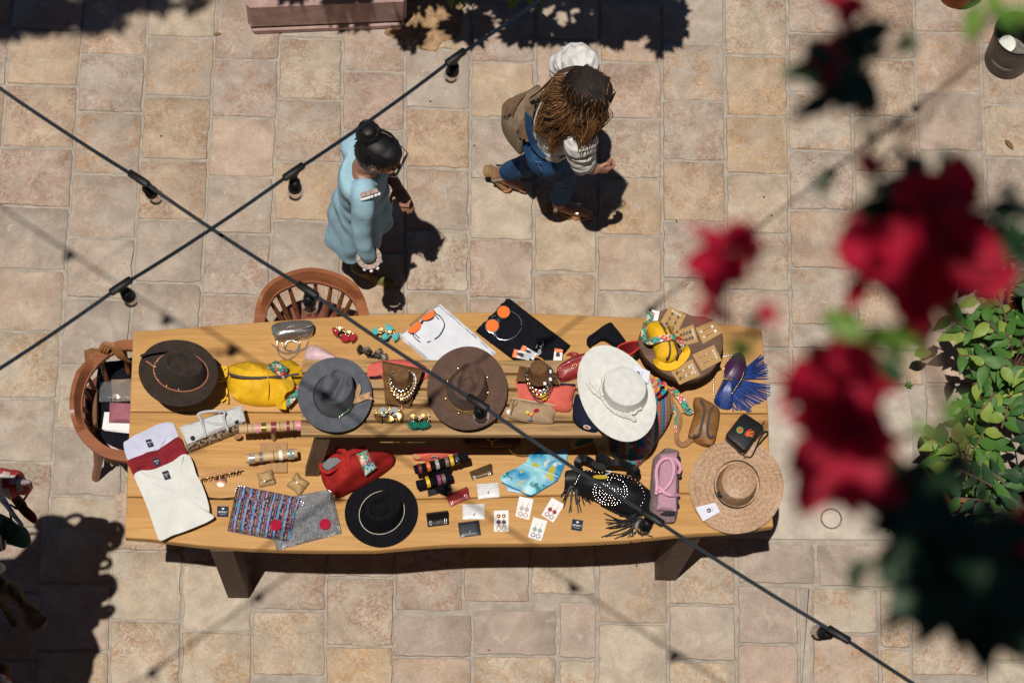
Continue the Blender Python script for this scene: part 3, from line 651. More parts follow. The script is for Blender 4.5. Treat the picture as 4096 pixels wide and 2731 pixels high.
# ------------------------------------------------------------------ hats
def felt(n, c, c2=None): return mat(n, c, .95, .16, 26, .35, 200, col2=c2, sheen=.04)
M_f1 = felt('dark_brown_felt', (.036, .026, .021)); M_f2 = felt('grey_felt', (.105, .112, .128), (.075, .082, .098)); M_f3 = felt('brown_suede_felt', (.115, .068, .052), (.088, .052, .040))
M_f4 = mat('bleached_straw', (.60, .60, .57), .85, .07, 30, .5, 260); M_f5 = M_blkfelt
th, bi, cr = hat('dark brown felt hat with copper leather cord at the left end of the table', 1, (690, 860, 470, 392, 8), T + .215, (715, 845, 315, 225, 8), (735, 740, 235, 150, 18), .105, M_f1, 'tear', .034, .01)
M_copl = mat('copper_leather', (.30, .10, .05), .45, .2, 50)
ringband(th, cr, .12, .008, M_copl, r=.0035); strap(th, 1, [(305, 720, .0), (350, 745), (405, 790)], T + .23, .006, .003, M_copl, 'cord_end')
dots(th, 1, [(455, 692), (437, 715), (415, 780), (408, 860), (450, 935), (550, 1005), (690, 1047), (830, 1025), (920, 993)], T + .235, .003, M_gold, 'stud')
f_ = MB(); f_.strap(spline(Q(1, T + .26, [(240, 660), (330, 625), (440, 605), (560, 590)]), 4), .012, .002); part('feather', f_, M_blk, th); flat(th, 1, [(780, 622), (838, 632), (836, 640), (782, 630)], T + .322, M_card, 'pin')
st = MB(); c = q(1, 700, 850, T); st.lathe([(.07, 0), (.07, .012), (.014, .02), (.014, .20), (.05, .212)], (c.x, c.y, T + .0005), 20); solo('hat_stand', 'low wooden hat stand hidden under the dark brown felt hat', 'hat stand', st, M_pale)
th, bi, cr = hat('grey felt hat with feathers and turquoise beads on the bench', 2, (467, 1128, 438, 441, 0), TB + .045, (470, 1125, 250, 245, -60), (500, 1010, 215, 165, -62), .115, M_f2, 'fedora', .045, .012)
ringband(th, cr, .1, .01, mat('dark_grey_band', (.03, .032, .038), .8), r=.003)
dots(th, 2, [(665, 1225), (655, 1248), (640, 1268), (618, 1300), (597, 1310), (575, 1325), (548, 1355)], TB + .062, .0055, M_turq, 'turquoise_bead'); dots(th, 2, [(682, 1213), (628, 1285), (608, 1305), (587, 1318), (560, 1340), (525, 1365)], TB + .062, .0045, M_gold, 'gold_bead')
M_fea = mat('tan_feather', (.40, .24, .13), .9, .35, 60)
for pts in ([(680, 1200), (720, 1120), (748, 1050), (750, 985)], [(685, 1205), (770, 1150), (840, 1115), (885, 1085)], [(690, 1205), (780, 1160), (850, 1140), (910, 1165)]):
    w_ = spline(Q(2, TB + .068, pts), 4); mb = MB(); N_ = len(w_); mb.tube(w_, [.011 * math.sin(math.pi * (.15 + .83 * i / N_)) + .0005 for i in range(N_)], 8, flat=.15); part('feather', mb, M_fea, th)
th, bi, cr = hat('brown suede hat with a gold ball chain in the middle of the bench', 2, (2024, 1055, 474, 490, 0), TB + .05, (2025, 1062, 243, 250, -80), (2045, 955, 222, 178, -70), .11, M_f3, 'tear', .045, .012)
ringband(th, cr, .08, .01, M_gold, 'gold_chain', r=.0032)
dots(th, 2, [(1918, 797), (1795, 948), (1772, 1153), (1925, 1325), (2262, 903), (2270, 1083)], TB + .068, .0055, M_gold, 'ball', 1.); cable(th, 2, [(1760, 1248), (1850, 1285), (1960, 1305), (2060, 1337)], TB + .062, .0028, M_gold, 'chain_end')
th, bi, cr = hat('white woven hat with a twisted rope at the right end of the bench', 3, (1722, 1106, 600, 418, 62), TB + .10, (1815, 1090, 285, 265, 30), (1825, 1010, 255, 215, 30), .085, M_f4, 'flat', .0, .012)
M_rope = mat('white_rope', (.62, .61, .57), .9, .12, 90, .5, 300)
for z_, pts in ((.122, [(1385, 970), (1450, 1060), (1560, 1145), (1620, 1230), (1700, 1300), (1790, 1345), (1880, 1370), (1940, 1405)]), (.137, [(1545, 1130), (1555, 980), (1600, 880), (1680, 830)]), (.130, [(1800, 1345), (1880, 1335), (1940, 1310), (2000, 1260)])):
    w_ = spline(Q(3, TB + z_, pts), 9)
    for ph in ((0, math.pi) if z_ == .122 else (0,)):
        mb = MB(); ww = [p + Vector((math.cos(i * .7 + ph), math.sin(i * .7 + ph), .5 * math.sin(i * .7 + ph))) * .0035 for i, p in enumerate(w_)]; mb.tube(ww, .0078, 6); part('rope', mb, M_rope, th)
dots(th, 3, [(1772, 1208)], TB + .155, .005, M_gold, 'button')
def logo_card(label, k, quad, z, cx, cy, r, ang):
    t2 = thing('swing_tag', label, 'tag', q(k, cx, cy, z)); M2 = mat('pale_card', (.62, .64, .72), .7, .03, 30)
    flat(t2, k, quad, z, M2, 'card', .0012); flat(t2, k, [(x + 12, y - 10) for x, y in quad], z - .0016, M2, 'second_card', .0012)
    flat(t2, k, ell(k, (cx, cy, r, r, 0), 16), z + .0016, M_ink, 'emblem', .0005)
    Mx = rz(ang); text('8', r * .34014 * .00115 * 1.7, Mx, q(k, cx, cy, z + .0026), M_winkl, t2, 'emblem_mark'); off = Mx @ Vector((0, -.017, 0)); text('SOMBREROS', .005, Mx, q(k, cx, cy, z + .0018) + off, mat('blue_ink', (.2, .22, .4), .7), t2)
    return t2
logo_card('white printed tag tucked behind the crown of the white rope hat', 3, [(1925, 775), (2105, 850), (2085, 985), (1920, 835)], TB + .128, 1975, 862, 24, 1.35)
th, bi, cr = hat('black felt hat with a thin silver chain on the near edge of the table', 6, (1015, 1090, 432, 405, -12), T + .006, (1020, 1088, 268, 236, -35), (1040, 1000, 215, 165, -28), .10, M_f5, 'tear', .032, .008)
ringband(th, cr, .06, .01, mat('silver_chain', (.55, .50, .42), .35, .5, 400, metal=.9), 'silver_chain', r=.0026)
th, bi, cr = hat('wide natural straw sun hat overhanging the right end of the table', 8, (1365, 780, 558, 556, 0), T + .022, (1368, 765, 238, 250, 0), (1402, 712, 200, 210, 0), .085, None, 'flat', 0, .004, wav=.004, name='straw_hat')
def straw_fn(N, L):
    pass
ms = bpy.data.materials.new('natural_straw'); ms.use_nodes = True; N = ms.node_tree.nodes; L = ms.node_tree.links; p = N['Principled BSDF']; tc = N.new('ShaderNodeTexCoord')
vm = N.new('ShaderNodeVectorMath'); vm.operation = 'MULTIPLY'; L.new(tc.outputs['Object'], vm.inputs[0]); vm.inputs[1].default_value = (1, 1, .0); ln = N.new('ShaderNodeVectorMath'); ln.operation = 'LENGTH'; L.new(vm.outputs[0], ln.inputs[0])
n1 = N.new('ShaderNodeTexNoise'); n1.inputs['Scale'].default_value = 7; L.new(tc.outputs['Object'], n1.inputs[0])
rr = mth(N, L, 'ADD', mth(N, L, 'MULTIPLY', ln.outputs['Value'], 1500.), mth(N, L, 'MULTIPLY', n1.outputs[0], 9.)); sn = mth(N, L, 'SINE', rr); rr2 = mth(N, L, 'SINE', mth(N, L, 'MULTIPLY', rr, .17))
n2 = N.new('ShaderNodeTexNoise'); n2.inputs['Scale'].default_value = 90; n2.inputs['Detail'].default_value = 4; L.new(tc.outputs['Object'], n2.inputs[0])
f = mth(N, L, 'ADD', mth(N, L, 'ADD', mth(N, L, 'MULTIPLY', sn, .06), mth(N, L, 'MULTIPLY', rr2, .05)), n2.outputs[0]); rp = N.new('ShaderNodeValToRGB'); L.new(f, rp.inputs[0])
rp.color_ramp.elements[0].position = .25; rp.color_ramp.elements[0].color = (.24, .135, .075, 1); rp.color_ramp.elements[1].position = .75; rp.color_ramp.elements[1].color = (.49, .31, .185, 1); L.new(rp.outputs[0], p.inputs['Base Color']); p.inputs['Roughness'].default_value = .5
bp_ = N.new('ShaderNodeBump'); bp_.inputs['Strength'].default_value = .4; bp_.inputs['Distance'].default_value = .003; L.new(f, bp_.inputs['Height']); L.new(bp_.outputs[0], p.inputs['Normal'])
for ch in th.children: ch.data.materials[0] = ms
ringband(th, cr, .04, .024, M_blk, out=.012, up=.014); flat(th, 8, [(1140, 845), (1185, 835), (1215, 890), (1190, 920), (1155, 890)], T + .046, M_blk, 'bow', .008); dots(th, 8, [(1210, 835)], T + .05, .006, M_gold, 'pin')  # black band, widened so it also stands for the shadow beside the crown
logo_card('white printed tag lying on the brim of the straw sun hat', 8, [(890, 1030), (1105, 980), (1165, 1085), (975, 1190)], T + .034, 1045, 1060, 26, 1.9)
# ------------------------------------------------------------------ bags on the left half
th = bag('leather_bag', 'bright yellow leather barrel bag with a beaded strap beside the grey hat', 'bag', 1, [(1245, 800), (1290, 770), (1380, 735), (1480, 705), (1600, 722), (1720, 735), (1870, 705), (2010, 695), (2090, 740), (2140, 800), (2150, 900), (2110, 1000), (2060, 1080), (1960, 1175), (1840, 1212), (1730, 1222), (1600, 1218), (1450, 1190), (1350, 1150), (1285, 1060), (1255, 960)], T, .125, M_yel, wr=.022, pw=2.0)
cable(th, 1, [(1735, 740, -.035), (1738, 850, .0), (1745, 1000, .0), (1745, 1120, -.03), (1742, 1215, -.09)], T + .126, .0022, M_yel, 'seam', 5)
strap(th, 1, [(1265, 862), (1420, 903), (1600, 915), (1800, 905), (1950, 893), (2108, 868)], T + .128, .011, .006, M_brz, 'zip')
flat(th, 1, [(1172, 778), (1255, 785), (1272, 830), (1262, 900), (1225, 925), (1168, 905)], T + .07, M_yel, 'end_tab', .008); dots(th, 1, [(1235, 815), (1228, 895)], T + .08, .004, M_blk, 'rivet'); dots(th, 1, [(2137, 825)], T + .09, .004, M_blk, 'rivet')
mb = MB(); mb.patch([q(1, 1830, 710, T + .118), q(1, 1985, 800, T + .118), q(1, 1930, 945, T + .128), q(1, 1712, 782, T + .124)], .006, 12, 8, .012, rep=(2.4, 2.4)); part('beaded_strap', mb, M_bead, th)
strap(th, 1, [(1945, 925, .008), (1985, 1010), (1920, 1040, .015), (1870, 1130, -.01), (1895, 1215, -.04), (1950, 1225, -.05)], T + .13, .05, .006, M_yel, 'shoulder_strap')
strap(th, 1, [(1950, 1235), (2010, 1170), (2075, 1090), (2110, 1020)], T + .075, .03, .005, M_bead, 'beaded_strap')
for pts in ([(1250, 1030), (1262, 1120), (1265, 1215)], [(1270, 1110), (1235, 1160), (1190, 1192)], [(1160, 965), (1210, 950), (1250, 945)]): strap(th, 1, pts, T + .03, .008, .003, M_yel, 'lace')
M_silv = mat('silver_leather', (.42, .40, .385), .28, .18, 18, .2, 90, metal=.85)
th = bag('belt_bag', 'silver leather oval belt bag with coiled strap near the far edge', 'belt bag', 1, [(1785, 340), (1850, 295), (2000, 272), (2150, 264), (2245, 277), (2278, 315), (2275, 370), (2250, 415), (2180, 440), (2050, 460), (1870, 470), (1815, 450), (1793, 400)], T, .085, M_silv, wr=.002, edge=.75)
flat(th, 1, ell(1, (2035, 318, 230, 40, -5), 24), T + .083, mat('worn_pewter_leather', (.12, .10, .09), .35, .2, 40, metal=.5), 'top_panel', .004)
strap(th, 1, [(1795, 398), (1850, 418), (1960, 420), (2100, 400), (2200, 378), (2270, 350)], T + .067, .006, .004, M_brz, 'zip'); dots(th, 1, along([(1810, 335), (1850, 355), (2000, 355), (2150, 335), (2250, 300)], 16) + [(1975, 318), (2000, 308), (2025, 305), (2050, 312)], T + .088, .0022, M_silver, 'stitch')
for pts in ([(1780, 515), (1835, 560), (1870, 640), (1930, 690), (1985, 700), (2060, 650), (2105, 570), (2075, 490)], [(1850, 480), (1855, 560), (1900, 610), (1990, 625), (2080, 590), (2120, 490)], [(1905, 505), (1930, 570), (2010, 600), (2100, 600), (2180, 560), (2212, 470)], [(1940, 560), (1960, 500), (2020, 480), (2070, 500)]): strap(th, 1, pts, T + .012, .004, .016, M_silv, 'strap')
th = bag('belt_bag', 'pale pink stitched belt bag half hidden behind the grey hat', 'belt bag', 2, [(115, 625), (150, 555), (205, 532), (280, 548), (400, 615), (510, 685), (560, 740), (300, 760), (130, 700)], T, .06, mat('pink_leather', (.56, .38, .42), .5, .08, 30), wr=.003, edge=.5)
dots(th, 2, along([(200, 560), (220, 545), (290, 560), (400, 630), (490, 680)], 14) + along([(200, 565), (230, 610), (330, 660)], 8), T + .058, .002, M_gold, 'stitch')
M_wov = uvmat('white_brown_weave', cells(34, 9, [(.62, .60, .56), (.10, .06, .03), (.62, .60, .56), (.20, .12, .05)]), .7, .8); M_wov2 = uvmat('white_weave', cells(40, 22, [(.62, .63, .64), (.58, .59, .60)]), .7, .6)
th = thing('woven_bag', 'white woven handbag with rope handles and brown diamond weave', 'bag', q(5, 1100, 120, T))
mb = MB(); mb.patch([q(5, 735, 140, T), q(5, 1420, -120, T), q(5, 1490, 118, T), q(5, 800, 385, T)], .085, 22, 12, .02, .003, 3, .5, (1, 1)); part('body', mb, M_wov2, th)
mb = MB(); rows_ = []
for i in range(9):
    v_ = i / 8; zz = T + .004 + .112 * (1 - v_) ** 1.0; bulge_ = 26 * math.sin(math.pi * v_)
    rows_.append([q(5, 790 + (1478 - 790) * u_ + (8 - 4 * u_) * v_ + bulge_ * .25, 280 + (14 - 280) * u_ + (108 * v_) + bulge_ * .6, zz) for u_ in (j / 24 for j in range(25))])
mb.loft(rows_, False, False, False, True); part('front_panel', mb, M_wov, th)
mb = MB(); mb.patch([q(5, 698, 85, T + .118), q(5, 1432, -172, T + .118), q(5, 1478, 8, T + .122), q(5, 792, 285, T + .115)], .012, 22, 8, .012, .006, 5, .4, (1, 1)); part('flap', mb, M_wov2, th)
for x, y in ((855, 212), (1370, 18)):
    mb = MB(); mb.disc(q(5, x, y, T + .132), .0105, .006, 14); part('rivet', mb, M_blk, th)
M_cord = mat('grey_cord', (.46, .46, .46), .8, .15, 60, .4, 200)
cable(th, 5, [(1000, 205, -.01), (985, 90), (950, -10, .02), (915, -60, .03), (960, -90, .035), (1050, -105, .04), (1160, -108, .04), (1230, -95, .03), (1220, -40, .02), (1245, 60), (1270, 120, -.01)], T + .145, .0062, M_cord, 'handle', 8); cable(th, 5, [(940, -40, .0), (1000, 20), (1150, 45), (1260, 30), (1300, -30)], T + .14, .0062, M_cord, 'handle', 8)
flat(th, 5, ell(5, (1385, 195, 48, 30, -10), 16), T + .05, M_tan, 'leather_tag', .004)
# folded t-shirts
M_lav = mat('lavender_cotton', (.50, .51, .64), .95, .05, 12, .5, 60); M_bur = mat('burgundy_cotton', (.20, .018, .026), .95, .18, 16, .5, 60); M_cream = mat('cream_cotton', (.60, .60, .57), .95, .05, 12, .5, 60)
def tee(label, pts, z0, h, m, lab, size, ang, seed):
    th = bag('folded_shirt', label, 't-shirt', 5, pts, z0, h, m, 4, .55, .009, seed, .5, group='folded shirts with woven neck labels')
    z = z0 + h + .004; flat(th, 5, lab, z, M_ink, 'neck_label', .002); c = mid(Q(5, z + .0035, lab)); Mx = rz(ang)
    nl = {1: [(170, 330), (290, 330), (440, 345), (500, 270), (560, 180)], 2: [(200, 560), (330, 530), (500, 545), (560, 440), (640, 330)], 3: [(250, 610), (330, 655), (460, 690), (560, 690), (650, 640), (720, 520), (740, 430)]}[seed]
    cable(th, 5, nl, z0 + h * .86, .0035, m, 'neckline', 6)
    text('PIKKY', .0085, Mx, c + Mx @ Vector((0, .004, 0)), M_winkl, th); text(size, .009, Mx, c + Mx @ Vector((0, -.007, 0)), M_winkl, th)
tee('folded lavender shirt with black neck label at the back of the stack', [(42, 290), (90, 235), (150, 190), (300, 120), (450, 45), (590, 22), (640, 65), (690, 190), (700, 300), (500, 420), (200, 520), (95, 475)], T, .03, M_lav, [(297, 236), (362, 220), (400, 303), (336, 323)], 'S', .27, 1)
tee('folded burgundy shirt with black neck label between the lavender and cream shirts', [(77, 490), (170, 440), (350, 370), (460, 340), (640, 215), (705, 205), (745, 300), (788, 400), (750, 560), (500, 650), (250, 680), (165, 655), (120, 570)], T + .024, .028, M_bur, [(378, 455), (448, 438), (483, 520), (420, 546)], 'M', .27, 2)
tee('folded cream shirt with black neck label at the near edge of the table', [(166, 655), (230, 592), (330, 590), (450, 560), (600, 490), (720, 415), (800, 405), (850, 480), (900, 640), (960, 745), (1010, 880), (1047, 1010), (1055, 1085), (1105, 1142), (1050, 1185), (930, 1240), (800, 1295), (650, 1345), (480, 1415), (430, 1340), (330, 1050), (240, 830)], T + .046, .024, M_cream, [(491, 612), (560, 588), (597, 682), (530, 703)], 'M', .27, 3)
def pikky(label, k, quad, ang):
    th = thing('shop_card', label, 'card', mid(Q(k, T, quad)), 'dark shop cards on the table'); flat(th, k, quad, T + .001, M_ink, 'card', .002); c = mid(Q(k, T + .0035, quad)); Mx = rz(ang)
    text('#PIKKY', .0125, Mx, c + Mx @ Vector((0, -.002, 0)), M_winkl, th); text('Concept Store', .0045, Mx, c + Mx @ Vector((0, -.0125, 0)), M_winkl, th)
    mb = MB(); s = .0055; g_ = [Vector(v) * s for v in ((-1.2, .6, 0), (-.8, 1, 0), (.8, 1, 0), (1.2, .6, 0), (0, -.7, 0))]; mb.prism([c + Mx @ (v + Vector((0, .012, 0))) for v in g_], c.z, c.z + .0004); part('diamond_mark', mb, M_winkl, th)
pikky('small dark PIKKY card between the cream shirt and the woven clutch', 5, [(1143, 1010), (1278, 1015), (1274, 1138), (1140, 1135)], -.03); pikky('small dark PIKKY card beside the earring cards and the fringed bag', 7, [(1205, 1160), (1332, 1180), (1312, 1306), (1188, 1285)], -.16)
# bracelet bars
def roll(th, k, a, b, z, rp, m, name='roll'):
    A, B = q(k, a[0], a[1], z), q(k, b[0], b[1], z); mb = MB(); d = (B - A).normalized(); mb.tube([A, A + d * .002, B - d * .002, B], [rp * .92, rp, rp, rp * .92], 16); part(name, mb, m, th); return A, B, d
def band(label, A, B, d, t, rp, w, m, group, r2=None, thin=False, dangle=None):
    c = A.lerp(B, t); u = d.cross(Vector((0, 0, 1))).normalized(); vv = d.cross(u); th = None
    mb = MB(); n = 18
    def ring(x, r): return [c + d * x + u * math.cos(k * 2 * math.pi / n) * r + vv * math.sin(k * 2 * math.pi / n) * r for k in range(n)]
    if thin:
        for x in ([-.004, 0, .004] if w > .006 else [0]): mb.tube(ring(x, rp + .002), .0018, 5, True)
    else: mb.loft([ring(-w / 2, rp + .0005), ring(-w / 2, rp + .003), ring(w / 2, rp + .003), ring(w / 2, rp + .0005)], False, False)
    if dangle: p = c - u * (rp + .0) - Vector((0, 0, rp * .6)); mb.prism([p + d * a + Vector((0, 1, 0)) * b for a, b in ((-w / 2, .012), (w / 2, .012), (w / 2, -.004), (0, -.012), (-w / 2, -.004))], p.z, p.z + .003)
    return solo('bracelet', label, 'bracelet', mb, m, c - Vector((0, 0, rp)), group)
th = thing('bracelet_stand', 'pale wooden double bar bracelet stand beside the bench', 'stand', q(5, 1800, 450, T))
flat(th, 5, [(1640, 275), (1965, 270), (1970, 622), (1690, 622)], T + .002, mat('stand_plank', (.36, .21, .10), .6, .15, 30, .3, 90, stretch=(8, 1, 1)), 'base_plate', .012)
A1 = roll(th, 5, (1400, 108), (2130, 62), T + .17, .021, M_pale); A2 = roll(th, 5, (1477, 455), (2085, 388), T + .085, .021, M_pale)
for (x, y, z) in ((1790, 85, .17), (1780, 425, .085)):
    a = q(5, x, y, T + z); mb = MB(); mb.tube([Vector((a.x, a.y, T + .013)), a], .0105, 10); part('post', mb, M_pale, th)
M_glit = mat('glitter_beads', (.6, .55, .5), .2, .5, 220, metal=.6); M_pinkb = mat('pink_beads', (.65, .22, .32), .4, .4, 200); M_dkg = mat('dark_gold_beads', (.22, .13, .03), .35, .4, 200, metal=.5); M_wine = mat('wine_beads', (.20, .03, .04), .4, .5, 200)
for t, w_, m, thn, lb in ((.14, .004, M_silver, 1, 'thin silver bracelet at the left end of the upper wooden bar'), (.22, .004, M_glit, 1, 'thin white and gold bracelet beside the pink beaded band'), (.295, .015, M_pinkb, 0, 'pink and white beaded bracelet on the upper wooden bar'), (.40, .022, M_dkg, 0, 'wide dark gold beaded bracelet on the upper wooden bar'), (.56, .024, M_wine, 0, 'wide brown seed bead bracelet in the middle of the upper bar'), (.66, .005, M_gold, 1, 'thin gold bracelet right of the wide brown one'), (.705, .005, M_glit, 1, 'thin glitter bracelet right of the thin gold one'), (.79, .014, M_wine, 0, 'wine red beaded bracelet on the upper wooden bar'), (.88, .004, M_wine, 1, 'thin dark red bracelet near the right end of the upper bar'), (.96, .018, M_pinkb, 0, 'bright pink bracelet at the right end of the upper bar')): band(lb, *A1, t, .021, w_, m, 'bracelets on the wooden bars', thin=thn)
for t, w_, m, thn, lb in ((.12, .026, M_glit, 0, 'wide crystal bracelet at the left end of the lower bar'), (.30, .016, mat('grey_beads', (.16, .14, .13), .4, .4, 200), 0, 'grey beaded bracelet on the lower wooden bar'), (.545, .004, M_dkg, 1, 'thin dark gold bracelet in the middle of the lower bar'), (.68, .016, M_pearl, 0, 'white flower bracelet on the lower wooden bar'), (.87, .028, M_glit, 0, 'wide crystal bracelet with a blue eye on the lower bar')): b_ = band(lb, *A2, t, .021, w_, m, 'bracelets on the wooden bars', thin=thn)
mb = MB(); c = q(5, 2008, 398, T + .108); mb.disc(c, .007, .002, 12); ORG[b_] = b_.location.copy(); part('blue_eye', mb, M_turq, b_)
# copper earring bar, two bracelet cushions
th = thing('earring_bar', 'copper bar stand hung with dark dangling earrings beside the cream shirt', 'stand', q(5, 1190, 700, T)); mb = MB(); mb.disc(q(5, 1190, 715, T + .0005), .026, .004, 24); part('base', mb, M_cop, th)
a, b = q(5, 915, 672, T + .07), q(5, 1425, 567, T + .07); mb = MB(); mb.tube([a, b], .0035, 8); part('bar', mb, M_cop, th); c = q(5, 1160, 622, T + .07); mb = MB(); mb.tube([Vector((c.x, c.y, T + .004)), c], .003, 8); part('post', mb, M_cop, th)
for i in range(17):
    p = a.lerp(b, (i + .7) / 17.6); mb = MB(); e = random.uniform(.025, .042); dx_ = random.uniform(-.003, .003)
    mb.tube([p, p + Vector((dx_, -.004, -.012))], .0012, 5); mb.ball(p + Vector((dx_, -.005, -.014)), .0035, 6, 4); mb.tube([p + Vector((dx_, -.006, -.016)), p + Vector((dx_ * 2, -.012, -e))], [.003, .0016], 5)
    part('earring', mb, (M_dkg if i < 12 else M_blk) if i % 3 else M_gold, th)
M_bur2 = mat('natural_burlap', (.44, .30, .14), .9, .12, 60, .6, 240)
for lb, pts, br in (('small square burlap cushion holding a bracelet with an oval charm', [(1607, 620), (1650, 622), (1720, 600), (1792, 580), (1800, 640), (1822, 700), (1825, 742), (1730, 762), (1635, 780), (1632, 700)], [(1650, 690), (1700, 715), (1760, 700), (1815, 680)]), ('small square burlap cushion holding two bracelets turned on its corner', [(2072, 605), (2110, 650), (2160, 690), (2222, 730), (2170, 800), (2105, 887), (2050, 820), (1960, 765), (2020, 700)], [(2030, 680), (2080, 730), (2140, 770), (2170, 790)])):
    th = bag('bracelet_cushion', lb, 'cushion', 5, pts, T, .05, M_bur2, 2, .35, .003, 2); cable(th, 5, br, T + .052, .0016, M_gold, 'bracelet'); dots(th, 5, [br[1]], T + .054, .006, M_pearl, 'charm')
# woven clutches
M_mw = uvmat('multicolour_weave', cells(58, 26, [(.03, .05, .22), (.32, .25, .52), (.62, .36, .44), (.04, .45, .58), (.03, .05, .22), (.24, .21, .19), (.42, .09, .17), (.05, .04, .05), (.42, .32, .16), (.05, .04, .05)], stripes=7.25), .4, 1.0)
M_gw = uvmat('grey_weave', cells(46, 26, [(.30, .31, .33), (.23, .24, .26), (.36, .37, .39)]), .38, 1.0, metal=.25); M_gw2 = uvmat('grey_weave_flap', cells(38, 8, [(.28, .29, .31), (.34, .35, .37)]), .38, 1.0, metal=.25)
M_tag = mat('crimson_felt_tag', (.32, .008, .035), .8, .12, 60)
th = thing('woven_clutch', 'grey woven flat clutch with a round crimson tag partly under the colourful one', 'clutch', q(6, 250, 1150, T)); mb = MB(); mb.patch(Q(5, T, [(1700, 985), (2490, 822), (2610, 1335), (1842, 1532)]), .018, 22, 16, .012, .004, 4); part('body', mb, M_gw, th)
mb = MB(); mb.patch(Q(5, T + .02, [(1690, 960), (2488, 812), (2478, 975), (1720, 1180)]), .012, 22, 6, .006, .003, 5); part('flap', mb, M_gw2, th); mb = MB(); mb.disc(q(6, 353, 1222, T + .034), .0255, .003, 24); part('round_tag', mb, M_tag, th); dots(th, 6, [(405, 822), (425, 835)], T + .03, .004, M_silver, 'chain_link')
th = thing('woven_clutch', 'colourful striped woven flat clutch with a round crimson tag', 'clutch', q(5, 1700, 1100, T)); mb = MB(); mb.patch(Q(5, T + .012, [(1375, 790), (2120, 925), (2010, 1442), (1265, 1302)]), .03, 26, 18, .012, .004, 6); part('body', mb, M_mw, th)
mb = MB(); mb.patch(Q(5, T + .046, [(1390, 765), (2125, 915), (2085, 1052), (1366, 898)]), .010, 26, 6, .006, .003, 7, rep=(1, .28)); part('flap', mb, M_mw, th); mb = MB(); mb.disc(q(5, 1835, 1232, T + .056), .0255, .003, 24); part('round_tag', mb, M_tag, th); mb = MB(); mb.disc(q(5, 1735, 938, T + .062), .011, .004, 14); part('snap', mb, mat('bronze', (.10, .07, .05), .4, metal=.5), th)
dots(th, 5, [(1400, 768), (1430, 768), (1462, 776), (1490, 790), (1375, 795), (1360, 825), (2130, 950), (2155, 970), (2150, 995)], T + .05, .004, M_silver, 'chain_link')
# ------------------------------------------------------------------ goods along the far edge and on the bench
def fan(th, k, x, y, z, dx, dy, m, L_, n=9, spread=.55, r=.0022, name='tassel'):
    """a flared tassel of short strands pointing along the photo direction (dx, dy)"""
    a = q(k, x, y, z); b = q(k, x + dx, y + dy, z); d = (b - a).normalized() * L_; mb = MB()
    for i in range(n):
        t = (i / (n - 1) - .5) * spread * 2; e = rz(t) @ d; mb.tube([a, a + e * .5 + Vector((0, 0, .003)), a + e + Vector((0, 0, -.002 + .004 * random.random()))], [r, r * 1.3, r * .7], 5)
    return part(name, mb, m, th)
def ear_stand(label, k, base, z, pts, mt, m1, m2, fans):
    th = thing('earring_display', label, 'earrings', mid(Q(k, z, base)), 'earring pairs shown on black stands'); flat(th, k, base, z + .001, M_blk, 'stand', .004); c = mid(Q(k, z, base))
    for (x, y, s) in pts:
        mb = MB(); p = q(k, x, y, z + .045)
        mb.lathe([(.002, -.003), (.013 * s, -.002), (.013 * s, .002), (.004, .004)], p, 12, rz(0) @ Matrix.Rotation(.5, 3, 'X')); part('disc', mb, m1, th)
        mb = MB(); 
        for i in range(7): mb.ball(p + Vector((random.uniform(-.022, .022) * s, random.uniform(-.012, .012) * s, random.uniform(.0, .006))), random.uniform(.0025, .0045), 6, 4)
        part('beads', mb, m2, th)['kind'] = 'stuff'
        mb = MB(); mb.tube([Vector((c.x, c.y, z + .004)), (c + p) / 2 + Vector((0, 0, .03)), p], .003, 6); part('arm', mb, M_blk, th)
    for (x, y, dx, dy) in fans: fan(th, k, x, y, z + .042, dx, dy, mt, .034, 11, .8)
    return th
M_tr = mat('red_tassel', (.35, .02, .03), .8, .2, 90); M_tt = mat('turquoise_tassel', (.10, .42, .42), .8, .2, 90); M_tg = mat('green_tassel', (.01, .13, .085), .8, .2, 90); M_tk = mat('black_gold_beads', (.06, .045, .03), .4, .5, 200, metal=.5)
ear_stand('red tassel and gold earrings on a black stand beside the silver belt bag', 2, [(535, 420), (635, 440), (620, 480), (515, 450)], T, [(530, 350, 1), (640, 395, 1)], M_tr, M_gold, M_glit, [(520, 350, -60, 25), (560, 400, 60, 60), (640, 420, 60, 30), (590, 410, 0, 50)])
ear_stand('turquoise tassel and bronze earrings on a black stand under the cable', 2, [(1010, 440), (1120, 450), (1105, 495), (1005, 480)], T, [(1020, 360, 1), (1115, 390, 1)], M_tt, mat('bronze_disc', (.3, .2, .1), .4, metal=.8), M_gold, [(985, 375, -60, 0), (1040, 390, 30, 40), (1080, 360, 20, -30), (1140, 410, 60, 30)])
ear_stand('black and gold beaded earrings on a black stand beside the bench edge', 2, [(850, 645), (965, 650), (955, 690), (845, 680)], T, [(845, 590, 1.5), (980, 630, 1.5)], mat('black_beads', (.02, .016, .012), .4), M_tk, M_tk, [(810, 585, -50, -10), (1000, 655, 60, 25), (940, 600, 60, 20)])
ear_stand('gold and grey felt disc earrings on a black stand in front of the bust', 2, [(1045, 1395), (1170, 1395), (1160, 1440), (1050, 1445)], TB, [(1035, 1310, 1.6), (1165, 1310, 1.6)], M_gold, mat('grey_felt_disc', (.30, .31, .32), .9), M_gold, [(1020, 1350, -40, 30), (1090, 1350, 10, 50), (1180, 1345, 70, 10)])
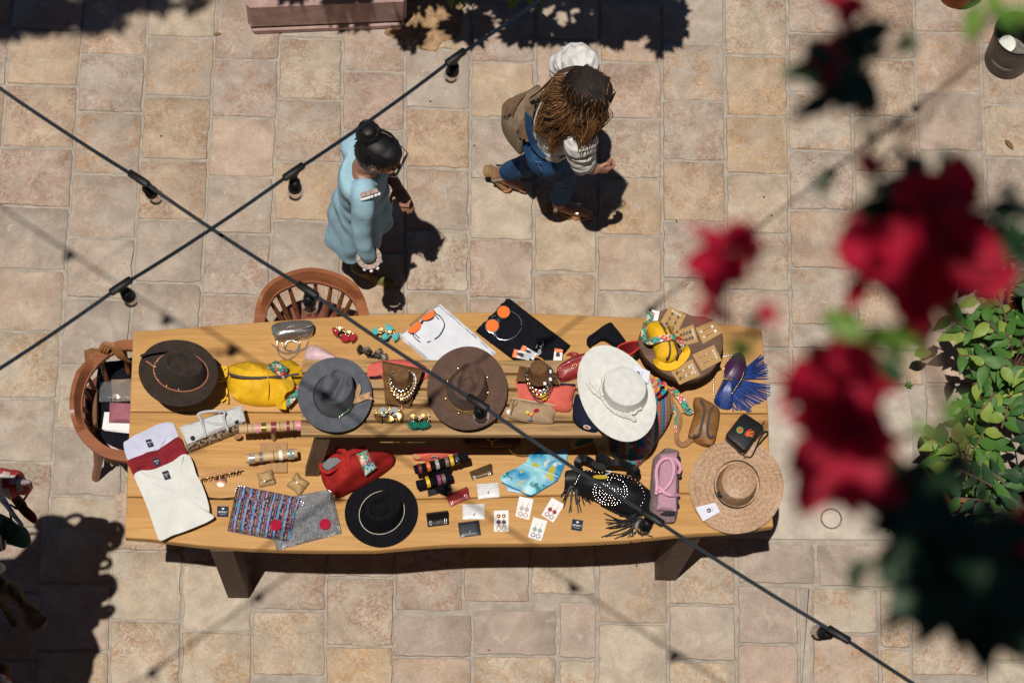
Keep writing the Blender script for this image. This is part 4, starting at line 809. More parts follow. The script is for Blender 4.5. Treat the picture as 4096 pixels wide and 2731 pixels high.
ear_stand('green tassel and gold earrings on a black stand beside the brown hat', 2, [(1400, 1480), (1515, 1480), (1510, 1525), (1398, 1522)], TB, [(1390, 1385, 1.3), (1510, 1385, 1.3)], M_tg, M_gold, M_glit, [(1390, 1420, -15, 60), (1520, 1420, 15, 60), (1400, 1430, 20, 60), (1500, 1430, -10, 60)])
def shirt_slab(label, k, c4, z, h, m, seed, wr=.006):
    th = thing('folded_shirt', label, 't-shirt', mid(Q(k, z, c4))); mb = MB(); mb.patch(Q(k, z, c4), h, 26, 30, .006, wr, seed, .5, jit=.01); part('body', mb, m, th); 
    mb = MB(); cc = Q(k, z, c4); c = mid(cc); mb.patch([c + (p - c) * .985 + (cc[1] - cc[0]).normalized() * .012 for p in cc], h * .55, 20, 20, .0, wr, seed + 3, .5); part('lower_fold', mb, m, th); return th
z9 = T + .034
th = shirt_slab('folded white shirt printed with orange sunglasses beyond the bench', 2, [(1215, 428), (1682, 58), (2350, 640), (1880, 1010)], T + .001, .024, M_white, 3); zp = T + .042
for pts in ([(1490, 215), (1600, 130), (1625, 122), (1642, 145), (1635, 185), (1590, 222), (1530, 240), (1500, 236)], [(1328, 356), (1450, 250), (1476, 272), (1475, 320), (1430, 370), (1380, 388), (1345, 380)]): flat(th, 2, pts, zp, M_orange, 'printed_lens', .002, 3)
for pts, r in (([(1640, 150), (1705, 190), (1750, 260), (1750, 320), (1700, 410), (1640, 458)], .0022), ([(1595, 480), (1550, 495)], .0016), ([(1470, 490), (1420, 450), (1375, 392)], .002), ([(1460, 445), (1410, 395)], .002), ([(1440, 250), (1485, 270), (1500, 240)], .005), ([(1500, 240), (1560, 238), (1620, 210), (1642, 150)], .0025), ([(1640, 165), (1690, 225)], .002), ([(1625, 118), (1648, 150)], .004), ([(1345, 385), (1400, 398)], .003)): cable(th, 2, pts, zp, r, M_ink, 'print_line', 5, flat=.3)
mb = MB()
for i in range(15): 
    a = q(2, 1350 + i * 14.5, 298 - i * 12.5, zp); mb.box(a, (.0016, .011, .0012), rz(.75 + .1 * math.sin(i * 2)), 0); mb.box(a + Vector((.004, .003, 0)), (.006, .0014, .0012), rz(.75), 0)
part('printed_lettering', mb, M_ink, th)['kind'] = 'stuff'
th = shirt_slab('folded black shirt printed with orange sunglasses and white swing tags', 3, [(70, 375), (432, -5), (1172, 560), (815, 940)], T + .001, .024, M_blkcloth, 8); zp = T + .041
for x, y, r in ((395, 140, 74), (262, 302, 75)):
    flat(th, 3, ell(3, (x, y, r, r * .95, 0), 24), zp, M_orange, 'printed_lens', .002); mb = MB(); mb.tube(Q(3, zp + .001, ell(3, (x, y, r + 7, r * .95 + 7, 0), 26)), .0022, 5, True, flat=.4); part('printed_rim', mb, M_silver if y > 200 else M_blk, th)
for pts, m, r in (([(330, 215), (345, 250), (340, 270)], M_silver, .004), ([(250, 200), (300, 180)], M_silver, .003), ([(605, 330), (560, 400), (500, 445), (430, 467), (340, 455), (285, 400), (260, 385)], M_silver, .002), ([(470, 130), (550, 170), (600, 240), (605, 300)], mat('pale_print', (.12, .12, .12), .6), .0016), ([(300, 385), (310, 425)], M_silver, .004), ([(275, 400), (290, 430)], M_silver, .003)): cable(th, 3, pts, zp, r, m, 'print_line', 5, flat=.4)
Mt = rz(1.15); text('Costa Azul', .020, Mt, q(3, 820, 580, zp + .002), M_winkl, th); text('READY', .006, Mt, q(3, 785, 545, zp + .002), M_winkl, th)
def tagcard(label, k, quad, split, z, ang):
    t2 = thing('swing_tag', label, 'tag', mid(Q(k, z, quad))); flat(t2, k, quad, z, M_card, 'card', .0012); a, b, c, d = quad; L_ = lambda p, r, s: (p[0] + (r[0] - p[0]) * s, p[1] + (r[1] - p[1]) * s)
    flat(t2, k, [a, L_(a, b, split), L_(d, c, split), d], z + .0014, M_orange, 'orange_end', .0006); i = lambda u, v: L_(L_(a, b, u), L_(d, c, u), v)
    flat(t2, k, [i(split, .3), i(.5, .22), i(.62, .25), i(.66, .5), i(.62, .75), i(.5, .72), i(split, .62)], z + .0014, mat('photo_grey', (.05, .05, .055), .6), 'photo_print', .0005); dots(t2, k, [i(.6, .6)], z + .0016, .003, M_red, 'red_mark', .3)
    text('Costa Azul', .0085, rz(ang), mid(Q(k, z + .0024, [a, L_(a, b, split), L_(d, c, split), d])), M_winkl, t2)
tagcard('white and orange swing tag lying underneath on the black shirt', 3, [(622, 530), (792, 628), (742, 708), (588, 588)], .3, T + .043, 1.0)
tagcard('leftmost white and orange swing tag on the black shirt', 3, [(517, 576), (712, 628), (692, 710), (494, 668)], .25, T + .046, 1.35)
tagcard('white and orange swing tag at the right corner of the black shirt', 3, [(996, 566), (978, 714), (1080, 716), (1092, 584)], .27, T + .043, -3.0)
cable(th, 3, [(695, 662), (780, 655), (830, 625), (825, 580)], T + .048, .002, mat('pale_string', (.5, .52, .58), .6), 'tag_string', 5); cable(th, 3, [(760, 665), (820, 680), (865, 712)], T + .046, .003, mat('orange_string', (.75, .3, .03), .6), 'tag_string', 5)
th = bag('cap', 'stack of folded black cloth caps at the far edge of the table', 'cap', 3, [(1368, 500), (1390, 432), (1500, 355), (1640, 268), (1700, 315), (1780, 410), (1835, 490), (1820, 520), (1725, 545), (1640, 500), (1580, 470), (1500, 480), (1450, 520), (1410, 555), (1385, 530)], T, .05, M_blkcloth, wr=.008, edge=.5)
for pts in ([(1390, 500), (1450, 420), (1560, 400), (1680, 440), (1740, 520)], [(1400, 445), (1500, 375), (1640, 345), (1740, 400), (1800, 490)]): cable(th, 3, pts, T + .046, .004, M_blkcloth, 'fold', 6, flat=.6)
# pouches and busts on the bench
th = bag('canvas_pouch', 'salmon canvas pouch lying behind the left jewellery bust', 'pouch', 2, [(850, 805), (905, 735), (1000, 708), (1200, 694), (1400, 705), (1490, 745), (1565, 800), (1580, 880), (1500, 925), (1250, 925), (1000, 915), (868, 912)], TB, .05, M_salmon, wr=.004)
strap(th, 2, [(872, 905), (940, 905), (1015, 895)], TB + .035, .008, .003, M_navy, 'zip'); cable(th, 2, [(1565, 780), (1535, 840), (1550, 880), (1570, 830)], TB + .05, .0012, mat('pink_string', (.6, .3, .35), .7), 'string')
def bust(label, k, board, nb, nt, rb, rt, zt, zb2, h):
    th = thing('jewellery_bust', label, 'jewellery bust', mid(Q(k, TB, board)))
    top = [q(k, x, y, z) for (x, y), z in zip(board, zb2)]; n = (top[1] - top[0]).cross(top[3] - top[0]).normalized(); n = n if n.z > 0 else -n
    mb = MB(); mb.loft([[p - n * .012 for p in top], [p for p in top]]); part('board', mb, M_cork, th); mb = MB()
    a, b = top[0].lerp(top[1], .5), top[2].lerp(top[3], .5); mb.loft([[Vector((p.x, p.y, TB + .001)) for p in (top[0] - Vector((0, -.01, 0)), top[1] - Vector((0, -.01, 0)), top[1], top[0])], [top[0] - n * .013 + Vector((0, .0, -.004)), top[1] - n * .013 + Vector((0, .0, -.004)), top[1] - n * .03, top[0] - n * .03]]); part('back_support', mb, M_cork, th)
    B, C = q(k, nb[0], nb[1], zt - h), q(k, nt[0], nt[1], zt); mb = MB(); ax = (C - B).normalized(); Mx = frame3((1, 0, 0), ax); L_ = (C - B).length
    mb.lathe([(rb, 0), (rb * .86, L_ * .25), (rt * 1.06, L_ * .7), (rt, L_ - .003), (rt - .003, L_)], B, 28, Mx); part('neck', mb, M_cork, th); return th, B, Mx
def necklace(label, c, Mx, r, sag, m, bead, n, thick, grp='necklaces on the jewellery busts'):
    mb = MB(); P = [c + Mx @ Vector((math.cos(t) * r, math.sin(t) * r - sag * max(0, -math.sin(t)) ** 2, -.012 * max(0, -math.sin(t)))) for t in (2 * math.pi * i / n for i in range(n))]
    for i, p in enumerate(P):
        if bead: mb.ball(p, thick * (1 + .4 * (i % 2)), 6, 4)
        else:
            d = (P[(i + 1) % n] - P[i - 1]).normalized(); s = Mx @ Vector((0, 0, 1)); x = d.cross(s); a, b = (x, s) if i % 2 else (s, x)
            mb.tube([p + d * math.cos(t) * thick * 1.7 + a * math.sin(t) * thick for t in (j * math.pi / 3 for j in range(6))], thick * .34, 5, True)
    o = solo('necklace', label, 'necklace', mb, m, None, grp); return o
th, B, Mx = bust('brown suede jewellery bust with layered gold and pearl necklaces', 2, [(1022, 738), (1500, 830), (1345, 1266), (1060, 1213)], (1252, 945), (1245, 868), .045, .0355, TB + .165, (TB + .12, TB + .12, TB + .016, TB + .016), .055)
necklace('silver chain close to the neck of the left bust', B + Mx @ Vector((0, 0, .02)), Mx, .047, .012, M_silver, 0, 40, .0034); necklace('short gold chain on the left bust', B + Mx @ Vector((0, 0, .008)), Mx, .052, .02, M_gold, 0, 44, .0034); necklace('long gold link chain hanging lowest on the left bust', B, Mx, .057, .032, M_gold, 0, 44, .0042); necklace('gold bead chain on the left bust', B + Mx @ Vector((0, 0, .004)), Mx, .054, .014, M_gold, 1, 44, .0026)
necklace('white pearl chain on the right side of the left bust', B + Mx @ Vector((.006, -.002, .001)), Mx, .056, .024, M_pearl, 1, 36, .0042)
th, B, Mx = bust('brown suede jewellery bust standing upright behind the salmon pouch', 3, [(575, 800), (1010, 880), (1045, 990), (540, 950)], (818, 885), (806, 785), .055, .037, TB + .20, (TB + .13, TB + .13, TB + .09, TB + .09), .07)
necklace('silver and gold link chain on the upright bust', B + Mx @ Vector((0, 0, .01)), Mx, .056, .022, M_silver, 0, 44, .004); necklace('gold link chain on the upright bust', B + Mx @ Vector((0, 0, .002)), Mx, .060, .034, M_gold, 0, 46, .004); necklace('dark chain hanging lowest on the upright bust', B + Mx @ Vector((0, 0, -.004)), Mx, .061, .046, M_tk, 0, 46, .004)
for x, y, lb_ in ((812, 910, 'left side'), (880, 980, 'lowest link'), (945, 930, 'lower right'), (942, 840, 'upper right')):
    t2 = thing('price_tag', 'tiny white price tag at the %s of the upright bust chains' % lb_, 'price tag', q(3, x, y, TB + .16), 'tiny price tags'); flat(t2, 3, [(x - 16, y - 20), (x + 16, y - 16), (x + 16, y + 20), (x - 16, y + 18)], TB + .16, M_card, 'card', .001)
th = bag('canvas_pouch', 'salmon canvas pouch embroidered with a pineapple', 'pouch', 3, [(538, 930), (700, 962), (1000, 1000), (1120, 990), (1242, 985), (1215, 1120), (1190, 1270), (1140, 1305), (1000, 1290), (850, 1262), (700, 1225), (585, 1180), (562, 1060)], TB, .065, M_salmon, wr=.005)
strap(th, 3, [(1055, 985), (1150, 993), (1238, 998)], TB + .04, .009, .003, M_navy, 'zip')
flat(th, 3, ell(3, (870, 1138, 48, 40, -8), 18), TB + .066, mat('yellow_embroidery', (.7, .42, .03), .7, .2, 120), 'pineapple', .003)
for dx, dy in ((-35, -35), (-12, -55), (5, -85), (22, -52), (45, -40), (-45, -15), (55, -18)): flat(th, 3, [(868, 1105), (868 + dx * .5 - 8, 1100 + dy * .5), (870 + dx, 1100 + dy), (868 + dx * .5 + 8, 1104 + dy * .5)], TB + .067, M_turq, 'pineapple_leaf', .002)
th = bag('canvas_pouch', 'beige canvas pouch embroidered with a cocktail glass', 'pouch', 3, [(490, 1148), (600, 1160), (800, 1195), (1000, 1222), (1016, 1258), (985, 1380), (975, 1446), (800, 1440), (600, 1412), (452, 1375), (447, 1335), (470, 1220)], TB, .055, M_beige, wr=.005)
strap(th, 3, [(495, 1155), (700, 1185), (1005, 1240)], TB + .042, .006, .003, mat('pale_zip', (.42, .33, .22), .6), 'zip'); z = TB + .058; M_or2 = mat('orange_embroidery', (.7, .2, .03), .7)
flat(th, 3, [(672, 1330), (762, 1322), (720, 1368)], z, M_or2, 'cocktail', .002); flat(th, 3, [(690, 1335), (750, 1330), (722, 1345)], z + .002, mat('yellow_thread', (.75, .5, .08), .7), 'cocktail_top', .001); cable(th, 3, [(720, 1365), (713, 1400)], z, .002, mat('blue_thread', (.12, .25, .4), .7), 'stem'); cable(th, 3, [(682, 1398), (735, 1406)], z, .002, mat('blue_thread2', (.12, .25, .4), .7), 'foot'); cable(th, 3, [(730, 1335), (750, 1300)], z, .002, mat('blue_straw', (.05, .3, .45), .7), 'straw')
flat(th, 3, ell(3, (676, 1322, 24, 20, 0), 12), z, mat('lemon_thread', (.7, .5, .1), .7), 'lemon', .002); flat(th, 3, ell(3, (780, 1298, 34, 22, -15), 14), z, M_red, 'lips', .002)
t2 = thing('round_tag', 'round white paper tag tied to the beige cocktail pouch', 'tag', q(3, 480, 1325, TB + .02)); flat(t2, 3, ell(3, (478, 1322, 52, 34, 20), 16), TB + .02, M_card, 'paper', .0015); cable(t2, 3, [(550, 1160), (555, 1210), (510, 1250), (485, 1310)], TB + .05, .0015, M_tan, 'cord'); cable(t2, 3, [(530, 1160), (500, 1230), (490, 1310), (478, 1350)], TB + .045, .0015, M_tan, 'cord')
th = bag('cap', 'navy cloth cap with an oval badge under the white rope hat', 'cap', 3, [(1222, 1180), (1250, 1110), (1290, 1140), (1330, 1260), (1420, 1430), (1500, 1535), (1400, 1530), (1300, 1490), (1215, 1400), (1210, 1280)], TB, .07, M_navy, wr=.004, edge=.5); flat(th, 3, ell(3, (1376, 1495, 44, 22, 15), 16), TB + .05, M_card, 'badge', .002); flat(th, 3, ell(3, (1376, 1495, 36, 16, 15), 14), TB + .0522, mat('badge_red', (.3, .07, .05), .7), 'badge_centre', .001)
th = bag('belt_bag', 'red leather oval belt bag with stitched rim beside the upright bust', 'belt bag', 3, [(1018, 835), (1070, 770), (1180, 705), (1340, 648), (1400, 690), (1400, 820), (1280, 895), (1105, 945), (1055, 930), (1030, 880)], TB, .075, M_rbelt, wr=.002, edge=.75)
dots(th, 3, along([(1040, 810), (1080, 775), (1190, 712), (1330, 660)], 14) + along([(1040, 825), (1120, 825), (1220, 795), (1310, 750)], 12), TB + .078, .0022, M_silver, 'stitch'); strap(th, 3, [(1045, 905), (1110, 905), (1220, 870), (1290, 840)], TB + .05, .005, .003, M_gold, 'zip'); dots(th, 3, [(1210, 765), (1235, 750), (1255, 755), (1285, 740)], TB + .08, .004, M_gold, 'ornament')
th = thing('leather_tassel', 'red leather tassel behind the red belt bag', 'tassel', q(3, 1215, 690, T)); 
for i in range(13): 
    t = -2.9 + i * .23; mb = MB(); c = q(3, 1215, 670, TB - .1); mb.strap([c, c + Vector((math.cos(-t) * .018, math.sin(-t) * .015, .008)), c + Vector((math.cos(-t) * .034, math.sin(-t) * .025, .0))], .004, .0015); part('strand', mb, M_rbelt, th)
mb = MB(); c = q(3, 1215, 670, TB - .1); mb.lathe([(.005, -.015), (.009, -.01), (.009, .004), (.004, .008)], c, 10); part('knot', mb, M_rbelt, th); cable(th, 3, [(1215, 672), (1225, 720), (1260, 760)], TB - .1, .003, M_rbelt, 'cord')
o_ = [(1738, 560), (1795, 515), (1900, 488), (1990, 485), (2014, 508), (1990, 555), (1935, 605), (1870, 640), (1795, 612)]; th = thing('bucket_bag', 'open bright red leather bucket bag behind the white rope hat', 'bag', mid(Q(3, T, o_))); top = spline(Q(3, T + .2, o_), 3, True); c = mid(top); base = [Vector((c.x + (p.x - c.x) * .8 - .05, c.y + (p.y - c.y) * .9 - .06, T + .001)) for p in top]; inn = [Vector((c.x + (p.x - c.x) * .94, c.y + (p.y - c.y) * .94, p.z)) for p in top]; ib = [Vector((p.x, p.y, p.z + .012)) for p in base]
mb = MB(); mb.loft([base, top, inn, ib]); part('body', mb, M_rbelt, th); mb = MB(); mb.tube(top, .004, 6, True); part('rim', mb, mat('bright_red_edge', (.5, .03, .02), .4), th)
# ------------------------------------------------------------------ right end: wood slice with earring cards and bags
M_slice = wood('dark_wood_slice', (.17, .098, .062), (.10, .055, .035), .9, .6, 'X', (.15, .09, .07)); M_bark = mat('bark', (.085, .048, .03), .9, .35, 40, .8, 90); zs = T + .21
th = thing('wood_slab', 'raised dark wood slice carrying earring cards and a small yellow bag', 'display stand', q(4, 700, 550, T)); o_ = spline(Q(4, zs, [(213, 490), (230, 400), (290, 280), (380, 190), (480, 125), (565, 97), (700, 122), (780, 152), (860, 180), (1000, 190), (1110, 235), (1170, 310), (1210, 420), (1215, 540), (1180, 660), (1140, 750), (1080, 830), (960, 905), (850, 940), (700, 938), (620, 905), (540, 870), (500, 850), (400, 770), (310, 690), (245, 590)]), 3, True)
mb = MB(); mb.prism(o_, zs - .05, zs - .003, .003); part('bark_edge', mb, M_bark, th); mb = MB(); c = mid(o_); mb.prism([c + (p - c) * .985 for p in o_], zs - .004, zs, .001); part('top_face', mb, M_slice, th); mb = MB(); mb.box((c.x, c.y, T + .08), (.18, .15, .158)); part('support_block', mb, M_bleg, th)
t2 = thing('paper_tag', 'plain white paper tag at the back of the wood slice', 'tag', q(4, 420, 180, zs)); flat(t2, 4, [(372, 115), (468, 135), (440, 260), (380, 245)], zs + .001, M_card, 'paper', .0015)
def ecard(label, k, quad, z, m, style, cols, lettering=None):
    t2 = thing('earring_card', label, 'earrings', mid(Q(k, z, quad)), None); flat(t2, k, quad, z + .0005, m, 'card', .0015); a, b, c, d = [q(k, x, y, z + .004) for x, y in quad]; I = lambda u, v: (a * (1 - u) + b * u) * (1 - v) + (d * (1 - u) + c * u) * v
    for s, u in enumerate((.32, .68)):
        n = len(cols)
        for i, (m_, r, fl) in enumerate(cols):
            p = I(u, .26 + .56 * i / max(1, n - 1)); mb = MB()
            if fl == 'ball': mb.ball(p, r, 10, 6, .7)
            elif fl == 'flower':
                for j in range(7): mb.ball(p + Vector((math.cos(j * .9) * r * .7, math.sin(j * .9) * r * .7, 0)), r * .45, 6, 4)
                mb.ball(p + Vector((0, 0, r * .3)), r * .4, 6, 4)
            elif fl == 'ring': mb.tube([p + Vector((math.cos(j * .45) * r, math.sin(j * .45) * r, 0)) for j in range(14)], r * .22, 6, True)
            elif fl == 'drop': mb.tube([p + Vector((math.sin(j * .45) * r * (.5 + .5 * (1 - math.cos(j * .45)) / 2), -math.cos(j * .45) * -r * 1.2, 0)) for j in range(14)], r * .14, 6, True)
            elif fl == 'stone': mb.ball(p, r, 8, 5, .6, Matrix(((.65, 0, 0), (0, 1, 0), (0, 0, 1))))
            o = part('earring_piece', mb, m_, t2)
            if fl == 'ring': mb = MB(); mb.disc(p - Vector((0, 0, .001)), r * .85, .003, 12); part('earring_disc', mb, M_pearl, t2)
        mb = MB(); mb.tube([I(u, .24), I(u, .82)], .001, 5); part('wire', mb, M_gold, t2)
    if lettering: ang = math.atan2((b - a).y, (b - a).x); text(lettering, (b - a).length * .22, rz(ang), I(.5, .13) - Vector((0, 0, .001)), M_winkl, t2)
    return t2
M_ss = mat('smoky_stone', (.10, .09, .10), .15, .4, 150); M_dg = mat('dark_gold_stone', (.16, .11, .05), .2, .3, 90, metal=.6); M_wst = mat('clear_stone', (.62, .55, .5), .15, .2, 120)
ecard('brown card with long dark drop earrings at the back of the wood slice', 4, [(585, 72), (778, 176), (655, 420), (470, 265)], zs, M_kraft, 0, [(M_ss, .009, 'stone'), (M_ss, .008, 'stone'), (M_ss, .0075, 'ball')], 'brinco')
ecard('brown card with two rows of smoky stone earrings beside the yellow bag', 4, [(858, 288), (922, 490), (745, 542), (655, 372)], zs, M_kraft, 0, [(M_ss, .010, 'stone'), (M_ss, .009, 'stone'), (M_ss, .009, 'stone'), (M_dg, .009, 'stone')], 'brinco')
ecard('brown card with pearl earrings at the right of the wood slice', 4, [(1112, 235), (1215, 378), (975, 515), (888, 330)], zs, M_kraft, 0, [(M_pearl, .008, 'ball'), (M_pearl, .006, 'ball')])
ecard('brown card with thin silver wire earrings near the blue purse', 4, [(1105, 528), (1198, 712), (960, 835), (850, 643)], zs, M_kraft, 0, [(M_silver, .0035, 'ball'), (M_silver, .003, 'ball'), (M_silver, .003, 'ball'), (M_silver, .0028, 'ball')], 'brinco')
ecard('brown card with clear and dark gold stone earrings overhanging the near rim', 4, [(850, 695), (945, 885), (700, 997), (590, 825)], zs, M_kraft, 0, [(M_wst, .010, 'stone'), (M_wst, .008, 'stone'), (M_dg, .009, 'stone')], 'brinco')
th = bag('leather_bag', 'small yellow leather bag with dark zips and a beaded strap on the wood slice', 'bag', 4, [(318, 305), (345, 265), (440, 247), (500, 282), (545, 350), (565, 300), (605, 320), (640, 420), (672, 540), (692, 640), (640, 695), (560, 720), (440, 690), (410, 590), (370, 480), (330, 380)], zs, .085, M_yel, wr=.004, edge=.45)
for pts in ([(470, 262), (510, 320), (560, 430), (590, 560), (575, 660), (540, 690)], [(565, 305), (605, 390), (650, 510), (680, 620), (660, 680)]): strap(th, 4, pts, zs + .084, .008, .004, M_brz, 'zip')
strap(th, 4, [(435, 690, .02), (450, 745), (520, 785), (620, 780), (710, 720), (770, 640), (775, 590), (735, 535, .03)], zs + .01, .036, .006, M_yel, 'shoulder_strap'); strap(th, 4, [(305, 470, -.04), (350, 490, -.01), (440, 465), (560, 440), (640, 430), (690, 470, -.02), (760, 540, -.05)], zs + .098, .030, .004, M_bead, 'beaded_strap')
strap(th, 4, [(368, 140), (352, 210), (345, 285)], zs + .02, .030, .004, M_bead, 'beaded_strap'); strap(th, 4, [(300, 300), (275, 390), (290, 470), (335, 520)], zs + .02, .022, .004, M_bead, 'beaded_strap'); cable(th, 4, [(280, 270), (310, 290), (290, 330), (275, 310)], zs + .02, .003, M_gold, 'clasp', closed=True)
M_blue = mat('blue_leather', (.012, .035, .17), .4, .3, 25, .2, 110); M_purp = mat('purple_leather', (.045, .012, .05), .4, .3, 25, .2, 110)
th = bag('fringed_purse', 'blue and purple leather purse with long blue fringe at the right end', 'purse', 4, [(1108, 1165), (1150, 1060), (1215, 920), (1222, 790), (1290, 690), (1370, 622), (1450, 640), (1492, 780), (1462, 900), (1400, 1010), (1340, 1090), (1312, 1260), (1205, 1268), (1125, 1210)], T, .075, M_blue, wr=.006)
mb = MB(); mb.puff(spline(Q(4, T + .05, [(1222, 920), (1232, 790), (1295, 695), (1370, 630), (1445, 650), (1482, 780), (1455, 880), (1380, 950), (1290, 960)]), 3, True), T + .05, .035, 4, .4, .003); part('flap', mb, M_purp, th); dots(th, 4, along([(1455, 850), (1430, 930), (1370, 1020), (1320, 1090)], 12) + along([(1225, 790), (1220, 860), (1225, 920), (1290, 940)], 10), T + .078, .0035, M_gold, 'stud'); dots(th, 4, along([(1105, 900), (1100, 1000), (1100, 1100)], 8) + along([(1200, 660), (1270, 650), (1340, 640)], 8), T + .01, .0045, M_silver, 'chain_link'); mb = MB(); mb.disc(q(4, 1300, 935, T + .086), .009, .004, 12); part('clasp', mb, M_gold, th)
src = along([(1490, 790), (1470, 900), (1400, 1020), (1335, 1100), (1320, 1180)], 44); dst = along([(1650, 640), (1700, 690), (1725, 770), (1745, 880), (1758, 970), (1770, 1110), (1730, 1165), (1600, 1225), (1515, 1320), (1420, 1290), (1330, 1300)], 44)
for i, (a, b) in enumerate(zip(src, dst)):
    if i in (14, 15, 23): continue
    jx_, jy = random.uniform(-14, 14), random.uniform(-12, 12); strap(th, 4, [(a[0], a[1], .03), ((a[0] + b[0]) / 2 + jx_, (a[1] + b[1]) / 2 + jy, .012 + random.random() * .008), (b[0] + random.uniform(-22, 22), b[1] + jy, .003)], T + .002, .0055, .0018, M_blue, 'fringe_strip', 3)
th = bag('leather_bag', 'tan leather bag with two dark zips and a beaded strap', 'bag', 4, [(862, 1180), (940, 1158), (1000, 1190), (1090, 1235), (1165, 1310), (1162, 1420), (1135, 1560), (1112, 1660), (1070, 1712), (960, 1692), (870, 1640), (803, 1590), (838, 1450), (878, 1310)], T, .095, M_tan, wr=.004, edge=.62)
for pts in ([(950, 1170), (990, 1260), (985, 1360), (955, 1480), (930, 1580), (860, 1600)], [(1095, 1245), (1060, 1320), (1035, 1450), (1030, 1560), (1060, 1610), (1100, 1590)]): strap(th, 4, pts, T + .094, .012, .006, M_brz, 'zip')
strap(th, 4, [(850, 1290), (800, 1310), (750, 1210), (700, 1140), (640, 1075), (600, 1050)], T + .03, .03, .004, M_bead, 'beaded_strap'); strap(th, 4, [(600, 1050), (580, 1090), (610, 1200), (660, 1280), (700, 1370), (695, 1470), (665, 1560), (680, 1660), (740, 1700), (810, 1660), (860, 1620)], T + .02, .024, .004, M_tan, 'strap'); strap(th, 4, [(625, 1220), (655, 1330), (655, 1450), (650, 1560)], T + .028, .012, .004, M_bead, 'beaded_edge')
MULTI = [(.35, .10, .07), (.02, .18, .28), (.38, .16, .20), (.35, .20, .04), (.5, .42, .40), (.02, .22, .24)]
M_tote = uvmat('striped_woven_tote', cells(30, 34, MULTI, stripes=6.4), .75, .9)
th = thing('woven_tote', 'multicoloured woven tote bag half under the white rope hat', 'bag', q(4, 300, 1400, T)); o_ = spline(Q(4, T + .10, [(430, 1120), (480, 1000), (560, 1010), (625, 1240), (590, 1390), (520, 1520), (430, 1640), (300, 1830), (165, 1940), (60, 1880), (-90, 1760), (-220, 1600), (-180, 1350), (100, 1120)]), 3, True)
mb = MB(); mb.puff(o_, T, .17, 7, .45, .008, 3)
c = mid(o_)
for fi, f_ in enumerate(mb.f): mb.u[fi] = [((mb.v[i].x - c.x) * 2.0 + .5, (mb.v[i].y - c.y) * 2.0 + .5) for i in f_]
part('body', mb, M_tote, th)
LC = [mat('pink_wrap', (.5, .12, .16), .7), mat('yellow_wrap', (.65, .3, .03), .7), mat('teal_wrap', (.02, .28, .36), .7), mat('red_wrap', (.4, .03, .03), .7)]
for lp in ([(365, 970), (400, 925), (445, 930), (462, 970), (440, 1010), (405, 1040), (400, 1080)], [(400, 1085), (440, 1070), (455, 1030), (475, 985), (515, 972), (545, 1010), (535, 1060), (490, 1110), (445, 1150)]):
    w_ = spline(Q(4, T + .2, lp), 4)
    for i in range(0, len(w_) - 1, 4): mb = MB(); mb.tube(w_[i:i + 5], .0075, 8); part('wrapped_handle', mb, LC[(i // 4) % 4], th)
th = thing('zip_wallet', 'black leather zip wallet with an orange beaded flower and wrist strap', 'wallet', q(8, 1450, 170, T + .02)); cr_ = [(1290, 0), (1395, -62), (1450, -80), (1520, -55), (1690, 60), (1700, 95), (1640, 190), (1560, 310), (1450, 405), (1420, 408), (1330, 345), (1230, 240), (1222, 205), (1250, 80)]
cr_ = [(1450, -72), (1490, -68), (1690, 72), (1700, 100), (1475, 395), (1445, 405), (1235, 240), (1225, 205), (1400, -35)]
c4_ = [q(8, *p, T + .03) for p in ((1442, -82), (1706, 92), (1455, 416), (1214, 212))]
mb = MB(); mb.patch(c4_, .034, 16, 20, .008, .0006, 2, .6)
cc_ = mid(c4_)
for v_ in mb.v:
    d_ = max((v_ - p_).length < .02 and (.02 - (v_ - p_).length) or 0 for p_ in [Vector((p.x, p.y, v_.z)) for p in c4_]); v_ += (Vector((cc_.x, cc_.y, v_.z)) - v_).normalized() * d_ * .55
part('body', mb, M_blk, th); cable(th, 8, [(1232, 215), (1340, 310), (1455, 400), (1580, 240), (1695, 95)], T + .05, .0022, M_brz, 'zip')
z = T + .0705; M_of = mat('orange_beads', (.65, .16, .015), .5, .3, 200); mb = MB(); mb.disc(q(8, 1410, 116, z), .0165, .002, 16); part('beaded_disc', mb, mat('green_beads', (.02, .25, .08), .5), th)
for i in range(9): t = i * .698; c = q(8, 1410, 116, z + .002); mb = MB(); mb.prism([c + rz(t) @ Vector(v) for v in ((.001, 0, 0), (.007, .0045, 0), (.0145, 0, 0), (.007, -.0045, 0))], c.z, c.z + .0018); part('petal', mb, M_of, th)
for i, (dx, dy, L_) in enumerate(((60, -45, 1), (75, -20, 1.1), (80, 5, 1.1), (75, 30, 1), (45, 42, .7))): cable(th, 8, [(1465, 158), (1465 + dx * .6, 158 + dy * .6), (1465 + dx * 1.3 * L_, 158 + dy * 1.1 * L_)], z + .001, .0035, M_of if i % 2 else mat('red_beads', (.5, .05, .02), .5), 'beaded_finger', flat=.5)
strap(th, 8, [(1452, 425), (1500, 432), (1545, 430), (1600, 330), (1680, 225), (1735, 165), (1735, 135), (1700, 135), (1640, 220), (1590, 350), (1550, 420)], T + .03, .007, .003, M_blk, 'wrist_strap', up=(0, 0, 1)); cable(th, 8, [(1450, 415), (1470, 440), (1500, 430)], T + .03, .003, M_gold, 'clasp'); cable(th, 8, [(1672, 48), (1700, 5)], T + .045, .002, M_brz, 'zip_pull')
M_pw = uvmat('pink_weave', cells(36, 60, [(.64, .37, .47), (.58, .32, .42), (.68, .41, .51)]), .7, .8); M_gp = mat('grey_pink_weave', (.26, .16, .18), .85, .5, 160, .6, 200, col2=(.10, .09, .09))
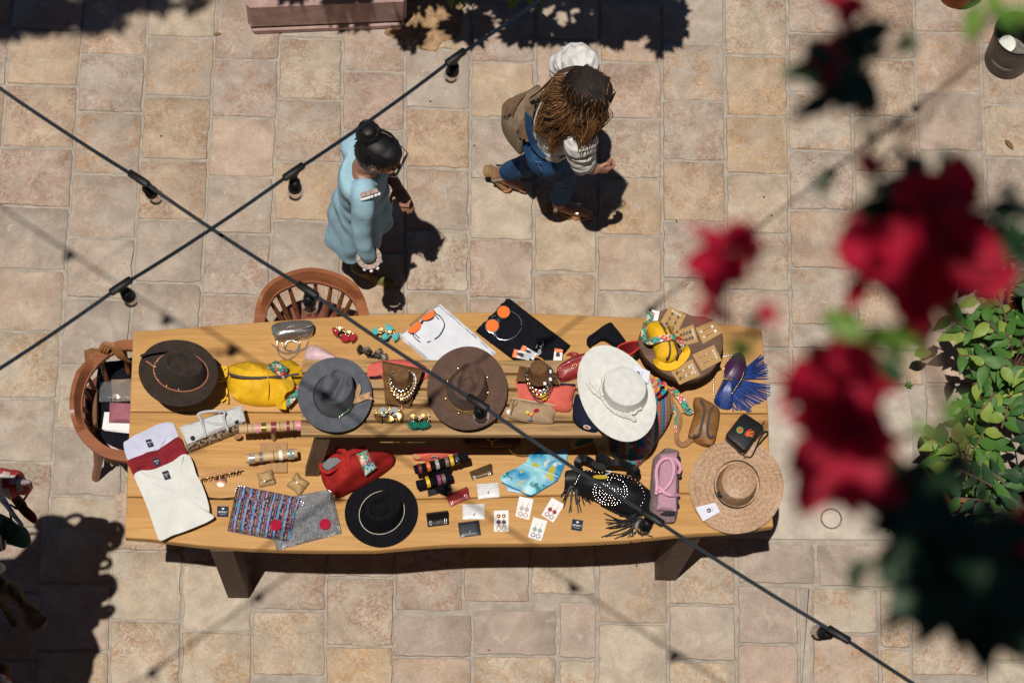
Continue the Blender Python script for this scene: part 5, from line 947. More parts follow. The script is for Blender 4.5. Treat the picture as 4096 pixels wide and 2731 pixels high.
th = bag('woven_bag', 'pink and grey rolled woven bag with pink rope handles', 'bag', 8, [(478, 375), (540, 335), (640, 352), (693, 392), (692, 600), (690, 880), (672, 1100), (640, 1195), (590, 1208), (520, 1195), (440, 1130), (348, 1050), (352, 850), (362, 680), (382, 480), (412, 430)], T, .085, M_gp, wr=.006, edge=.5)
mb = MB(); mb.patch([q(8, 462, 395, T + .078), q(8, 676, 375, T + .078), q(8, 665, 1078, T + .078), q(8, 425, 1055, T + .078)], .016, 12, 28, .016, .005, 4, rep=(1, 1)); part('flap', mb, M_pw, th)
M_ph = mat('pink_rope', (.62, .33, .44), .8, .1, 60, .3, 250)
cable(th, 8, [(425, 870, -.02), (435, 760), (425, 640), (440, 540), (490, 470), (560, 445), (610, 480), (632, 560), (620, 660), (570, 760), (510, 815), (450, 850)], T + .125, .0085, M_ph, 'handle', 8); cable(th, 8, [(690, 882, -.05), (600, 880), (520, 850), (460, 780)], T + .125, .0085, M_ph, 'handle', 8); cable(th, 8, [(560, 445), (660, 470, -.02), (712, 560, -.04), (690, 620, -.06)], T + .13, .0085, M_ph, 'handle', 8)
flat(th, 8, [(470, 1105), (520, 1080), (580, 1062), (640, 1080), (652, 1110), (600, 1125), (540, 1120)], T + .074, M_blk, 'mouth', .008); dots(th, 8, [(688, 450), (700, 655), (672, 1000)], T + .06, .012, M_blk, 'rivet', .5)
# black fringed, studded bag
th = bag('fringed_bag', 'black leather bag with silver studs and long black fringe at the near edge', 'bag', 7, [(1122, 600), (1180, 575), (1300, 568), (1450, 585), (1700, 610), (1900, 655), (2030, 740), (2130, 830), (2185, 920), (2170, 990), (2060, 1090), (1900, 1140), (1700, 1050), (1500, 950), (1300, 860), (1180, 780), (1120, 700)], T, .10, M_blk, wr=.006)
for pts, n in (([(1340, 590), (1450, 605), (1560, 615), (1770, 650), (1940, 695), (2010, 770), (2045, 850), (2055, 910), (2030, 970), (1985, 1040)], 24), ([(1310, 610), (1275, 670), (1240, 745)], 9)):
    for p in along(pts, n): mb = MB(); mb.ball(q(7, p[0], p[1], T + .075), .0042, 8, 5, .8); part('stud', mb, M_silver, th)
for r, n in ((20, 5), (55, 11), (92, 17), (130, 23), (168, 29), (200, 34)):
    for i in range(n):
        t = i / n * 6.283; mb = MB(); mb.ball(q(7, 1650 + r * math.cos(t) + random.uniform(-5, 5), 835 + r * .82 * math.sin(t) + random.uniform(-5, 5), T + .099 - (r / 200) ** 2 * .008), .0034, 6, 4, .8); part('stud', mb, M_silver, th)
t2 = thing('leaf_tag', 'yellow paper leaf tag on the black studded bag', 'tag', q(7, 1535, 668, T + .1)); flat(t2, 7, ell(7, (1535, 668, 92, 24, 2), 16), T + .103, mat('yellow_paper', (.38, .28, .02), .6), 'paper', .002); cable(t2, 7, [(1570, 660), (1640, 620), (1655, 600), (1570, 595)], T + .11, .0018, M_card, 'string')
for pts in ([(1290, 560, -.02), (1258, 500), (1300, 445, .01), (1360, 450, .02), (1430, 490), (1500, 540), (1600, 560)], [(1560, 590, -.01), (1570, 520), (1640, 500, .02), (1760, 500, .03), (1860, 530), (1930, 590), (1910, 660, -.02)], [(1480, 450, .0), (1560, 440, .02), (1640, 480, .03)], [(1830, 560, .0), (1930, 560, .02), (1965, 610, .01), (1945, 660, -.02)]): strap(th, 7, pts, T + .12, .03, .006, M_blk, 'handle')
ends = [(1070, 880), (1068, 912), (1090, 960), (1100, 1030), (1165, 1090), (1190, 1078), (1275, 1090), (1310, 1085), (1345, 1000), (1420, 985), (1415, 960), (1250, 990), (1440, 960), (1480, 935), (1290, 960), (1120, 870), (1240, 940), (1380, 960)]
for e in ends: s = (random.uniform(1150, 1290), random.uniform(600, 790)); strap(th, 7, [(s[0], s[1], .05), ((s[0] + e[0]) / 2 + random.uniform(-30, 10), (s[1] + e[1]) / 2, .03), (e[0], e[1], .003)], T + .002, .0052, .0018, M_blk, 'fringe_strip', 4)
for i in range(14): x = 1130 + i * 12; strap(th, 7, [(1170 + i * 8, 590, .05), (1125 + i * 9, 690, .05), (1120 + i * 13, 800 + 10 * (i % 3), .02)], T + .01, .006, .002, M_blk, 'fringe_strip', 4)
ends = [(1540, 1005), (1575, 1090), (1590, 1165), (1620, 1230), (1630, 1275), (1545, 1375), (1595, 1270), (1700, 1395), (1780, 1370), (1830, 1330), (1650, 1215), (1720, 1080), (1760, 1130), (1690, 1160), (1860, 1380), (1640, 1330), (1930, 1330), (1800, 1250), (1600, 1200), (1720, 1260)]
for e in ends: s = (random.uniform(1900, 2030), random.uniform(1090, 1200)); strap(th, 7, [(s[0], s[1], .05), ((s[0] + e[0]) / 2 + random.uniform(-20, 20), (s[1] + e[1]) / 2 + random.uniform(0, 40), .025), (e[0], e[1], .003)], T + .002, .0052, .0018, M_blk, 'fringe_strip', 4)
for e in ((1590, 1470), (1890, 1480), (1910, 1440), (2020, 1430), (2140, 1390), (1880, 1400)): s = (random.uniform(1850, 2050), 1220); strap(th, 7, [(s[0], s[1], .04), ((s[0] + e[0]) / 2, 1330, .006), (e[0] + 6, 1372, -.004), (e[0], e[1], -.05)], T + .004, .0052, .0018, M_blk, 'fringe_strip', 4)
# scarf
def scarf_mat():
    m = bpy.data.materials.new('turquoise_silk'); m.use_nodes = True; N = m.node_tree.nodes; L = m.node_tree.links; p = N['Principled BSDF']; tc = N.new('ShaderNodeTexCoord')
    def nz(s, d, w=0): n = N.new('ShaderNodeTexNoise'); n.inputs['Scale'].default_value = s; n.inputs['Detail'].default_value = 2; n.inputs['Distortion'].default_value = d; n.noise_dimensions = '4D'; n.inputs['W'].default_value = w; L.new(tc.outputs['Object'], n.inputs['Vector']); return n.outputs[0]
    def rp(s, st): r = N.new('ShaderNodeValToRGB'); L.new(s, r.inputs[0]); e = r.color_ramp.elements; e[0].position, e[0].color = st[0][0], (*st[0][1], 1); e[1].position, e[1].color = st[1][0], (*st[1][1], 1); return r.outputs[0]
    def mx(f, a, b): x = N.new('ShaderNodeMix'); x.data_type = 'RGBA'; L.new(f, x.inputs[0]); L.new(a, x.inputs['A']); (L.new(b, x.inputs['B']) if not isinstance(b, tuple) else setattr(x.inputs['B'], 'default_value', (*b, 1))); return x.outputs['Result']
    c = rp(nz(12, .3), ((.36, (.005, .20, .42)), (.60, (.22, .50, .58)))); B = ((0, 0, 0), (1, 1, 1))
    c = mx(rp(nz(16, .5, 3), ((.60, B[0]), (.66, B[1]))), c, (.58, .60, .58)); c = mx(rp(nz(19, .2, 7), ((.61, B[0]), (.63, B[1]))), c, (.40, .36, .05)); c = mx(rp(nz(24, .1, 12), ((.61, B[0]), (.63, B[1]))), c, (.0, .17, .20))
    L.new(c, p.inputs['Base Color']); p.inputs['Roughness'].default_value = .35; return m
th = thing('silk_scarf', 'folded turquoise patterned silk scarf in front of the bench', 'scarf', q(7, 740, 650, T)); z = T + .02
mb = MB(); mb.prism(Q(7, T + .006, [(420, 755), (440, 830), (560, 850), (712, 884), (740, 820)]), T + .001, T + .007, .002); part('lower_fold', mb, mat('pale_blue_silk', (.30, .42, .58), .4), th)
mb = MB(); mb.puff(spline(Q(7, T + .014, [(358, 690), (395, 632), (520, 575), (650, 500), (690, 430), (740, 375), (900, 350), (1120, 345), (1145, 430), (1115, 520), (1078, 600), (1032, 700), (880, 790), (720, 880), (580, 822), (455, 765), (372, 722)]), 2, True), T + .007, .018, 5, .6, .006, 2); part('silk', mb, scarf_mat(), th)
cable(th, 7, [(372, 726), (455, 772), (590, 830), (716, 882), (880, 792), (1030, 702)], T + .014, .0035, mat('blue_hem', (.005, .16, .30), .4), 'hem', 6, 3, flat=.6); cable(th, 7, [(620, 510), (800, 575), (1040, 665)], T + .026, .002, mat('pale_crease', (.3, .5, .58), .4), 'crease', 5)
text('kaj', .02, rz(-.45), q(7, 478, 670, T + .028), mat('teal_ink', (.0, .12, .16), .5), th)
# cards, wallets, bracelet rolls in front of the bench
ecard('white card with copper ball and gold hoop earrings', 7, [(280, 1062), (452, 1058), (455, 1310), (282, 1312)], T, M_card, 1, [(M_cop, .0095, 'ball'), (mat('plum_stone', (.10, .03, .06), .3), .0095, 'flower'), (M_gold, .0115, 'drop')])
ecard('white card with white flower and pearl disc earrings', 7, [(580, 893), (747, 930), (695, 1172), (532, 1128)], T, M_card, 1, [(M_pearl, .006, 'ball'), (mat('pale_flower', (.5, .45, .42), .6, .2, 150), .0095, 'flower'), (mat('pink_ring', (.4, .16, .18), .4), .0085, 'ring')])
ecard('white card with red flower earrings turned to the right', 7, [(962, 908), (1110, 992), (980, 1203), (838, 1115)], T, M_card, 1, [(M_pearl, .006, 'ball'), (mat('red_flower', (.38, .06, .07), .6, .2, 150), .0095, 'flower'), (mat('wine_ring', (.25, .06, .08), .4), .0085, 'ring')])
ecard('white card with pale green flower and blue ring earrings', 7, [(745, 1138), (912, 1185), (838, 1420), (680, 1372)], T, M_card, 1, [(M_pearl, .006, 'ball'), (mat('mint_flower', (.35, .45, .42), .6, .2, 150), .0095, 'flower'), (mat('blue_ring', (.05, .06, .22), .4), .0085, 'ring')])
def deer(th, k, x, y, z, s, ang):
    c = q(k, x, y, z); M_ = rz(ang); mb = MB(); P = lambda a, b: c + M_ @ Vector((a * s, b * s, 0))
    mb.prism([P(-.003, .004), P(.003, .004), P(.0025, -.004), P(0, -.0075), P(-.0025, -.004)], c.z, c.z + .002)
    for sg in (-1, 1):
        mb.tube([P(sg * .002, .004), P(sg * .009, .006), P(sg * .016, .011)], .0011 * s, 5); mb.tube([P(sg * .006, .005), P(sg * .007, .011)], .001 * s, 5); mb.tube([P(sg * .011, .0075), P(sg * .011, .013)], .001 * s, 5)
    part('deer_head_emblem', mb, M_gold, th)
def wallet(label, c4, m, ang, dc):
    th = thing('folded_wallet', label, 'wallet', mid(Q(6, T, c4))); mb = MB(); mb.patch(Q(6, T, c4), .007, 14, 12, 0, .0008, 2, .8, zf=lambda u, v: .03 * math.exp(-((v - .68) / .22) ** 2)); part('leather', mb, m, th)
    deer(th, 6, dc[0], dc[1], T + .016, 1.0, ang); a, b, c, d = c4
    for u in (.1, .18, .82, .9): dots(th, 6, [(c4[0][0] + (c4[1][0] - c4[0][0]) * u + (c4[3][0] - c4[0][0]) * v, c4[0][1] + (c4[1][1] - c4[0][1]) * u + (c4[3][1] - c4[0][1]) * v) for v in (.12, .2, .28, .36, .44)], T + .016, .0017, M_silver, 'stud_row')
wallet('black folded leather wallet with a gold deer head and studs', [(1562, 1258), (1816, 1225), (1795, 1064), (1540, 1095)], M_blk, .13, (1688, 1195)); wallet('burgundy folded leather wallet with a gold deer head and studs', [(1828, 1022), (2062, 920), (2018, 784), (1772, 888)], M_rbelt, .42, (1935, 930)); wallet('bronze folded leather wallet with a gold deer head near the scarf', [(2085, 705), (2332, 640), (2302, 510), (2048, 610)], mat('bronze_leather', (.13, .085, .05), .35, .2, 40, metal=.5), .27, (2205, 640))
M_wl = mat('white_silver_leather', (.60, .60, .60), .4, .10, 30, .2, 120)
def holder(label, k, c4, m, mark):
    th = thing('card_holder', label, 'card holder', mid(Q(k, T, c4))); mb = MB(); mb.patch(Q(k, T, c4), .006, 8, 8, .001, .0004, 2, .9); part('leather', mb, m, th); a, b, c, d = c4
    for v in (.16, .30): cable(th, k, [(a[0] + (d[0] - a[0]) * v, a[1] + (d[1] - a[1]) * v), (b[0] + (c[0] - b[0]) * v, b[1] + (c[1] - b[1]) * v)], T + .0065, .0009, mat('slot_edge', tuple(x * .4 for x in m.node_tree.nodes['Principled BSDF'].inputs[0].default_value[:3]), .6), 'slot', 4, 0)
    mb = MB(); p = q(k, mark[0], mark[1], T + .008); mb.ball(p, .0045, 6, 4, .5); mb.ball(p + Vector((.002, .007, 0)), .0035, 6, 4, .5); part('emblem', mb, mat('blue_crystal', (.15, .25, .4), .15), th)
holder('white leather card holder nearest to the bronze wallet', 7, [(80, 755), (332, 733), (349, 905), (95, 926)], M_wl, (215, 855)); holder('white leather card holder with a blue crystal beside the black card holder', 6, [(1970, 988), (2228, 984), (2228, 1165), (1972, 1166)], M_wl, (2105, 1115)); holder('black leather card holder with a small crystal emblem', 6, [(1915, 1208), (2163, 1175), (2190, 1350), (1940, 1383)], mat('dark_navy_leather', (.018, .02, .028), .4, .2, 40), (2055, 1318))
th = thing('bracelet_stand', 'black velvet double roll bracelet stand in front of the bench', 'stand', q(6, 1700, 700, T)); flat(th, 6, [(1555, 815), (1830, 755), (1848, 822), (1568, 900)], T + .002, M_blk, 'base_plate', .008)
A1 = roll(th, 6, (1405, 585), (2035, 428), T + .145, .0205, M_blkfelt); A2 = roll(th, 6, (1430, 765), (1845, 665), T + .075, .0205, M_blkfelt); mb = MB(); a, b = q(6, 1700, 515, T + .135), q(6, 1680, 850, T + .01); mb.strap([a, (a + b) / 2 + Vector((0, .02, 0)), b], .1, .006, (0, 1, 1)); part('back_panel', mb, M_blkfelt, th)
for t, c, lb in ((.10, (.20, .02, .03), 'burgundy leather bracelet on the upper black roll'), (.255, (.65, .13, .02), 'orange leather bracelet on the upper black roll'), (.42, None, 'snakeskin bracelet on the upper black roll'), (.60, (.16, .10, .08), 'taupe leather bracelet on the upper black roll'), (.69, (.65, .40, .01), 'yellow leather bracelet on the upper black roll'), (.785, (.02, .022, .035), 'navy leather bracelet on the upper black roll')):
    b_ = band(lb, *A1, t, .0205, .016, mat('bracelet_leather', c, .5) if c else mat('snakeskin', (.5, .48, .42), .5, .5, 120, col2=(.12, .11, .1)), 'leather bracelets on the black rolls', dangle=t > .65); mb = MB(); p = A1[0].lerp(A1[1], t) + Vector((0, -.014, .019)); mb.ball(p, .0038, 8, 5); ORG[b_] = b_.location.copy(); part('clasp', mb, M_silver, b_)
for t, c, lb in ((.32, (.65, .40, .01), 'yellow leather bracelet on the lower black roll'), (.63, (.30, .06, .19), 'purple leather bracelet on the lower black roll'), (.76, (.16, .10, .08), 'taupe leather bracelet on the lower black roll')):
    b_ = band(lb, *A2, t, .0205, .016, mat('bracelet_leather', c, .5), 'leather bracelets on the black rolls', dangle=True); mb = MB(); p = A2[0].lerp(A2[1], t) + Vector((0, -.014, .019)); mb.ball(p, .0038, 8, 5); ORG[b_] = b_.location.copy(); part('clasp', mb, M_silver, b_)
th = bag('canvas_pouch', 'salmon canvas pouch embroidered with a rainbow under the bench edge', 'pouch', 6, [(1395, 312), (1600, 325), (1920, 335), (1918, 390), (1900, 430), (1780, 455), (1640, 475), (1480, 465), (1390, 455)], T, .05, M_salmon, wr=.004)
for i, c in enumerate(((.5, .05, .04), (.6, .25, .03), (.05, .2, .3))): cable(th, 6, [(1595 + i * 9, 440), (1605 + i * 7, 415 + i * 6), (1640, 408 + i * 9), (1675 - i * 7, 415 + i * 6), (1690 - i * 9, 440)], T + .052, .0028, mat('rainbow_thread', c, .7), 'rainbow')
flat(th, 6, ell(6, (1428, 430, 48, 26, 25), 14), T + .04, M_kraft, 'paper_tag', .002)
th = bag('drawstring_bag', 'red suede bag with an open mouth and a beaded diamond panel', 'bag', 6, [(284, 510), (300, 430), (380, 370), (470, 340), (600, 345), (700, 350), (840, 335), (1000, 345), (1130, 370), (1172, 420), (1150, 500), (1050, 590), (920, 675), (840, 720), (700, 790), (580, 850), (505, 870), (440, 830), (350, 755), (312, 670)], T, .16, M_red, wr=.016, steps=8)
flat(th, 6, [(312, 510), (350, 470), (420, 440), (500, 432), (555, 435), (545, 480), (490, 540), (430, 580), (385, 602), (335, 570)], T + .125, mat('grey_felt_lining', (.16, .17, .18), .9, .3, 120), 'mouth', .02, 2)
cable(th, 6, [(300, 520), (340, 455), (430, 420), (560, 422), (575, 450), (500, 550), (420, 600), (370, 615), (310, 575)], T + .148, .008, M_red, 'mouth_rim', 8, 4, True, flat=.6)
mb = MB(); mb.patch([q(6, 718, 400, T + .16), q(6, 850, 342, T + .145), q(6, 962, 560, T + .13), q(6, 830, 655, T + .135)], .006, 12, 16, .018, .002, 4, rep=(.55, .9)); part('beaded_panel', mb, M_bead2, th)
for pts in ([(545, 330, -.03), (590, 390), (625, 430), (615, 500), (632, 560, -.02)], [(610, 395), (700, 365), (830, 325, -.03)], [(470, 350, -.02), (540, 345), (600, 400)]): strap(th, 6, pts, T + .165, .022, .006, M_red, 'tie')
# under the bench
th = bag('leather_pouch', 'dark brown leather pouch with a tooled deer in the shade under the bench', 'pouch', 7, [(-60, 160), (300, 160), (560, 170), (590, 260), (500, 305), (300, 318), (80, 305), (-40, 270)], T, .05, mat('dark_tooled_leather', (.10, .05, .025), .6, .25, 30), wr=.003)
dots(th, 7, along([(-20, 280), (80, 302), (300, 315), (500, 300)], 26), T + .045, .0022, M_gold, 'stitch'); deer(th, 7, 260, 265, T + .052, 2.2, 0)
mb = MB(); mb.tube(Q(7, T + .02, ell(7, (622, 308, 166, 112, 0), 40)), .0025, 6, True); solo('metal_hoop', 'thin metal hoop lying under the bench edge', 'hoop', mb, M_gold)
th = thing('painted_box', 'small painted wooden box with a green leaf under the bench', 'box', q(7, 1330, 260, T)); mb = MB(); mb.patch(Q(7, T, [(1170, 360), (1170, 190), (1505, 190), (1495, 280)]), .05, 6, 6, 0, 0, 1, .9); part('body', mb, M_kraft, th); flat(th, 7, [(1215, 300), (1300, 230), (1470, 215), (1400, 270), (1280, 310)], T + .054, mat('green_paint', (.05, .16, .10), .6), 'painted_leaf', .001)
th = thing('paper_sheet', 'white sheet of paper sticking out behind the bench leg', 'paper', q(6, 220, 500, T)); flat(th, 6, [(165, 480), (215, 370), (290, 380), (285, 575), (170, 540)], T + .001, M_card, 'sheet', .0015)
# ------------------------------------------------------------------ chairs
M_ch = wood('reddish_chair_wood', (.30, .105, .042), (.19, .06, .025), 1.2, .38, 'X', (.20, .075, .04), .2)
M_seat = mat('worn_chair_seat', (.17, .058, .040), .4, .18, 12)
def armchair(label, rail_px, crest, seat_px, spin, legs, zr=.775, zsit=.47):
    R_ = spline([at(x, y, zr) for x, y in rail_px], 6); s_c = at(seat_px[0], seat_px[1], zsit)
    th = thing('armchair', label, 'chair', Vector((s_c.x, s_c.y, 0)))
    mb = MB(); mb.strap(R_, .050, .026); part('arm_rail', mb, M_ch, th)
    n = len(R_); i0, i1 = int(crest[0] * n), int(crest[1] * n); C_ = R_[i0:i1]; c = mid(C_); mb = MB(); rings = []
    for j, p in enumerate(C_):
        d = (C_[min(j + 1, len(C_) - 1)] - C_[max(j - 1, 0)]); x = Vector((0, 0, 1)).cross(d).normalized(); x = x if (p - s_c).dot(x) > 0 else -x; e = min(1, min(j, len(C_) - 1 - j) / 4); hh = .014 + .05 * e
        rings.append([p - x * .020 + Vector((0, 0, .012)), p + x * .018 + Vector((0, 0, .012)), p + x * .026 + Vector((0, 0, hh)), p + x * .006 + Vector((0, 0, hh + .002))])
    mb.loft(rings); part('crest_rail', mb, M_ch, th)
    mb = MB(); so = [s_c + Vector((math.cos(t) * seat_px[2], math.sin(t) * seat_px[3], 0)) for t in (2 * math.pi * i / 32 for i in range(32))]; mb.prism(so, zsit - .035, zsit, .012); part('seat', mb, M_seat, th)
    for f_, dx_, dy_ in spin:
        a = R_[int(f_ * (n - 1))]; b = Vector((a.x + (s_c.x - a.x) * dx_, a.y + (s_c.y - a.y) * dy_, zsit - .005)); mb = MB(); mb.tube([a - Vector((0, 0, .008)), a.lerp(b, .35), a.lerp(b, .7), b], [.009, .0105, .0125, .0095], 8); part('spindle', mb, M_ch, th)
    for dx_, dy_, sx, sy in legs:
        a = s_c + Vector((dx_, dy_, -.02)); b = s_c + Vector((dx_ + sx, dy_ + sy, 0)); b.z = 0; m_ = a.lerp(b, .5) - Vector((sx, sy, 0)) * .25; mb = MB(); mb.tube(spline([a, m_, Vector((b.x, b.y, .03)), b], 4), [.024] * 5 + [.02] * 5 + [.017] * 3, 8); part('leg', mb, M_ch, th)
    for (a_, b_) in ((0, 1), (2, 3)):
        p_, r_ = [s_c + Vector((legs[k][0] + legs[k][2] * .6, legs[k][1] + legs[k][3] * .6, 0)) for k in (a_, b_)]; p_.z = r_.z = .2; mb = MB(); mb.tube([p_, r_], .011, 8); part('stretcher', mb, M_ch, th)
    return th
armchair('reddish wooden spindle back armchair pushed up to the far side of the table', [(1042, 1390), (1036, 1300), (1058, 1215), (1115, 1150), (1240, 1112), (1365, 1142), (1432, 1200), (1460, 1285), (1455, 1370)], (.18, .80), (1252, 1338, .205, .19),
         [(f, .38, .42) for f in (.30, .36, .42, .48, .54, .60, .66, .72)] + [(.2, .3, .2), (.80, .3, .2), (.1, .2, .0), (.9, .2, .0)], [(-.13, .1, -.03, .05), (.13, .1, .03, .05), (-.13, -.1, -.03, -.03), (.13, -.1, .03, -.03)])
armchair('reddish wooden armchair loaded with packages at the left end of the table', [(560, 1384), (480, 1385), (400, 1428), (335, 1510), (308, 1610), (322, 1710), (385, 1785), (450, 1818), (560, 1832)], (.30, .66), (475, 1640, .19, .215),
         [(f, .30, .25) for f in (.36, .43, .50, .57, .64)] + [(.26, .2, .3), (.74, .2, .3), (.12, .0, .25), (.88, .0, .25)], [(-.1, -.15, -.045, -.035), (-.1, .13, -.05, .03), (.12, -.15, .03, -.03), (.12, .13, .03, .03)])
zs2 = .475
bag('folded_garment', 'black folded garment lying on the seat of the left armchair', 'garment', 0, [(400, 1455), (470, 1440), (560, 1440), (570, 1640), (565, 1790), (470, 1790), (410, 1750), (385, 1640), (385, 1520)], zs2, .07, M_blkcloth, wr=.02)
th = thing('plastic_packet', 'clear plastic packet with a beige item on the left armchair', 'packet', at(470, 1565, .55)); mb = MB(); mb.patch([at(x, y, .545) for x, y in ((450, 1605), (550, 1600), (550, 1515), (446, 1520))], .012, 8, 8, .006, .004, 3); part('contents', mb, M_beige, th); mb = MB(); mb.patch([at(x, y, .56) for x, y in ((398, 1608), (550, 1604), (550, 1516), (398, 1528))], .01, 16, 12, .012, .006, 7)
M_film = mat('plastic_film', (.9, .93, .97), .2, trans=.92); M_film.node_tree.nodes['Principled BSDF'].inputs['IOR'].default_value = 1.15; part('film', mb, M_film, th)
th = thing('fabric_packet', 'dusty pink folded fabric packet on the left armchair', 'packet', at(480, 1650, .56)); mb = MB(); mb.patch([at(x, y, .555) for x, y in ((436, 1690), (560, 1694), (560, 1614), (440, 1610))], .02, 8, 8, .01, .005, 4); part('fabric', mb, mat('dusty_pink_fabric', (.30, .11, .14), .7, .12, 30), th)
th = thing('paper_stack', 'stack of white papers under the pink packet on the left armchair', 'papers', at(470, 1700, .53))
for i in range(3): mb = MB(); mb.patch([at(x, y, .535 + i * .006) for x, y in ((418 - i * 5, 1722 - i * 3), (560, 1738 - i * 6), (560, 1650), (424 - i * 3, 1648))], .004, 6, 6, 0, .003, i); part('sheet', mb, M_card, th)
th = thing('cardboard_bag', 'brown cardboard carrier bag leaning inside the left armchair', 'bag', at(365, 1620, .5)); o_ = [at(x, y, .6) for x, y in ((340, 1548), (388, 1562), (386, 1690), (372, 1705), (340, 1690))]; mb = MB(); mb.prism(o_, .48, .60, .004); part('cardboard', mb, mat('brown_cardboard', (.16, .085, .045), .8, .1, 30), th); flat(th, 0, ell(0, (357, 1626, 6, 40, 0), 14), .601, M_blk, 'handle_slot', .001)
th = thing('leather_bag', 'small tan leather bag hanging by its coiled strap from the left armchair', 'bag', at(375, 1410, .62)); mb = MB(); mb.puff([at(x, y, .66) for x, y in ((335, 1398), (365, 1388), (415, 1392), (430, 1410), (410, 1440), (370, 1470), (345, 1470), (338, 1435))], .60, .08, 4, .6, .004); part('body', mb, M_tan, th)
for i in range(3): mb = MB(); mb.strap(spline([at(x + i * 12, y + i * 4, z) for x, y, z in ((405, 1425, .74), (402, 1395, .82), (425, 1372, .85), (450, 1392, .83), (475, 1425, .78), (500, 1440, .7))], 4), .02, .004); part('strap', mb, M_tan, th)
th = thing('raffia_bundle', 'cream raffia fringe hanging beside the left armchair', 'fringe', at(465, 1830, .45))
for i in range(16): mb = MB(); x0 = 430 + i * 6; mb.strap(spline([at(x0, 1812, .60), at(x0 + random.uniform(-8, 8), 1830, .52), at(x0 + random.uniform(-16, 16), 1850 + random.uniform(-14, 16), .46)], 3), .012, .002); part('strand', mb, mat('cream_raffia', (.42, .35, .23), .8, .15, 60) if i == 0 else bpy.data.materials['cream_raffia'], th)
# ------------------------------------------------------------------ people
M_skin = mat('tan_skin', (.26, .12, .068), .5, .08, 30); M_skin2 = mat('olive_skin', (.33, .165, .10), .5, .08, 30)
M_hair = mat('black_hair', (.004, .0035, .004), .56, .3, 30, .12, 60, spec=.4); M_bhair = mat('brown_hair', (.135, .062, .024), .5, .35, 7, .2, 60, col2=(.085, .038, .015), spec=.3); M_dhair = mat('dark_brown_hair', (.014, .008, .0055), .6, .3, 20, .2, 50, spec=.25)
M_blue_c = mat('light_blue_linen', (.29, .46, .55), .9, .07, 20, .4, 120); M_den = mat('blue_denim', (.028, .080, .175), .9, .25, 14, .4, 160, col2=(.015, .047, .115)); M_wsh = mat('white_blouse', (.62, .60, .58), .9, .06, 12, .4, 60)
M_olive = mat('olive_shoe', (.16, .145, .05), .6, .15, 30); M_sole = mat('tan_sole', (.30, .19, .09), .7); M_suede = mat('taupe_suede', (.20, .145, .095), .95, .18, 20, .4, 120)
def fuse(name, mb, m, parent, voxel=.008, sm=4, label=None):
    """grow all overlapping shapes of mb into one continuous skin"""
    o = part(name, mb, m, parent, label); r = o.modifiers.new('r', 'REMESH'); r.mode = 'VOXEL'; r.voxel_size = voxel; r.use_smooth_shade = True
    s = o.modifiers.new('s', 'SMOOTH'); s.iterations = sm; s.factor = .5
    dg = bpy.context.evaluated_depsgraph_get(); me = bpy.data.meshes.new_from_object(o.evaluated_get(dg)); o.modifiers.clear(); old = o.data; o.data = me; bpy.data.meshes.remove(old)
    me.polygons.foreach_set('use_smooth', [True] * len(me.polygons)); me.name = name
    if not me.materials: me.materials.append(m)
    return o
def limb(mb, pts, r, n=12, sub=4):
    w_ = spline(pts, sub); k = len(w_); rr = []
    for i in range(k):
        f = i / (k - 1) * (len(r) - 1); a = int(min(f, len(r) - 2)); rr.append(r[a] + (r[a + 1] - r[a]) * (f - a))
    mb.tube(w_, rr, n); mb.ball(w_[0], rr[0] * .98, n, 7); mb.ball(w_[-1], rr[-1] * .98, n, 7)
def body_rings(mb, rings, F, n=28):
    F = Vector(F).normalized(); Lt = Vector((-F.y, F.x, 0)); rs = []
    for c, a, b, *k in rings: rs.append([Vector(c) + F * (math.cos(t) * a) + Lt * (math.sin(t) * b) + Vector((0, 0, (k[0] * math.cos(t) if k else 0))) for t in (2 * math.pi * i / n for i in range(n))])
    mb.loft(rs)
def headshape(mb, c, F, up=(0, 0, 1), s=1.0):
    F = Vector(F).normalized(); up = Vector(up); up = (up - F * up.dot(F)).normalized(); Lt = up.cross(F); M_ = Matrix((F, Lt, up)).transposed(); P = lambda x, y, z: Vector(c) + (F * x + Lt * y + up * z) * s
    def e(x, y, z, rx, ry, rz_): mb.ball(P(x, y, z), 1, 14, 9, 1, M_ @ Matrix(((rx * s, 0, 0), (0, ry * s, 0), (0, 0, rz_ * s))))
    e(-.012, 0, .025, .098, .076, .088); e(.022, 0, -.035, .066, .060, .075); e(.055, 0, -.078, .030, .034, .026); e(.088, 0, -.018, .020, .012, .026); e(.080, 0, .016, .012, .018, .03); e(.076, 0, -.052, .016, .025, .010)
    for sg in (-1, 1): e(-.005, sg * .076, -.012, .020, .010, .030); e(.064, sg * .035, -.015, .024, .024, .02)
    return P, M_, F, Lt, up
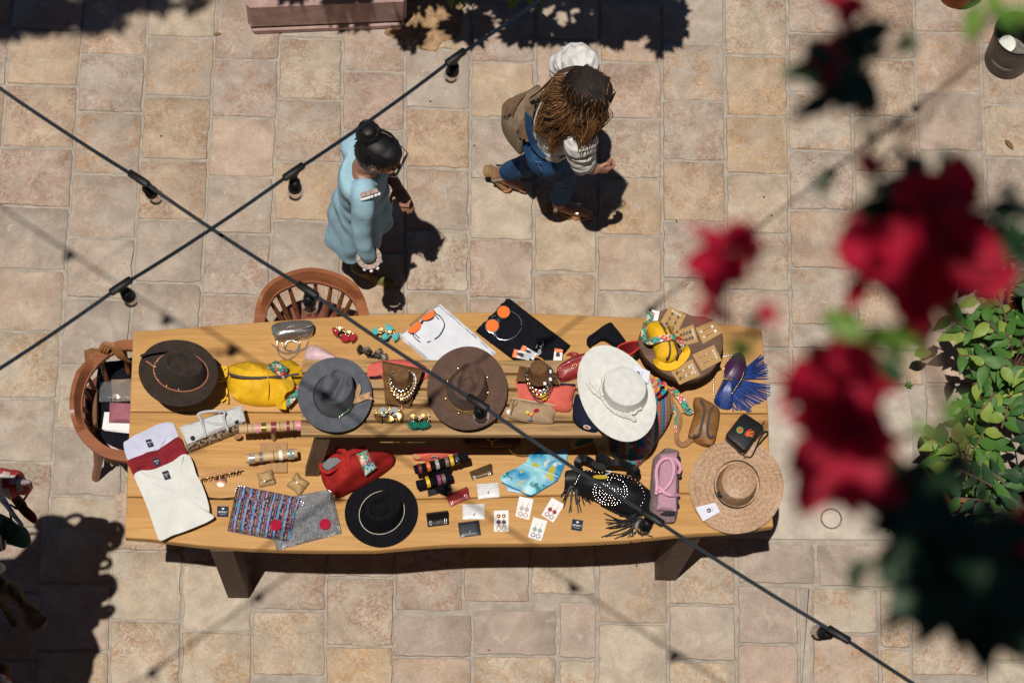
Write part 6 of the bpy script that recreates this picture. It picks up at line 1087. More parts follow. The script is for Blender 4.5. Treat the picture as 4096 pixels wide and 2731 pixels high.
def hand(mb, w_, dirv, palm, s=1.0, curl=1.0, thumb=1):
    """wrist point, pointing direction, palm normal: palm, four unequal bent fingers and a thumb leaving the side"""
    d = Vector(dirv).normalized(); p = Vector(palm); p = (p - d * p.dot(d)).normalized(); sd = d.cross(p)
    P = lambda a, b, c: Vector(w_) + (d * a + sd * b + p * c) * s
    mb.tube([P(-.01, 0, 0), P(.03, 0, .002), P(.085, 0, .004)], [.024 * s, .036 * s, .038 * s], 10, flat=.5, up=tuple(p)); 
    for k, (o, L_) in enumerate(((.030, .070), (.010, .080), (-.010, .074), (-.029, .056))):
        a = P(.085, o, .004); b = a + (d * math.cos(.5 * curl) + p * math.sin(.5 * curl)) * L_ * .45 * s; c = b + (d * math.cos(1.3 * curl) + p * math.sin(1.3 * curl)) * L_ * .33 * s; e = c + (d * math.cos(1.9 * curl) + p * math.sin(1.9 * curl)) * L_ * .24 * s
        mb.tube([a - d * .02 * s, a, b, c, e], [.009 * s, .0095 * s, .009 * s, .008 * s, .006 * s], 7); mb.ball(e, .0062 * s, 6, 4)
    a = P(.02, .03 * thumb, .006); b = a + (d * .55 + sd * .75 * thumb + p * .3) * .035 * s; c = b + (d * .9 + sd * .1 * thumb + p * .5).normalized() * .03 * s; mb.tube([P(.01, .015 * thumb, .002), a, b, c], [.012 * s, .0125 * s, .0105 * s, .008 * s], 7); mb.ball(c, .008 * s, 6, 4)
def glasses(parent, P, M_, m, s=1.0, chain=None):
    mb = MB()
    for sg in (-1, 1): mb.prism([P(.098, sg * .034, .0) + M_ @ Vector((0, .029 * math.cos(t), .024 * math.sin(t))) * 1.0 for t in (i * .524 for i in range(12))], 0, 0) if False else mb.ball(P(.100, sg * .034, -.002), 1, 12, 6, 1, M_ @ Matrix(((.006, 0, 0), (0, .030, 0), (0, 0, .024))))
    part('lenses', mb, M_blk, parent); mb = MB()
    for sg in (-1, 1): mb.tube([P(.102, sg * .064, .006), P(.06, sg * .081, .006), P(-.02, sg * .084, .0)], .0028, 6)
    mb.tube([P(.104, -.064, .010), P(.106, 0, .012), P(.104, .064, .010)], .0026, 6); part('frame', mb, chain or M_silver, parent)
# --- woman in the light blue tunic
F = Vector((.93, -.36, 0)).normalized(); Lt = Vector((-F.y, F.x, 0)); ank = [Vector((-.335, 4.955, .07)), Vector((-.245, 4.81, .07))]
wm = thing('person', 'woman with black hair bun, sunglasses and light blue tunic beside the table', 'person', (-.25, 4.86, 0)); mb = MB()
pel = Vector((-.248, 4.845, .90)); ch = Vector((-.235, 4.795, 1.2)); nk = Vector((-.215, 4.765, 1.37)); hd = Vector((-.145, 4.748, 1.505))
body_rings(mb, [(pel - Vector((0, 0, .08)), .07, .10), (pel, .075, .105), ((pel + ch) / 2, .07, .095), (ch, .085, .115), (ch + Vector((.01, -.01, .09)), .078, .115), (nk - Vector((0, 0, .01)), .05, .07)], F)
limb(mb, [nk - Vector((.01, 0, .06)), nk, hd - Vector((.015, 0, .05))], [.065, .05, .05])
Ph, Mh, Fh, Lh, uh = headshape(mb, hd, (.90, -.40, -.18))
shR, shL = Vector((-.225, 4.635, 1.315)), Vector((-.265, 4.905, 1.315)); elR, wrR = Vector((-.232, 4.548, 1.06)), Vector((-.200, 4.520, .85)); elL, wrL = Vector((-.20, 4.985, 1.08)), Vector((-.075, 4.835, .99))
limb(mb, [shR - Vector((0, 0, .03)), elR, wrR], [.036, .030, .024]); limb(mb, [shL - Vector((0, 0, .03)), elL, wrL], [.040, .034, .027]); hand(mb, wrR, (.1, -.05, -1), (.1, 1, .0), .9, .6, 1); hand(mb, wrL, (.45, -.85, -.12), (0, 0, -1), .9, .5, -1)
for a, sg in zip(ank, (1, -1)):
    hp = pel + Lt * (.085 * sg) - Vector((0, 0, .03)); kn = (hp + a) / 2 + F * .03; limb(mb, [hp, kn, a], [.055, .05, .036]); limb(mb, [a - Vector((0, 0, .03)), a + F * .08 - Vector((0, 0, .04)), a + F * .15 - Vector((0, 0, .052))], [.034, .032, .018])
fuse('body', mb, M_skin, wm, .0065, 3)
mb = MB()
body_rings(mb, [(nk + Vector((-.016, .0, -.040)), .084, .118, -.03), (nk + Vector((-.014, .0, -.052)), .090, .142, -.02), (Vector((-.232, 4.778, 1.285)), .100, .155), (ch + Vector((.004, 0, -.06)), .106, .146), (Vector((-.235, 4.82, 1.0)), .110, .150), (Vector((-.245, 4.832, .82)), .126, .168), (Vector((-.255, 4.84, .66)), .140, .190), (Vector((-.262, 4.842, .53)), .146, .208)], F, 40)
limb(mb, [shR + Vector((0, .04, -.006)), shR + Vector((0, -.004, -.01)), elR, wrR + Vector((0, 0, .03))], [.060, .056, .045, .039], 14, 6); limb(mb, [shL + Vector((0, -.03, -.01)), elL, elL.lerp(wrL, .45)], [.072, .062, .052], 14, 6)
tn = fuse('tunic', mb, M_blue_c, wm, .009, 5)
for v in tn.data.vertices:
    p = v.co + org(tn); ang = math.atan2(p.y - 4.83, p.x + .26); dw = max(0, 1.1 - p.z); v.co += Vector((math.cos(ang), math.sin(ang), 0)) * (math.sin(ang * 7 + p.z * 2) * .012 * dw * 2 + noise.noise(p * 9) * .012 + noise.noise(Vector((p.x * 14 + p.z * 8, p.y * 14 - p.z * 9, p.z * 7))) * .010)
mb = MB(); limb(mb, [pel + Lt * .07 - Vector((-.01, 0, .06)), (pel + Lt * .08 + ank[0]) / 2 + F * .03, ank[0] + Vector((0, 0, .02))], [.072, .062, .046]); limb(mb, [pel - Lt * .07 - Vector((-.01, 0, .06)), (pel - Lt * .08 + ank[1]) / 2 + F * .03, ank[1] + Vector((0, 0, .02))], [.072, .062, .046]); fuse('trousers', mb, mat('dark_brown_trousers', (.03, .022, .02), .9, .2, 30), wm, .01, 3)
for a in ank:
    mb = MB(); limb(mb, [a + F * -.035 - Vector((0, 0, .035)), a + F * .06 - Vector((0, 0, .044)), a + F * .16 - Vector((0, 0, .048))], [.033, .037, .026], 10); mb2 = fuse('shoe', mb, M_olive, wm, .008, 2); sb = MB(); o_ = [a + F * (.068 + .115 * math.cos(t)) + Lt * (.036 * math.sin(t)) for t in (i * .349 for i in range(18))]; sb.prism(o_, .001, .016); part('sole', sb, M_sole, mb2)
def trim(name, parent, pts, m1, m2, n):
    mb = MB(); mb.strap(spline(pts, 4), .022, .004, (0, 0, 1)); t_ = part(name, mb, m1, parent); w_ = spline(pts, 4); mb = MB()
    for i in range(n): p = w_[int((len(w_) - 1) * i / (n - 1))]; mb = MB(); mb.ball(p + Vector((.006, -.010, -.020)), .0095, 7, 5); part('pompom', mb, m2, t_)
M_tr1 = mat('woven_trim', (.34, .25, .22), .9, .4, 90)
trim('neck_trim', wm, [q('b', 448, 612, 1.375), q('b', 480, 603, 1.385), q('b', 520, 590, 1.385), q('b', 572, 572, 1.375)], M_tr1, M_card, 7)
mb = MB(); c = wrR + Vector((0, 0, .03)); u_ = [c + Vector((math.cos(i * .449) * .048, math.sin(i * .449) * .048, 0)) for i in range(15)]; trim('cuff_trim', wm, u_, M_tr1, M_card, 10)
mb = MB()
def scalp(mb, P, s=1.0, back=.0):
    M_ = Mh
    for x, y, z, rx, ry, rz_ in ((-.022, 0, .034, .100, .081, .086), (-.05 - back, 0, -.005, .075, .077, .084), (.02, 0, .058, .070, .070, .054)): mb.ball(P(x, y, z), 1, 16, 10, 1, M_ @ Matrix(((rx, 0, 0), (0, ry, 0), (0, 0, rz_))))
scalp(mb, Ph); hb = fuse('hair', mb, M_hair, wm, .008, 3)
mb = MB(); c = Ph(-.088, .022, .088); mb.ball(c, .058, 16, 10, .9)
for i in range(9): t = i * .7; mb.tube([c + Vector((math.cos(t + k * .5) * (.03 + .012 * math.sin(k)), math.sin(t + k * .5) * (.03 + .012 * math.sin(k)), .012 + .018 * math.sin(k * .8))) for k in range(6)], .010, 6)
part('bun', mb, M_hair, hb); mb = MB(); mb.tube([c + Vector((math.cos(i * .45) * .036, math.sin(i * .45) * .036, -.028)) for i in range(14)], .006, 6, True); part('hair_tie', mb, M_blk, hb)
mb = MB()
rnd = random.Random(2)
def onhead(a, b):
    """point on the hair cap: angle a round the head (0 = forehead), height b from 0 (hairline) to 1 (top)"""
    e = b * 1.5; return Ph(-.024 + (.110 * math.cos(a)) * math.cos(e), .092 * math.sin(a) * math.cos(e), .030 + .103 * math.sin(e)) + Vector((rnd.uniform(-1, 1), rnd.uniform(-1, 1), rnd.uniform(-1, 1))) * .0022
for i in range(230):
    a = rnd.uniform(-3.14, 3.14); b0 = rnd.uniform(0, .35) if abs(a) > .7 else rnd.uniform(.18, .4); pts = [onhead(a, b0)]
    ca = 2.85
    for k in (.3, .6, .85): aa = a + ((ca if a > 0 else -ca) - a) * k ** 1.4; pts.append(onhead(aa, b0 + (.62 - b0) * math.sin(k * 2.2) * (.8 if abs(a) < 1.6 else .55)))
    pts.append(c + Vector((rnd.uniform(-.02, .02), rnd.uniform(-.02, .02), -.012))); mb.tube(spline(pts, 3), rnd.uniform(.0014, .0028), 4)
for i in range(90):
    ph = rnd.uniform(0, 6.28); rr = rnd.uniform(.030, .060); zz = rnd.uniform(-.03, .045); ti = rnd.uniform(-.5, .5); mb.tube([c + Vector((math.cos(ph + k * .45) * rr * (1 - k * .04), math.sin(ph + k * .45) * rr * (1 - k * .04), zz + ti * math.sin(k * .45) * .03 + .010 * math.sin(k * .3))) for k in range(9)], rnd.uniform(.0015, .003), 4)
part('hair_strands', mb, M_hair, hb)['kind'] = 'stuff'
glasses(wm, Ph, Mh, M_blk)
# --- woman with long brown hair
F = Vector((.96, -.28, 0)).normalized(); Lt = Vector((-F.y, F.x, 0))
wp = thing('person', 'woman with long brown hair, white blouse and blue jeans walking past', 'person', (.62, 5.2, 0)); mb = MB()
pel = Vector((.648, 5.135, .90)); ch = Vector((.705, 5.135, 1.2)); nk = Vector((.735, 5.120, 1.375)); hd = Vector((.785, 5.072, 1.515))
body_rings(mb, [(pel - Vector((0, 0, .09)), .075, .11), (pel, .09, .13), ((pel + ch) / 2, .082, .115), (ch, .10, .14), (ch + Vector((.03, 0, .1)), .09, .155), (nk, .055, .075)], F)
limb(mb, [nk - Vector((.02, 0, .06)), nk, hd - Vector((.01, 0, .05))], [.065, .048, .05]); Ph, Mh, Fh, Lh, uh = headshape(mb, hd, (.88, -.42, -.22))
shR, shL = Vector((.750, 4.985, 1.315)), Vector((.765, 5.285, 1.325)); elR, wrR = Vector((.775, 4.945, 1.07)), Vector((.845, 4.945, .99)); elL, wrL = Vector((.70, 5.40, 1.10)), Vector((.78, 5.40, .93))
limb(mb, [shR, elR, wrR], [.054, .043, .030]); limb(mb, [shL, elL, wrL], [.054, .043, .030]); hand(mb, wrR, (.75, .15, -.55), (-.2, .9, .2), .92, 1.15, 1); hand(mb, wrL, (.4, 0, -.9), (0, -1, 0), .92, .8, -1)
hR, hL = pel - Lt * .085 - Vector((0, 0, .03)), pel + Lt * .085 - Vector((0, 0, .03)); kR, aR = Vector((.735, 5.125, .52)), Vector((.735, 5.185, .085)); kL, aL = Vector((.60, 5.235, .47)), Vector((.445, 5.312, .135))
limb(mb, [hR, kR, aR], [.082, .05, .036]); limb(mb, [hL, kL, aL], [.082, .05, .036])
fd = Vector((.95, -.25, 0)).normalized(); limb(mb, [aR - Vector((0, 0, .045)), aR + fd * .08 - Vector((0, 0, .05)), aR + fd * .15 - Vector((0, 0, .062))], [.034, .036, .022]); fdl = Vector((.62, -.20, -.75)).normalized(); limb(mb, [aL - Vector((.02, 0, .02)), aL + fdl * .07, aL + fdl * .115 + Vector((.03, -.01, .0))], [.032, .034, .022])
for a_, f_, b_ in ((aR + fd * .15 - Vector((0, 0, .066)), fd, 0), (aL + fdl * .115 + Vector((.03, -.01, -.004)), Vector((.9, -.25, -.2)), 1)):
    s_ = Vector((-f_.y, f_.x, 0)).normalized()
    for k in range(5): mb.tube([a_ + s_ * (.020 - k * .010), a_ + s_ * (.021 - k * .0105) + f_ * (.040 - abs(k - 3.2) * .004)], [.0085, .0068], 6)
fuse('body', mb, M_skin2, wp, .0065, 3)
mb = MB(); body_rings(mb, [(pel - Vector((0, 0, .10)), .098, .138), (pel - Vector((.005, 0, .02)), .122, .166), (pel + Vector((.03, 0, .07)), .108, .148), (pel + Vector((.045, 0, .115)), .104, .142)], F); limb(mb, [hR, kR, aR + Vector((0, -.0, .05))], [.094, .060, .050]); limb(mb, [hL, kL, aL + Vector((.03, -.015, .05))], [.094, .060, .050]); jn = fuse('jeans', mb, M_den, wp, .009, 3)
for v in jn.data.vertices: p = v.co + org(jn); v.co += Vector((noise.noise(p * 20), noise.noise(p * 20 + Vector((7, 0, 0))), 0)) * .005
M_pst = mat('pale_stitching', (.10, .16, .26), .8)
mb = MB(); mb.tube([pel + Vector((.045, 0, .117)) + F * (math.cos(i * .21) * .107) + Lt * (math.sin(i * .21) * .146) for i in range(30)], .0045, 6, True); part('waistband', mb, M_pst, jn); st_ = [q('w', 470, 560, 1.18), q('w', 475, 680, 1.10), q('w', 520, 800, 1.03), q('w', 620, 880, 1.02)]; mb = MB(); mb.strap(spline(st_, 5), .05, .006, (-.8, -.3, .6)); part('overall_strap', mb, M_den, jn)
mb = MB(); mb.strap(spline([q('w', 545, 960, .97), q('w', 575, 1020, .93)], 3), .003, .003); mb.strap(spline([q('w', 520, 935, .97), q('w', 575, 945, .98)], 3), .003, .003); part('pocket_seam', mb, M_pst, jn)
mb = MB(); body_rings(mb, [(nk + Vector((-.01, 0, -.012)), .07, .10, -.02), (nk + Vector((-.015, 0, -.035)), .085, .155), (ch + Vector((.02, 0, .07)), .115, .168), (ch - Vector((.02, 0, .06)), .122, .160), ((pel + ch) / 2, .115, .150), (pel + Vector((.02, 0, .06)), .112, .152)], F, 36)
limb(mb, [shR + Vector((0, .03, -.02)), shR + Vector((.01, -.025, -.05)), elR.lerp(shR, .3), elR + Vector((.012, -.004, -.01))], [.078, .082, .072, .062], 14, 6); limb(mb, [shL + Vector((0, -.03, -.02)), shL + Vector((-.005, .05, -.02)), elL + Vector((0, .0, .02)), elL.lerp(wrL, .3)], [.078, .088, .078, .06], 14, 6); bl = fuse('blouse', mb, M_wsh, wp, .009, 4)
for v in bl.data.vertices: p = v.co + org(bl); v.co += Vector((noise.noise(Vector((p.x * 9, p.y * 14, p.z * 40))), noise.noise(Vector((p.x * 10, p.y * 20, p.z * 38 + 5))), noise.noise(p * 24))) * .012 + (p - Vector((.75, 5.34, 1.25))).normalized() * noise.noise(Vector((p.x * 34, p.y * 16, p.z * 30))) * (.014 if p.y > 5.27 else .004)
mb = MB()
for x, y, z, rx, ry, rz_ in ((-.022, 0, .036, .106, .088, .092), (-.05, 0, -.005, .08, .086, .09), (.02, 0, .064, .074, .076, .058)): mb.ball(Ph(x, y, z), 1, 16, 10, 1, Mh @ Matrix(((rx, 0, 0), (0, ry, 0), (0, 0, rz_))))
hr = fuse('hair', mb, M_dhair, wp, .008, 3)
ends = [(535, 690, 1.08), (545, 620, 1.12), (550, 660, 1.1), (560, 720, 1.06), (600, 740, 1.05), (640, 760, 1.05), (655, 850, 1.03), (700, 740, 1.1), (740, 690, 1.15), (780, 650, 1.2), (830, 690, 1.18), (880, 800, 1.1), (905, 880, 1.08), (930, 760, 1.12), (990, 740, 1.15), (1025, 735, 1.15), (600, 520, 1.2), (580, 430, 1.25), (570, 560, 1.2), (620, 640, 1.15), (680, 660, 1.15), (560, 610, 1.12)]
M_bh2 = mat('light_brown_hair', (.27, .145, .06), .5, .3, 14, .3, 60, spec=.3)
root_c = hd + uh * .05
def strandset(name, m, count, rad, seed, jit):
    rnd = random.Random(seed); mb = MB()
    for i in range(count):
        e = ends[rnd.randrange(len(ends))]; E_ = q('w', e[0] + rnd.uniform(-jit, jit), e[1] + rnd.uniform(-jit, jit), e[2] + .14 + rnd.uniform(-.03, .05)); t = rnd.uniform(0, 6.28); dv = (E_ - root_c); dv.z = 0; dv = dv.normalized()
        if dv.dot(Fh) > .34 and not (dv.y < -.88 and dv.x < .32): continue
        ms = name == 'hair_mass'
        if ms: E_ = hd.lerp(E_, .86) - Vector((0, 0, .035))
        r0 = Ph(rnd.uniform(-.08, .045), rnd.uniform(-.055, .055), .112 if ms else .125); sd = Vector((-dv.y, dv.x, 0)) * rnd.uniform(-.055, .055)
        p1 = hd + dv * (rnd.uniform(.070, .082) if ms else rnd.uniform(.092, .116)) + sd + Vector((0, 0, rnd.uniform(.0, .05))); p2 = p1.lerp(E_, .5) + Vector((0, 0, .05)) + sd * .6 + Vector((rnd.uniform(-1, 1), rnd.uniform(-1, 1), 0)) * .016 + Vector((-dv.y, dv.x, 0)) * math.sin(E_.x * 60 + E_.y * 40) * .014; p3 = p1.lerp(E_, .8) + Vector((rnd.uniform(-1, 1), rnd.uniform(-1, 1), 1.4)) * .015 - Vector((-dv.y, dv.x, 0)) * math.sin(E_.x * 60 + E_.y * 40) * .014
        w_ = spline([r0, r0.lerp(p1, .55) + Vector((0, 0, .014 if ms else .034)) + dv * .015, p1, p2, p3, E_], 4)
        if m == M_dhair: w_ = [p + uh * .006 + (p - hd).normalized() * .004 for p in w_[:int(len(w_) * rnd.uniform(.35, .62))]]
        w_ = w_; k = len(w_); mb.tube(w_, [rad * (.5 + .7 * math.sin(math.pi * min(1, j / k * 1.05))) for j in range(k)], 5, flat=.5)
    o = part(name, mb, m, hr); o['kind'] = 'stuff'; return o
o_ = strandset('hair_mass', M_bhair, 300, .015, 3, 14); r_ = o_.modifiers.new('r', 'REMESH'); r_.mode = 'VOXEL'; r_.voxel_size = .009; s_ = o_.modifiers.new('s', 'SMOOTH'); s_.iterations = 8; me = bpy.data.meshes.new_from_object(o_.evaluated_get(bpy.context.evaluated_depsgraph_get())); o_.modifiers.clear(); o_.data = me; me.polygons.foreach_set('use_smooth', [True] * len(me.polygons)); del o_['kind']
strandset('hair_strands', M_bhair, 1700, .0019, 13, 24); strandset('hair_strands', M_bh2, 500, .0014, 5, 34); strandset('hair_strands', M_dhair, 1300, .0019, 8, 22)
mb = MB()
for i in range(260):
    a = rnd.uniform(-3.14, 3.14); b0 = rnd.uniform(.0, .5) if abs(a) > .9 else rnd.uniform(.42, .7); pts = [onhead(a, b0), onhead(a * .98, b0 + (1 - b0) * .5), onhead(a * .9, 1.)]; mb.tube([p - uh * .007 for p in spline(pts, 3)], rnd.uniform(.0012, .0026), 4)
part('hair_crown', mb, M_dhair, hr)['kind'] = 'stuff'
glasses(wp, Ph, Mh, M_blk, 1, M_gold)
# sandals
for a, f_, z0 in ((aR, fd, .0), (aL, fdl, None)):
    s_ = Vector((-fd.y, fd.x, 0)); n_ = Vector((0, 0, 1)) if z0 is not None else Vector((.75, -.2, .62)).normalized(); c = a - n_ * (.075 if z0 is not None else .045)
    ax = (f_ - n_ * f_.dot(n_)).normalized(); sb = MB(); o_ = [c + ax * (.07 + .125 * math.cos(t)) + s_ * (.042 * math.sin(t)) for t in (i * .349 for i in range(18))]; sb.loft([[p - n_ * .006 for p in o_], [p + n_ * .010 for p in o_]]); sh = part('sandal', sb, M_sole, wp)
    hb_ = MB(); hb_.loft([[c - ax * .03 + ax * (.028 * math.cos(t)) + s_ * (.032 * math.sin(t)) - n_ * k for t in (i * .628 for i in range(10))] for k in ((.0, .008) if z0 is not None else (0., .035))]); part('heel', hb_, M_sole, sh)
    for off, hh in ((-.005, .085), (.10, .045)): mb = MB(); mb.strap(spline([c + ax * off + s_ * .044, c + ax * off + s_ * .036 + n_ * hh * .75, c + ax * off + n_ * hh, c + ax * off - s_ * .036 + n_ * hh * .75, c + ax * off - s_ * .044], 4), .02, .004, tuple(ax.cross(s_))); part('strap', mb, M_cop if off > 0 else M_silv, sh)
# shoulder bag carried by the walking woman: a thing of its own
th = thing('suede_bag', 'taupe suede fringed shoulder bag carried by the walking woman', 'bag', q('w', 400, 520, .85)); o_ = spline(Q('w', .98, [(560, 300), (500, 320), (400, 380), (300, 420), (258, 470), (270, 560), (310, 640), (355, 695), (420, 760), (470, 690), (500, 590), (545, 470), (590, 380)]), 3, True); mb = MB(); mb.puff(o_, .80, .24, 6, .6, .014, 2, 2.2); part('body', mb, M_suede, th)
mb = MB(); mb.puff(spline(Q('w', 1.045, [(555, 310), (470, 345), (350, 400), (330, 470), (430, 450), (510, 440), (580, 370)]), 3, True), 1.0, .05, 4, .4, .006); part('flap', mb, M_suede, th)
for i in range(18): x = 268 + i * 4; mb = MB(); mb.strap(spline([q('w', 345 + i * 6, 425 - i * 2, 1.06), q('w', 295 + i * 5, 450 + i * 1.5, 1.06), q('w', 258 + i * 5 + random.uniform(-6, 6), 540 + random.uniform(-15, 35), 1.03)], 3), .005, .002); part('fringe_strip', mb, mat('brown_fringe', (.13, .08, .05), .9, .2, 40) if i == 0 else bpy.data.materials['brown_fringe'], th)
for i in range(20): mb = MB(); a = (360 + i * 6, 690 - i * 3, .93); mb.strap(spline([q('w', 400 + i * 6, 630 - i * 8, 1.05), q('w', 380 + i * 6, 680 - i * 3, 1.04), q('w', 372 + i * 5 + random.uniform(-6, 6), 715 + i * 3 + random.uniform(-10, 20), 1.0)], 3), .005, .002); part('fringe_strip', mb, bpy.data.materials['brown_fringe'], th)
mb = MB(); mb.strap(spline([q('w', 490, 425, 1.08), q('w', 560, 370, 1.24), q('w', 660, 280, 1.39), q('w', 740, 215, 1.46), q('w', 850, 185, 1.46), q('w', 930, 195, 1.42)], 5), .022, .005); part('strap', mb, mat('dark_strap', (.05, .028, .018), .6), th)
# ------------------------------------------------------------------ plants
def leafmat(n, c, c2, rough=.5, tr=.25):
    m = bpy.data.materials.new(n); m.use_nodes = True; N = m.node_tree.nodes; L = m.node_tree.links; p = N['Principled BSDF']; oi = N.new('ShaderNodeObjectInfo'); tc = N.new('ShaderNodeTexCoord')
    nz = N.new('ShaderNodeTexNoise'); nz.inputs['Scale'].default_value = 14; L.new(tc.outputs['Object'], nz.inputs[0]); a = N.new('ShaderNodeMath'); a.operation = 'ADD'; L.new(oi.outputs['Random'], a.inputs[0]); L.new(nz.outputs[0], a.inputs[1])
    r = N.new('ShaderNodeValToRGB'); L.new(a.outputs[0], r.inputs[0]); r.color_ramp.elements[0].position = .4; r.color_ramp.elements[0].color = (*c, 1); r.color_ramp.elements[1].position = 1.; r.color_ramp.elements[1].color = (*c2, 1)
    L.new(r.outputs[0], p.inputs['Base Color']); p.inputs['Roughness'].default_value = rough; p.inputs['Specular IOR Level'].default_value = .3
    if tr:
        t = N.new('ShaderNodeBsdfTranslucent'); L.new(r.outputs[0], t.inputs[0]); mx = N.new('ShaderNodeMixShader'); mx.inputs[0].default_value = tr; L.new(p.outputs[0], mx.inputs[1]); L.new(t.outputs[0], mx.inputs[2]); L.new(mx.outputs[0], N['Material Output'].inputs[0])
    return m
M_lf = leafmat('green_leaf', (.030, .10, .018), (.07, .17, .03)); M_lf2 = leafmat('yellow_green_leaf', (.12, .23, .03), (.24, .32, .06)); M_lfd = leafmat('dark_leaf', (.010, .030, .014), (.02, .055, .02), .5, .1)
M_terra = mat('terracotta', (.30, .105, .045), .85, .2, 10, .4, 70); M_soil = mat('potting_soil', (.02, .014, .01), .95, .3, 60, .8, 120); M_stem = mat('woody_stem', (.16, .10, .07), .8, .2, 40)
def leaf_mesh(name, m, L_=1.0, W=.5, fold=.12, droop=.15, wave=.03):
    mb = MB(); n = 6; rows_ = []
    for i in range(n + 1):
        t = i / n; w_ = W / 2 * math.sin(math.pi * min(1, t ** .8 * .98 + .02)) * (1 - .25 * t); z = -droop * t * t
        rows_.append([Vector((t * L_, -w_, z + fold * w_ * 2 + wave * math.sin(t * 9))), Vector((t * L_, 0, z)), Vector((t * L_, w_, z + fold * w_ * 2 + wave * math.sin(t * 9 + 2)))])
    mb.loft(rows_, False, False, False); me = mesh_of(name, mb, m, Vector((0, 0, 0)), 60); return me
LEAF = [leaf_mesh('leaf', M_lf, 1, .5), leaf_mesh('leaf', M_lf, 1, .58, .2, .3), leaf_mesh('leaf', M_lf2, 1, .6, .15, .3, .05), leaf_mesh('leaf', M_lfd, 1, .5)]
def put_leaf(parent, me, p, d, s, roll=0.0, name='leaf'):
    d = Vector(d).normalized(); x = d; z = Vector((0, 0, 1)) - d * d.z
    if z.length < .05: z = Vector((1, 0, 0))
    z = (z.normalized() + d.cross(z) * roll).normalized(); M = frame3(x, z).to_4x4() @ Matrix.Scale(s, 4); M.translation = Vector(p) - org(parent)
    o = bpy.data.objects.new(name, me); COL.objects.link(o); o.parent = parent; o.matrix_local = M; ORG[o] = org(parent); return o
def pot(name, label, c, r, h, m, soil=.04, rb=.72, cat='plant pot'):
    th = thing(name, label, cat, c); mb = MB(); mb.lathe([(r * rb, 0), (r * .93, h * .78), (r * .95, h * .79), (r * 1.03, h * .80), (r * 1.05, h * .97), (r * 1.02, h), (r * .90, h), (r * .88, h - soil)], c, 32); part('pot', mb, m, th); mb = MB(); mb.lathe([(.01, h - soil - .01), (r * .885, h - soil - .002), (r * .86, h - soil + .004), (.01, h - soil + .006)], c, 24); part('soil', mb, M_soil, th); return th
def plant(th, c, z0, stems, per, L_, meshes, rx, h, seed, up=.25):
    rnd = random.Random(seed)
    for i in range(stems):
        a = rnd.uniform(0, 6.283); rr = rnd.uniform(.25, 1) * rx; e = Vector((c.x + math.cos(a) * rr, c.y + math.sin(a) * rr, z0 + h * rnd.uniform(.45, 1.05) * (1.1 - .4 * rr / rx))); b = Vector((c.x + math.cos(a) * rr * .12, c.y + math.sin(a) * rr * .12, z0)); m_ = b.lerp(e, .5) + Vector((0, 0, h * .18)); w_ = spline([b, m_, e], 5); mb = MB(); mb.tube(w_, .0045, 5); part('stem', mb, M_stem, th)
        for j in range(per):
            t = .35 + .65 * (j + rnd.random()) / per; p = w_[min(len(w_) - 1, int(t * (len(w_) - 1)))]; aa = a + (1 if j % 2 else -1) * rnd.uniform(.4, 1.5); put_leaf(th, rnd.choice(meshes), p, (math.cos(aa), math.sin(aa), rnd.uniform(-.3, up)), L_ * rnd.uniform(.65, 1.15), rnd.uniform(-.35, .35))
c = at(3985, 1590, 0); th = pot('potted_shrub', 'leafy green shrub in a large terracotta pot behind the broad leaved plant', Vector((c.x, c.y, 0)), .17, .34, M_terra, cat='potted plant'); plant(th, c, .30, 37, 8, .105, [LEAF[0], LEAF[2], LEAF[1], LEAF[0]], .46, .55, 4)
c = at(4100, 1290, 0); th = pot('potted_shrub', 'taller leafy shrub cut off by the right edge above the large terracotta pot', Vector((c.x, c.y, 0)), .15, .34, M_terra, cat='potted plant'); plant(th, c, .30, 30, 8, .10, [LEAF[0], LEAF[1], LEAF[3]], .40, .6, 14)  # dark leaves mixed in stand for the shade inside the shrub
c = at(3800, 1955, 0); th = pot('potted_plant', 'terracotta pot of broad yellow green leaves beside the concrete slab', Vector((c.x, c.y, 0)), .165, .30, M_terra, cat='potted plant'); plant(th, c, .26, 12, 5, .13, [LEAF[2], LEAF[2], LEAF[1]], .24, .24, 9, .15)
for x, y, a in ((3655, 1420, .3), (3750, 1800, 2.2)): put_leaf(th, LEAF[2], at(x, y, .32), (math.cos(a), math.sin(a), -.1), .11)
c = at(4060, 2130, 0); th = pot('potted_fern', 'dark leaved potted plant in the shade at the lower right edge', Vector((c.x, c.y, 0)), .2, .30, M_terra, cat='potted plant'); plant(th, c, .26, 22, 8, .12, [LEAF[3], LEAF[0], LEAF[3]], .42, .45, 21)
c = at(3820, -22, 0); pot('terracotta_pot', 'empty terracotta pot cut off by the top edge near the bucket', Vector((c.x, c.y, 0)), .125, .26, M_terra, .06)
M_buck = mat('tarnished_steel', (.075, .068, .062), .42, .35, 9, .2, 60, metal=.7); M_lid = mat('white_enamel', (.62, .62, .56), .5, .06, 30)
c = at(4022, 243, 0); th = thing('metal_bucket', 'tarnished metal bucket holding a white lid at the top right edge', 'bucket', Vector((c.x, c.y, 0))); c = Vector((c.x, c.y, 0)); mb = MB(); mb.lathe([(.10, 0), (.113, .004), (.122, .29), (.126, .293), (.126, .303), (.119, .303), (.110, .02), (.01, .016)], c, 36); part('body', mb, M_buck, th)
mb = MB(); mb.tube([c + Vector((math.cos(i * .175) * .1245, math.sin(i * .175) * .1245, .30)) for i in range(36)], .004, 6, True); part('rim', mb, M_blk, th)
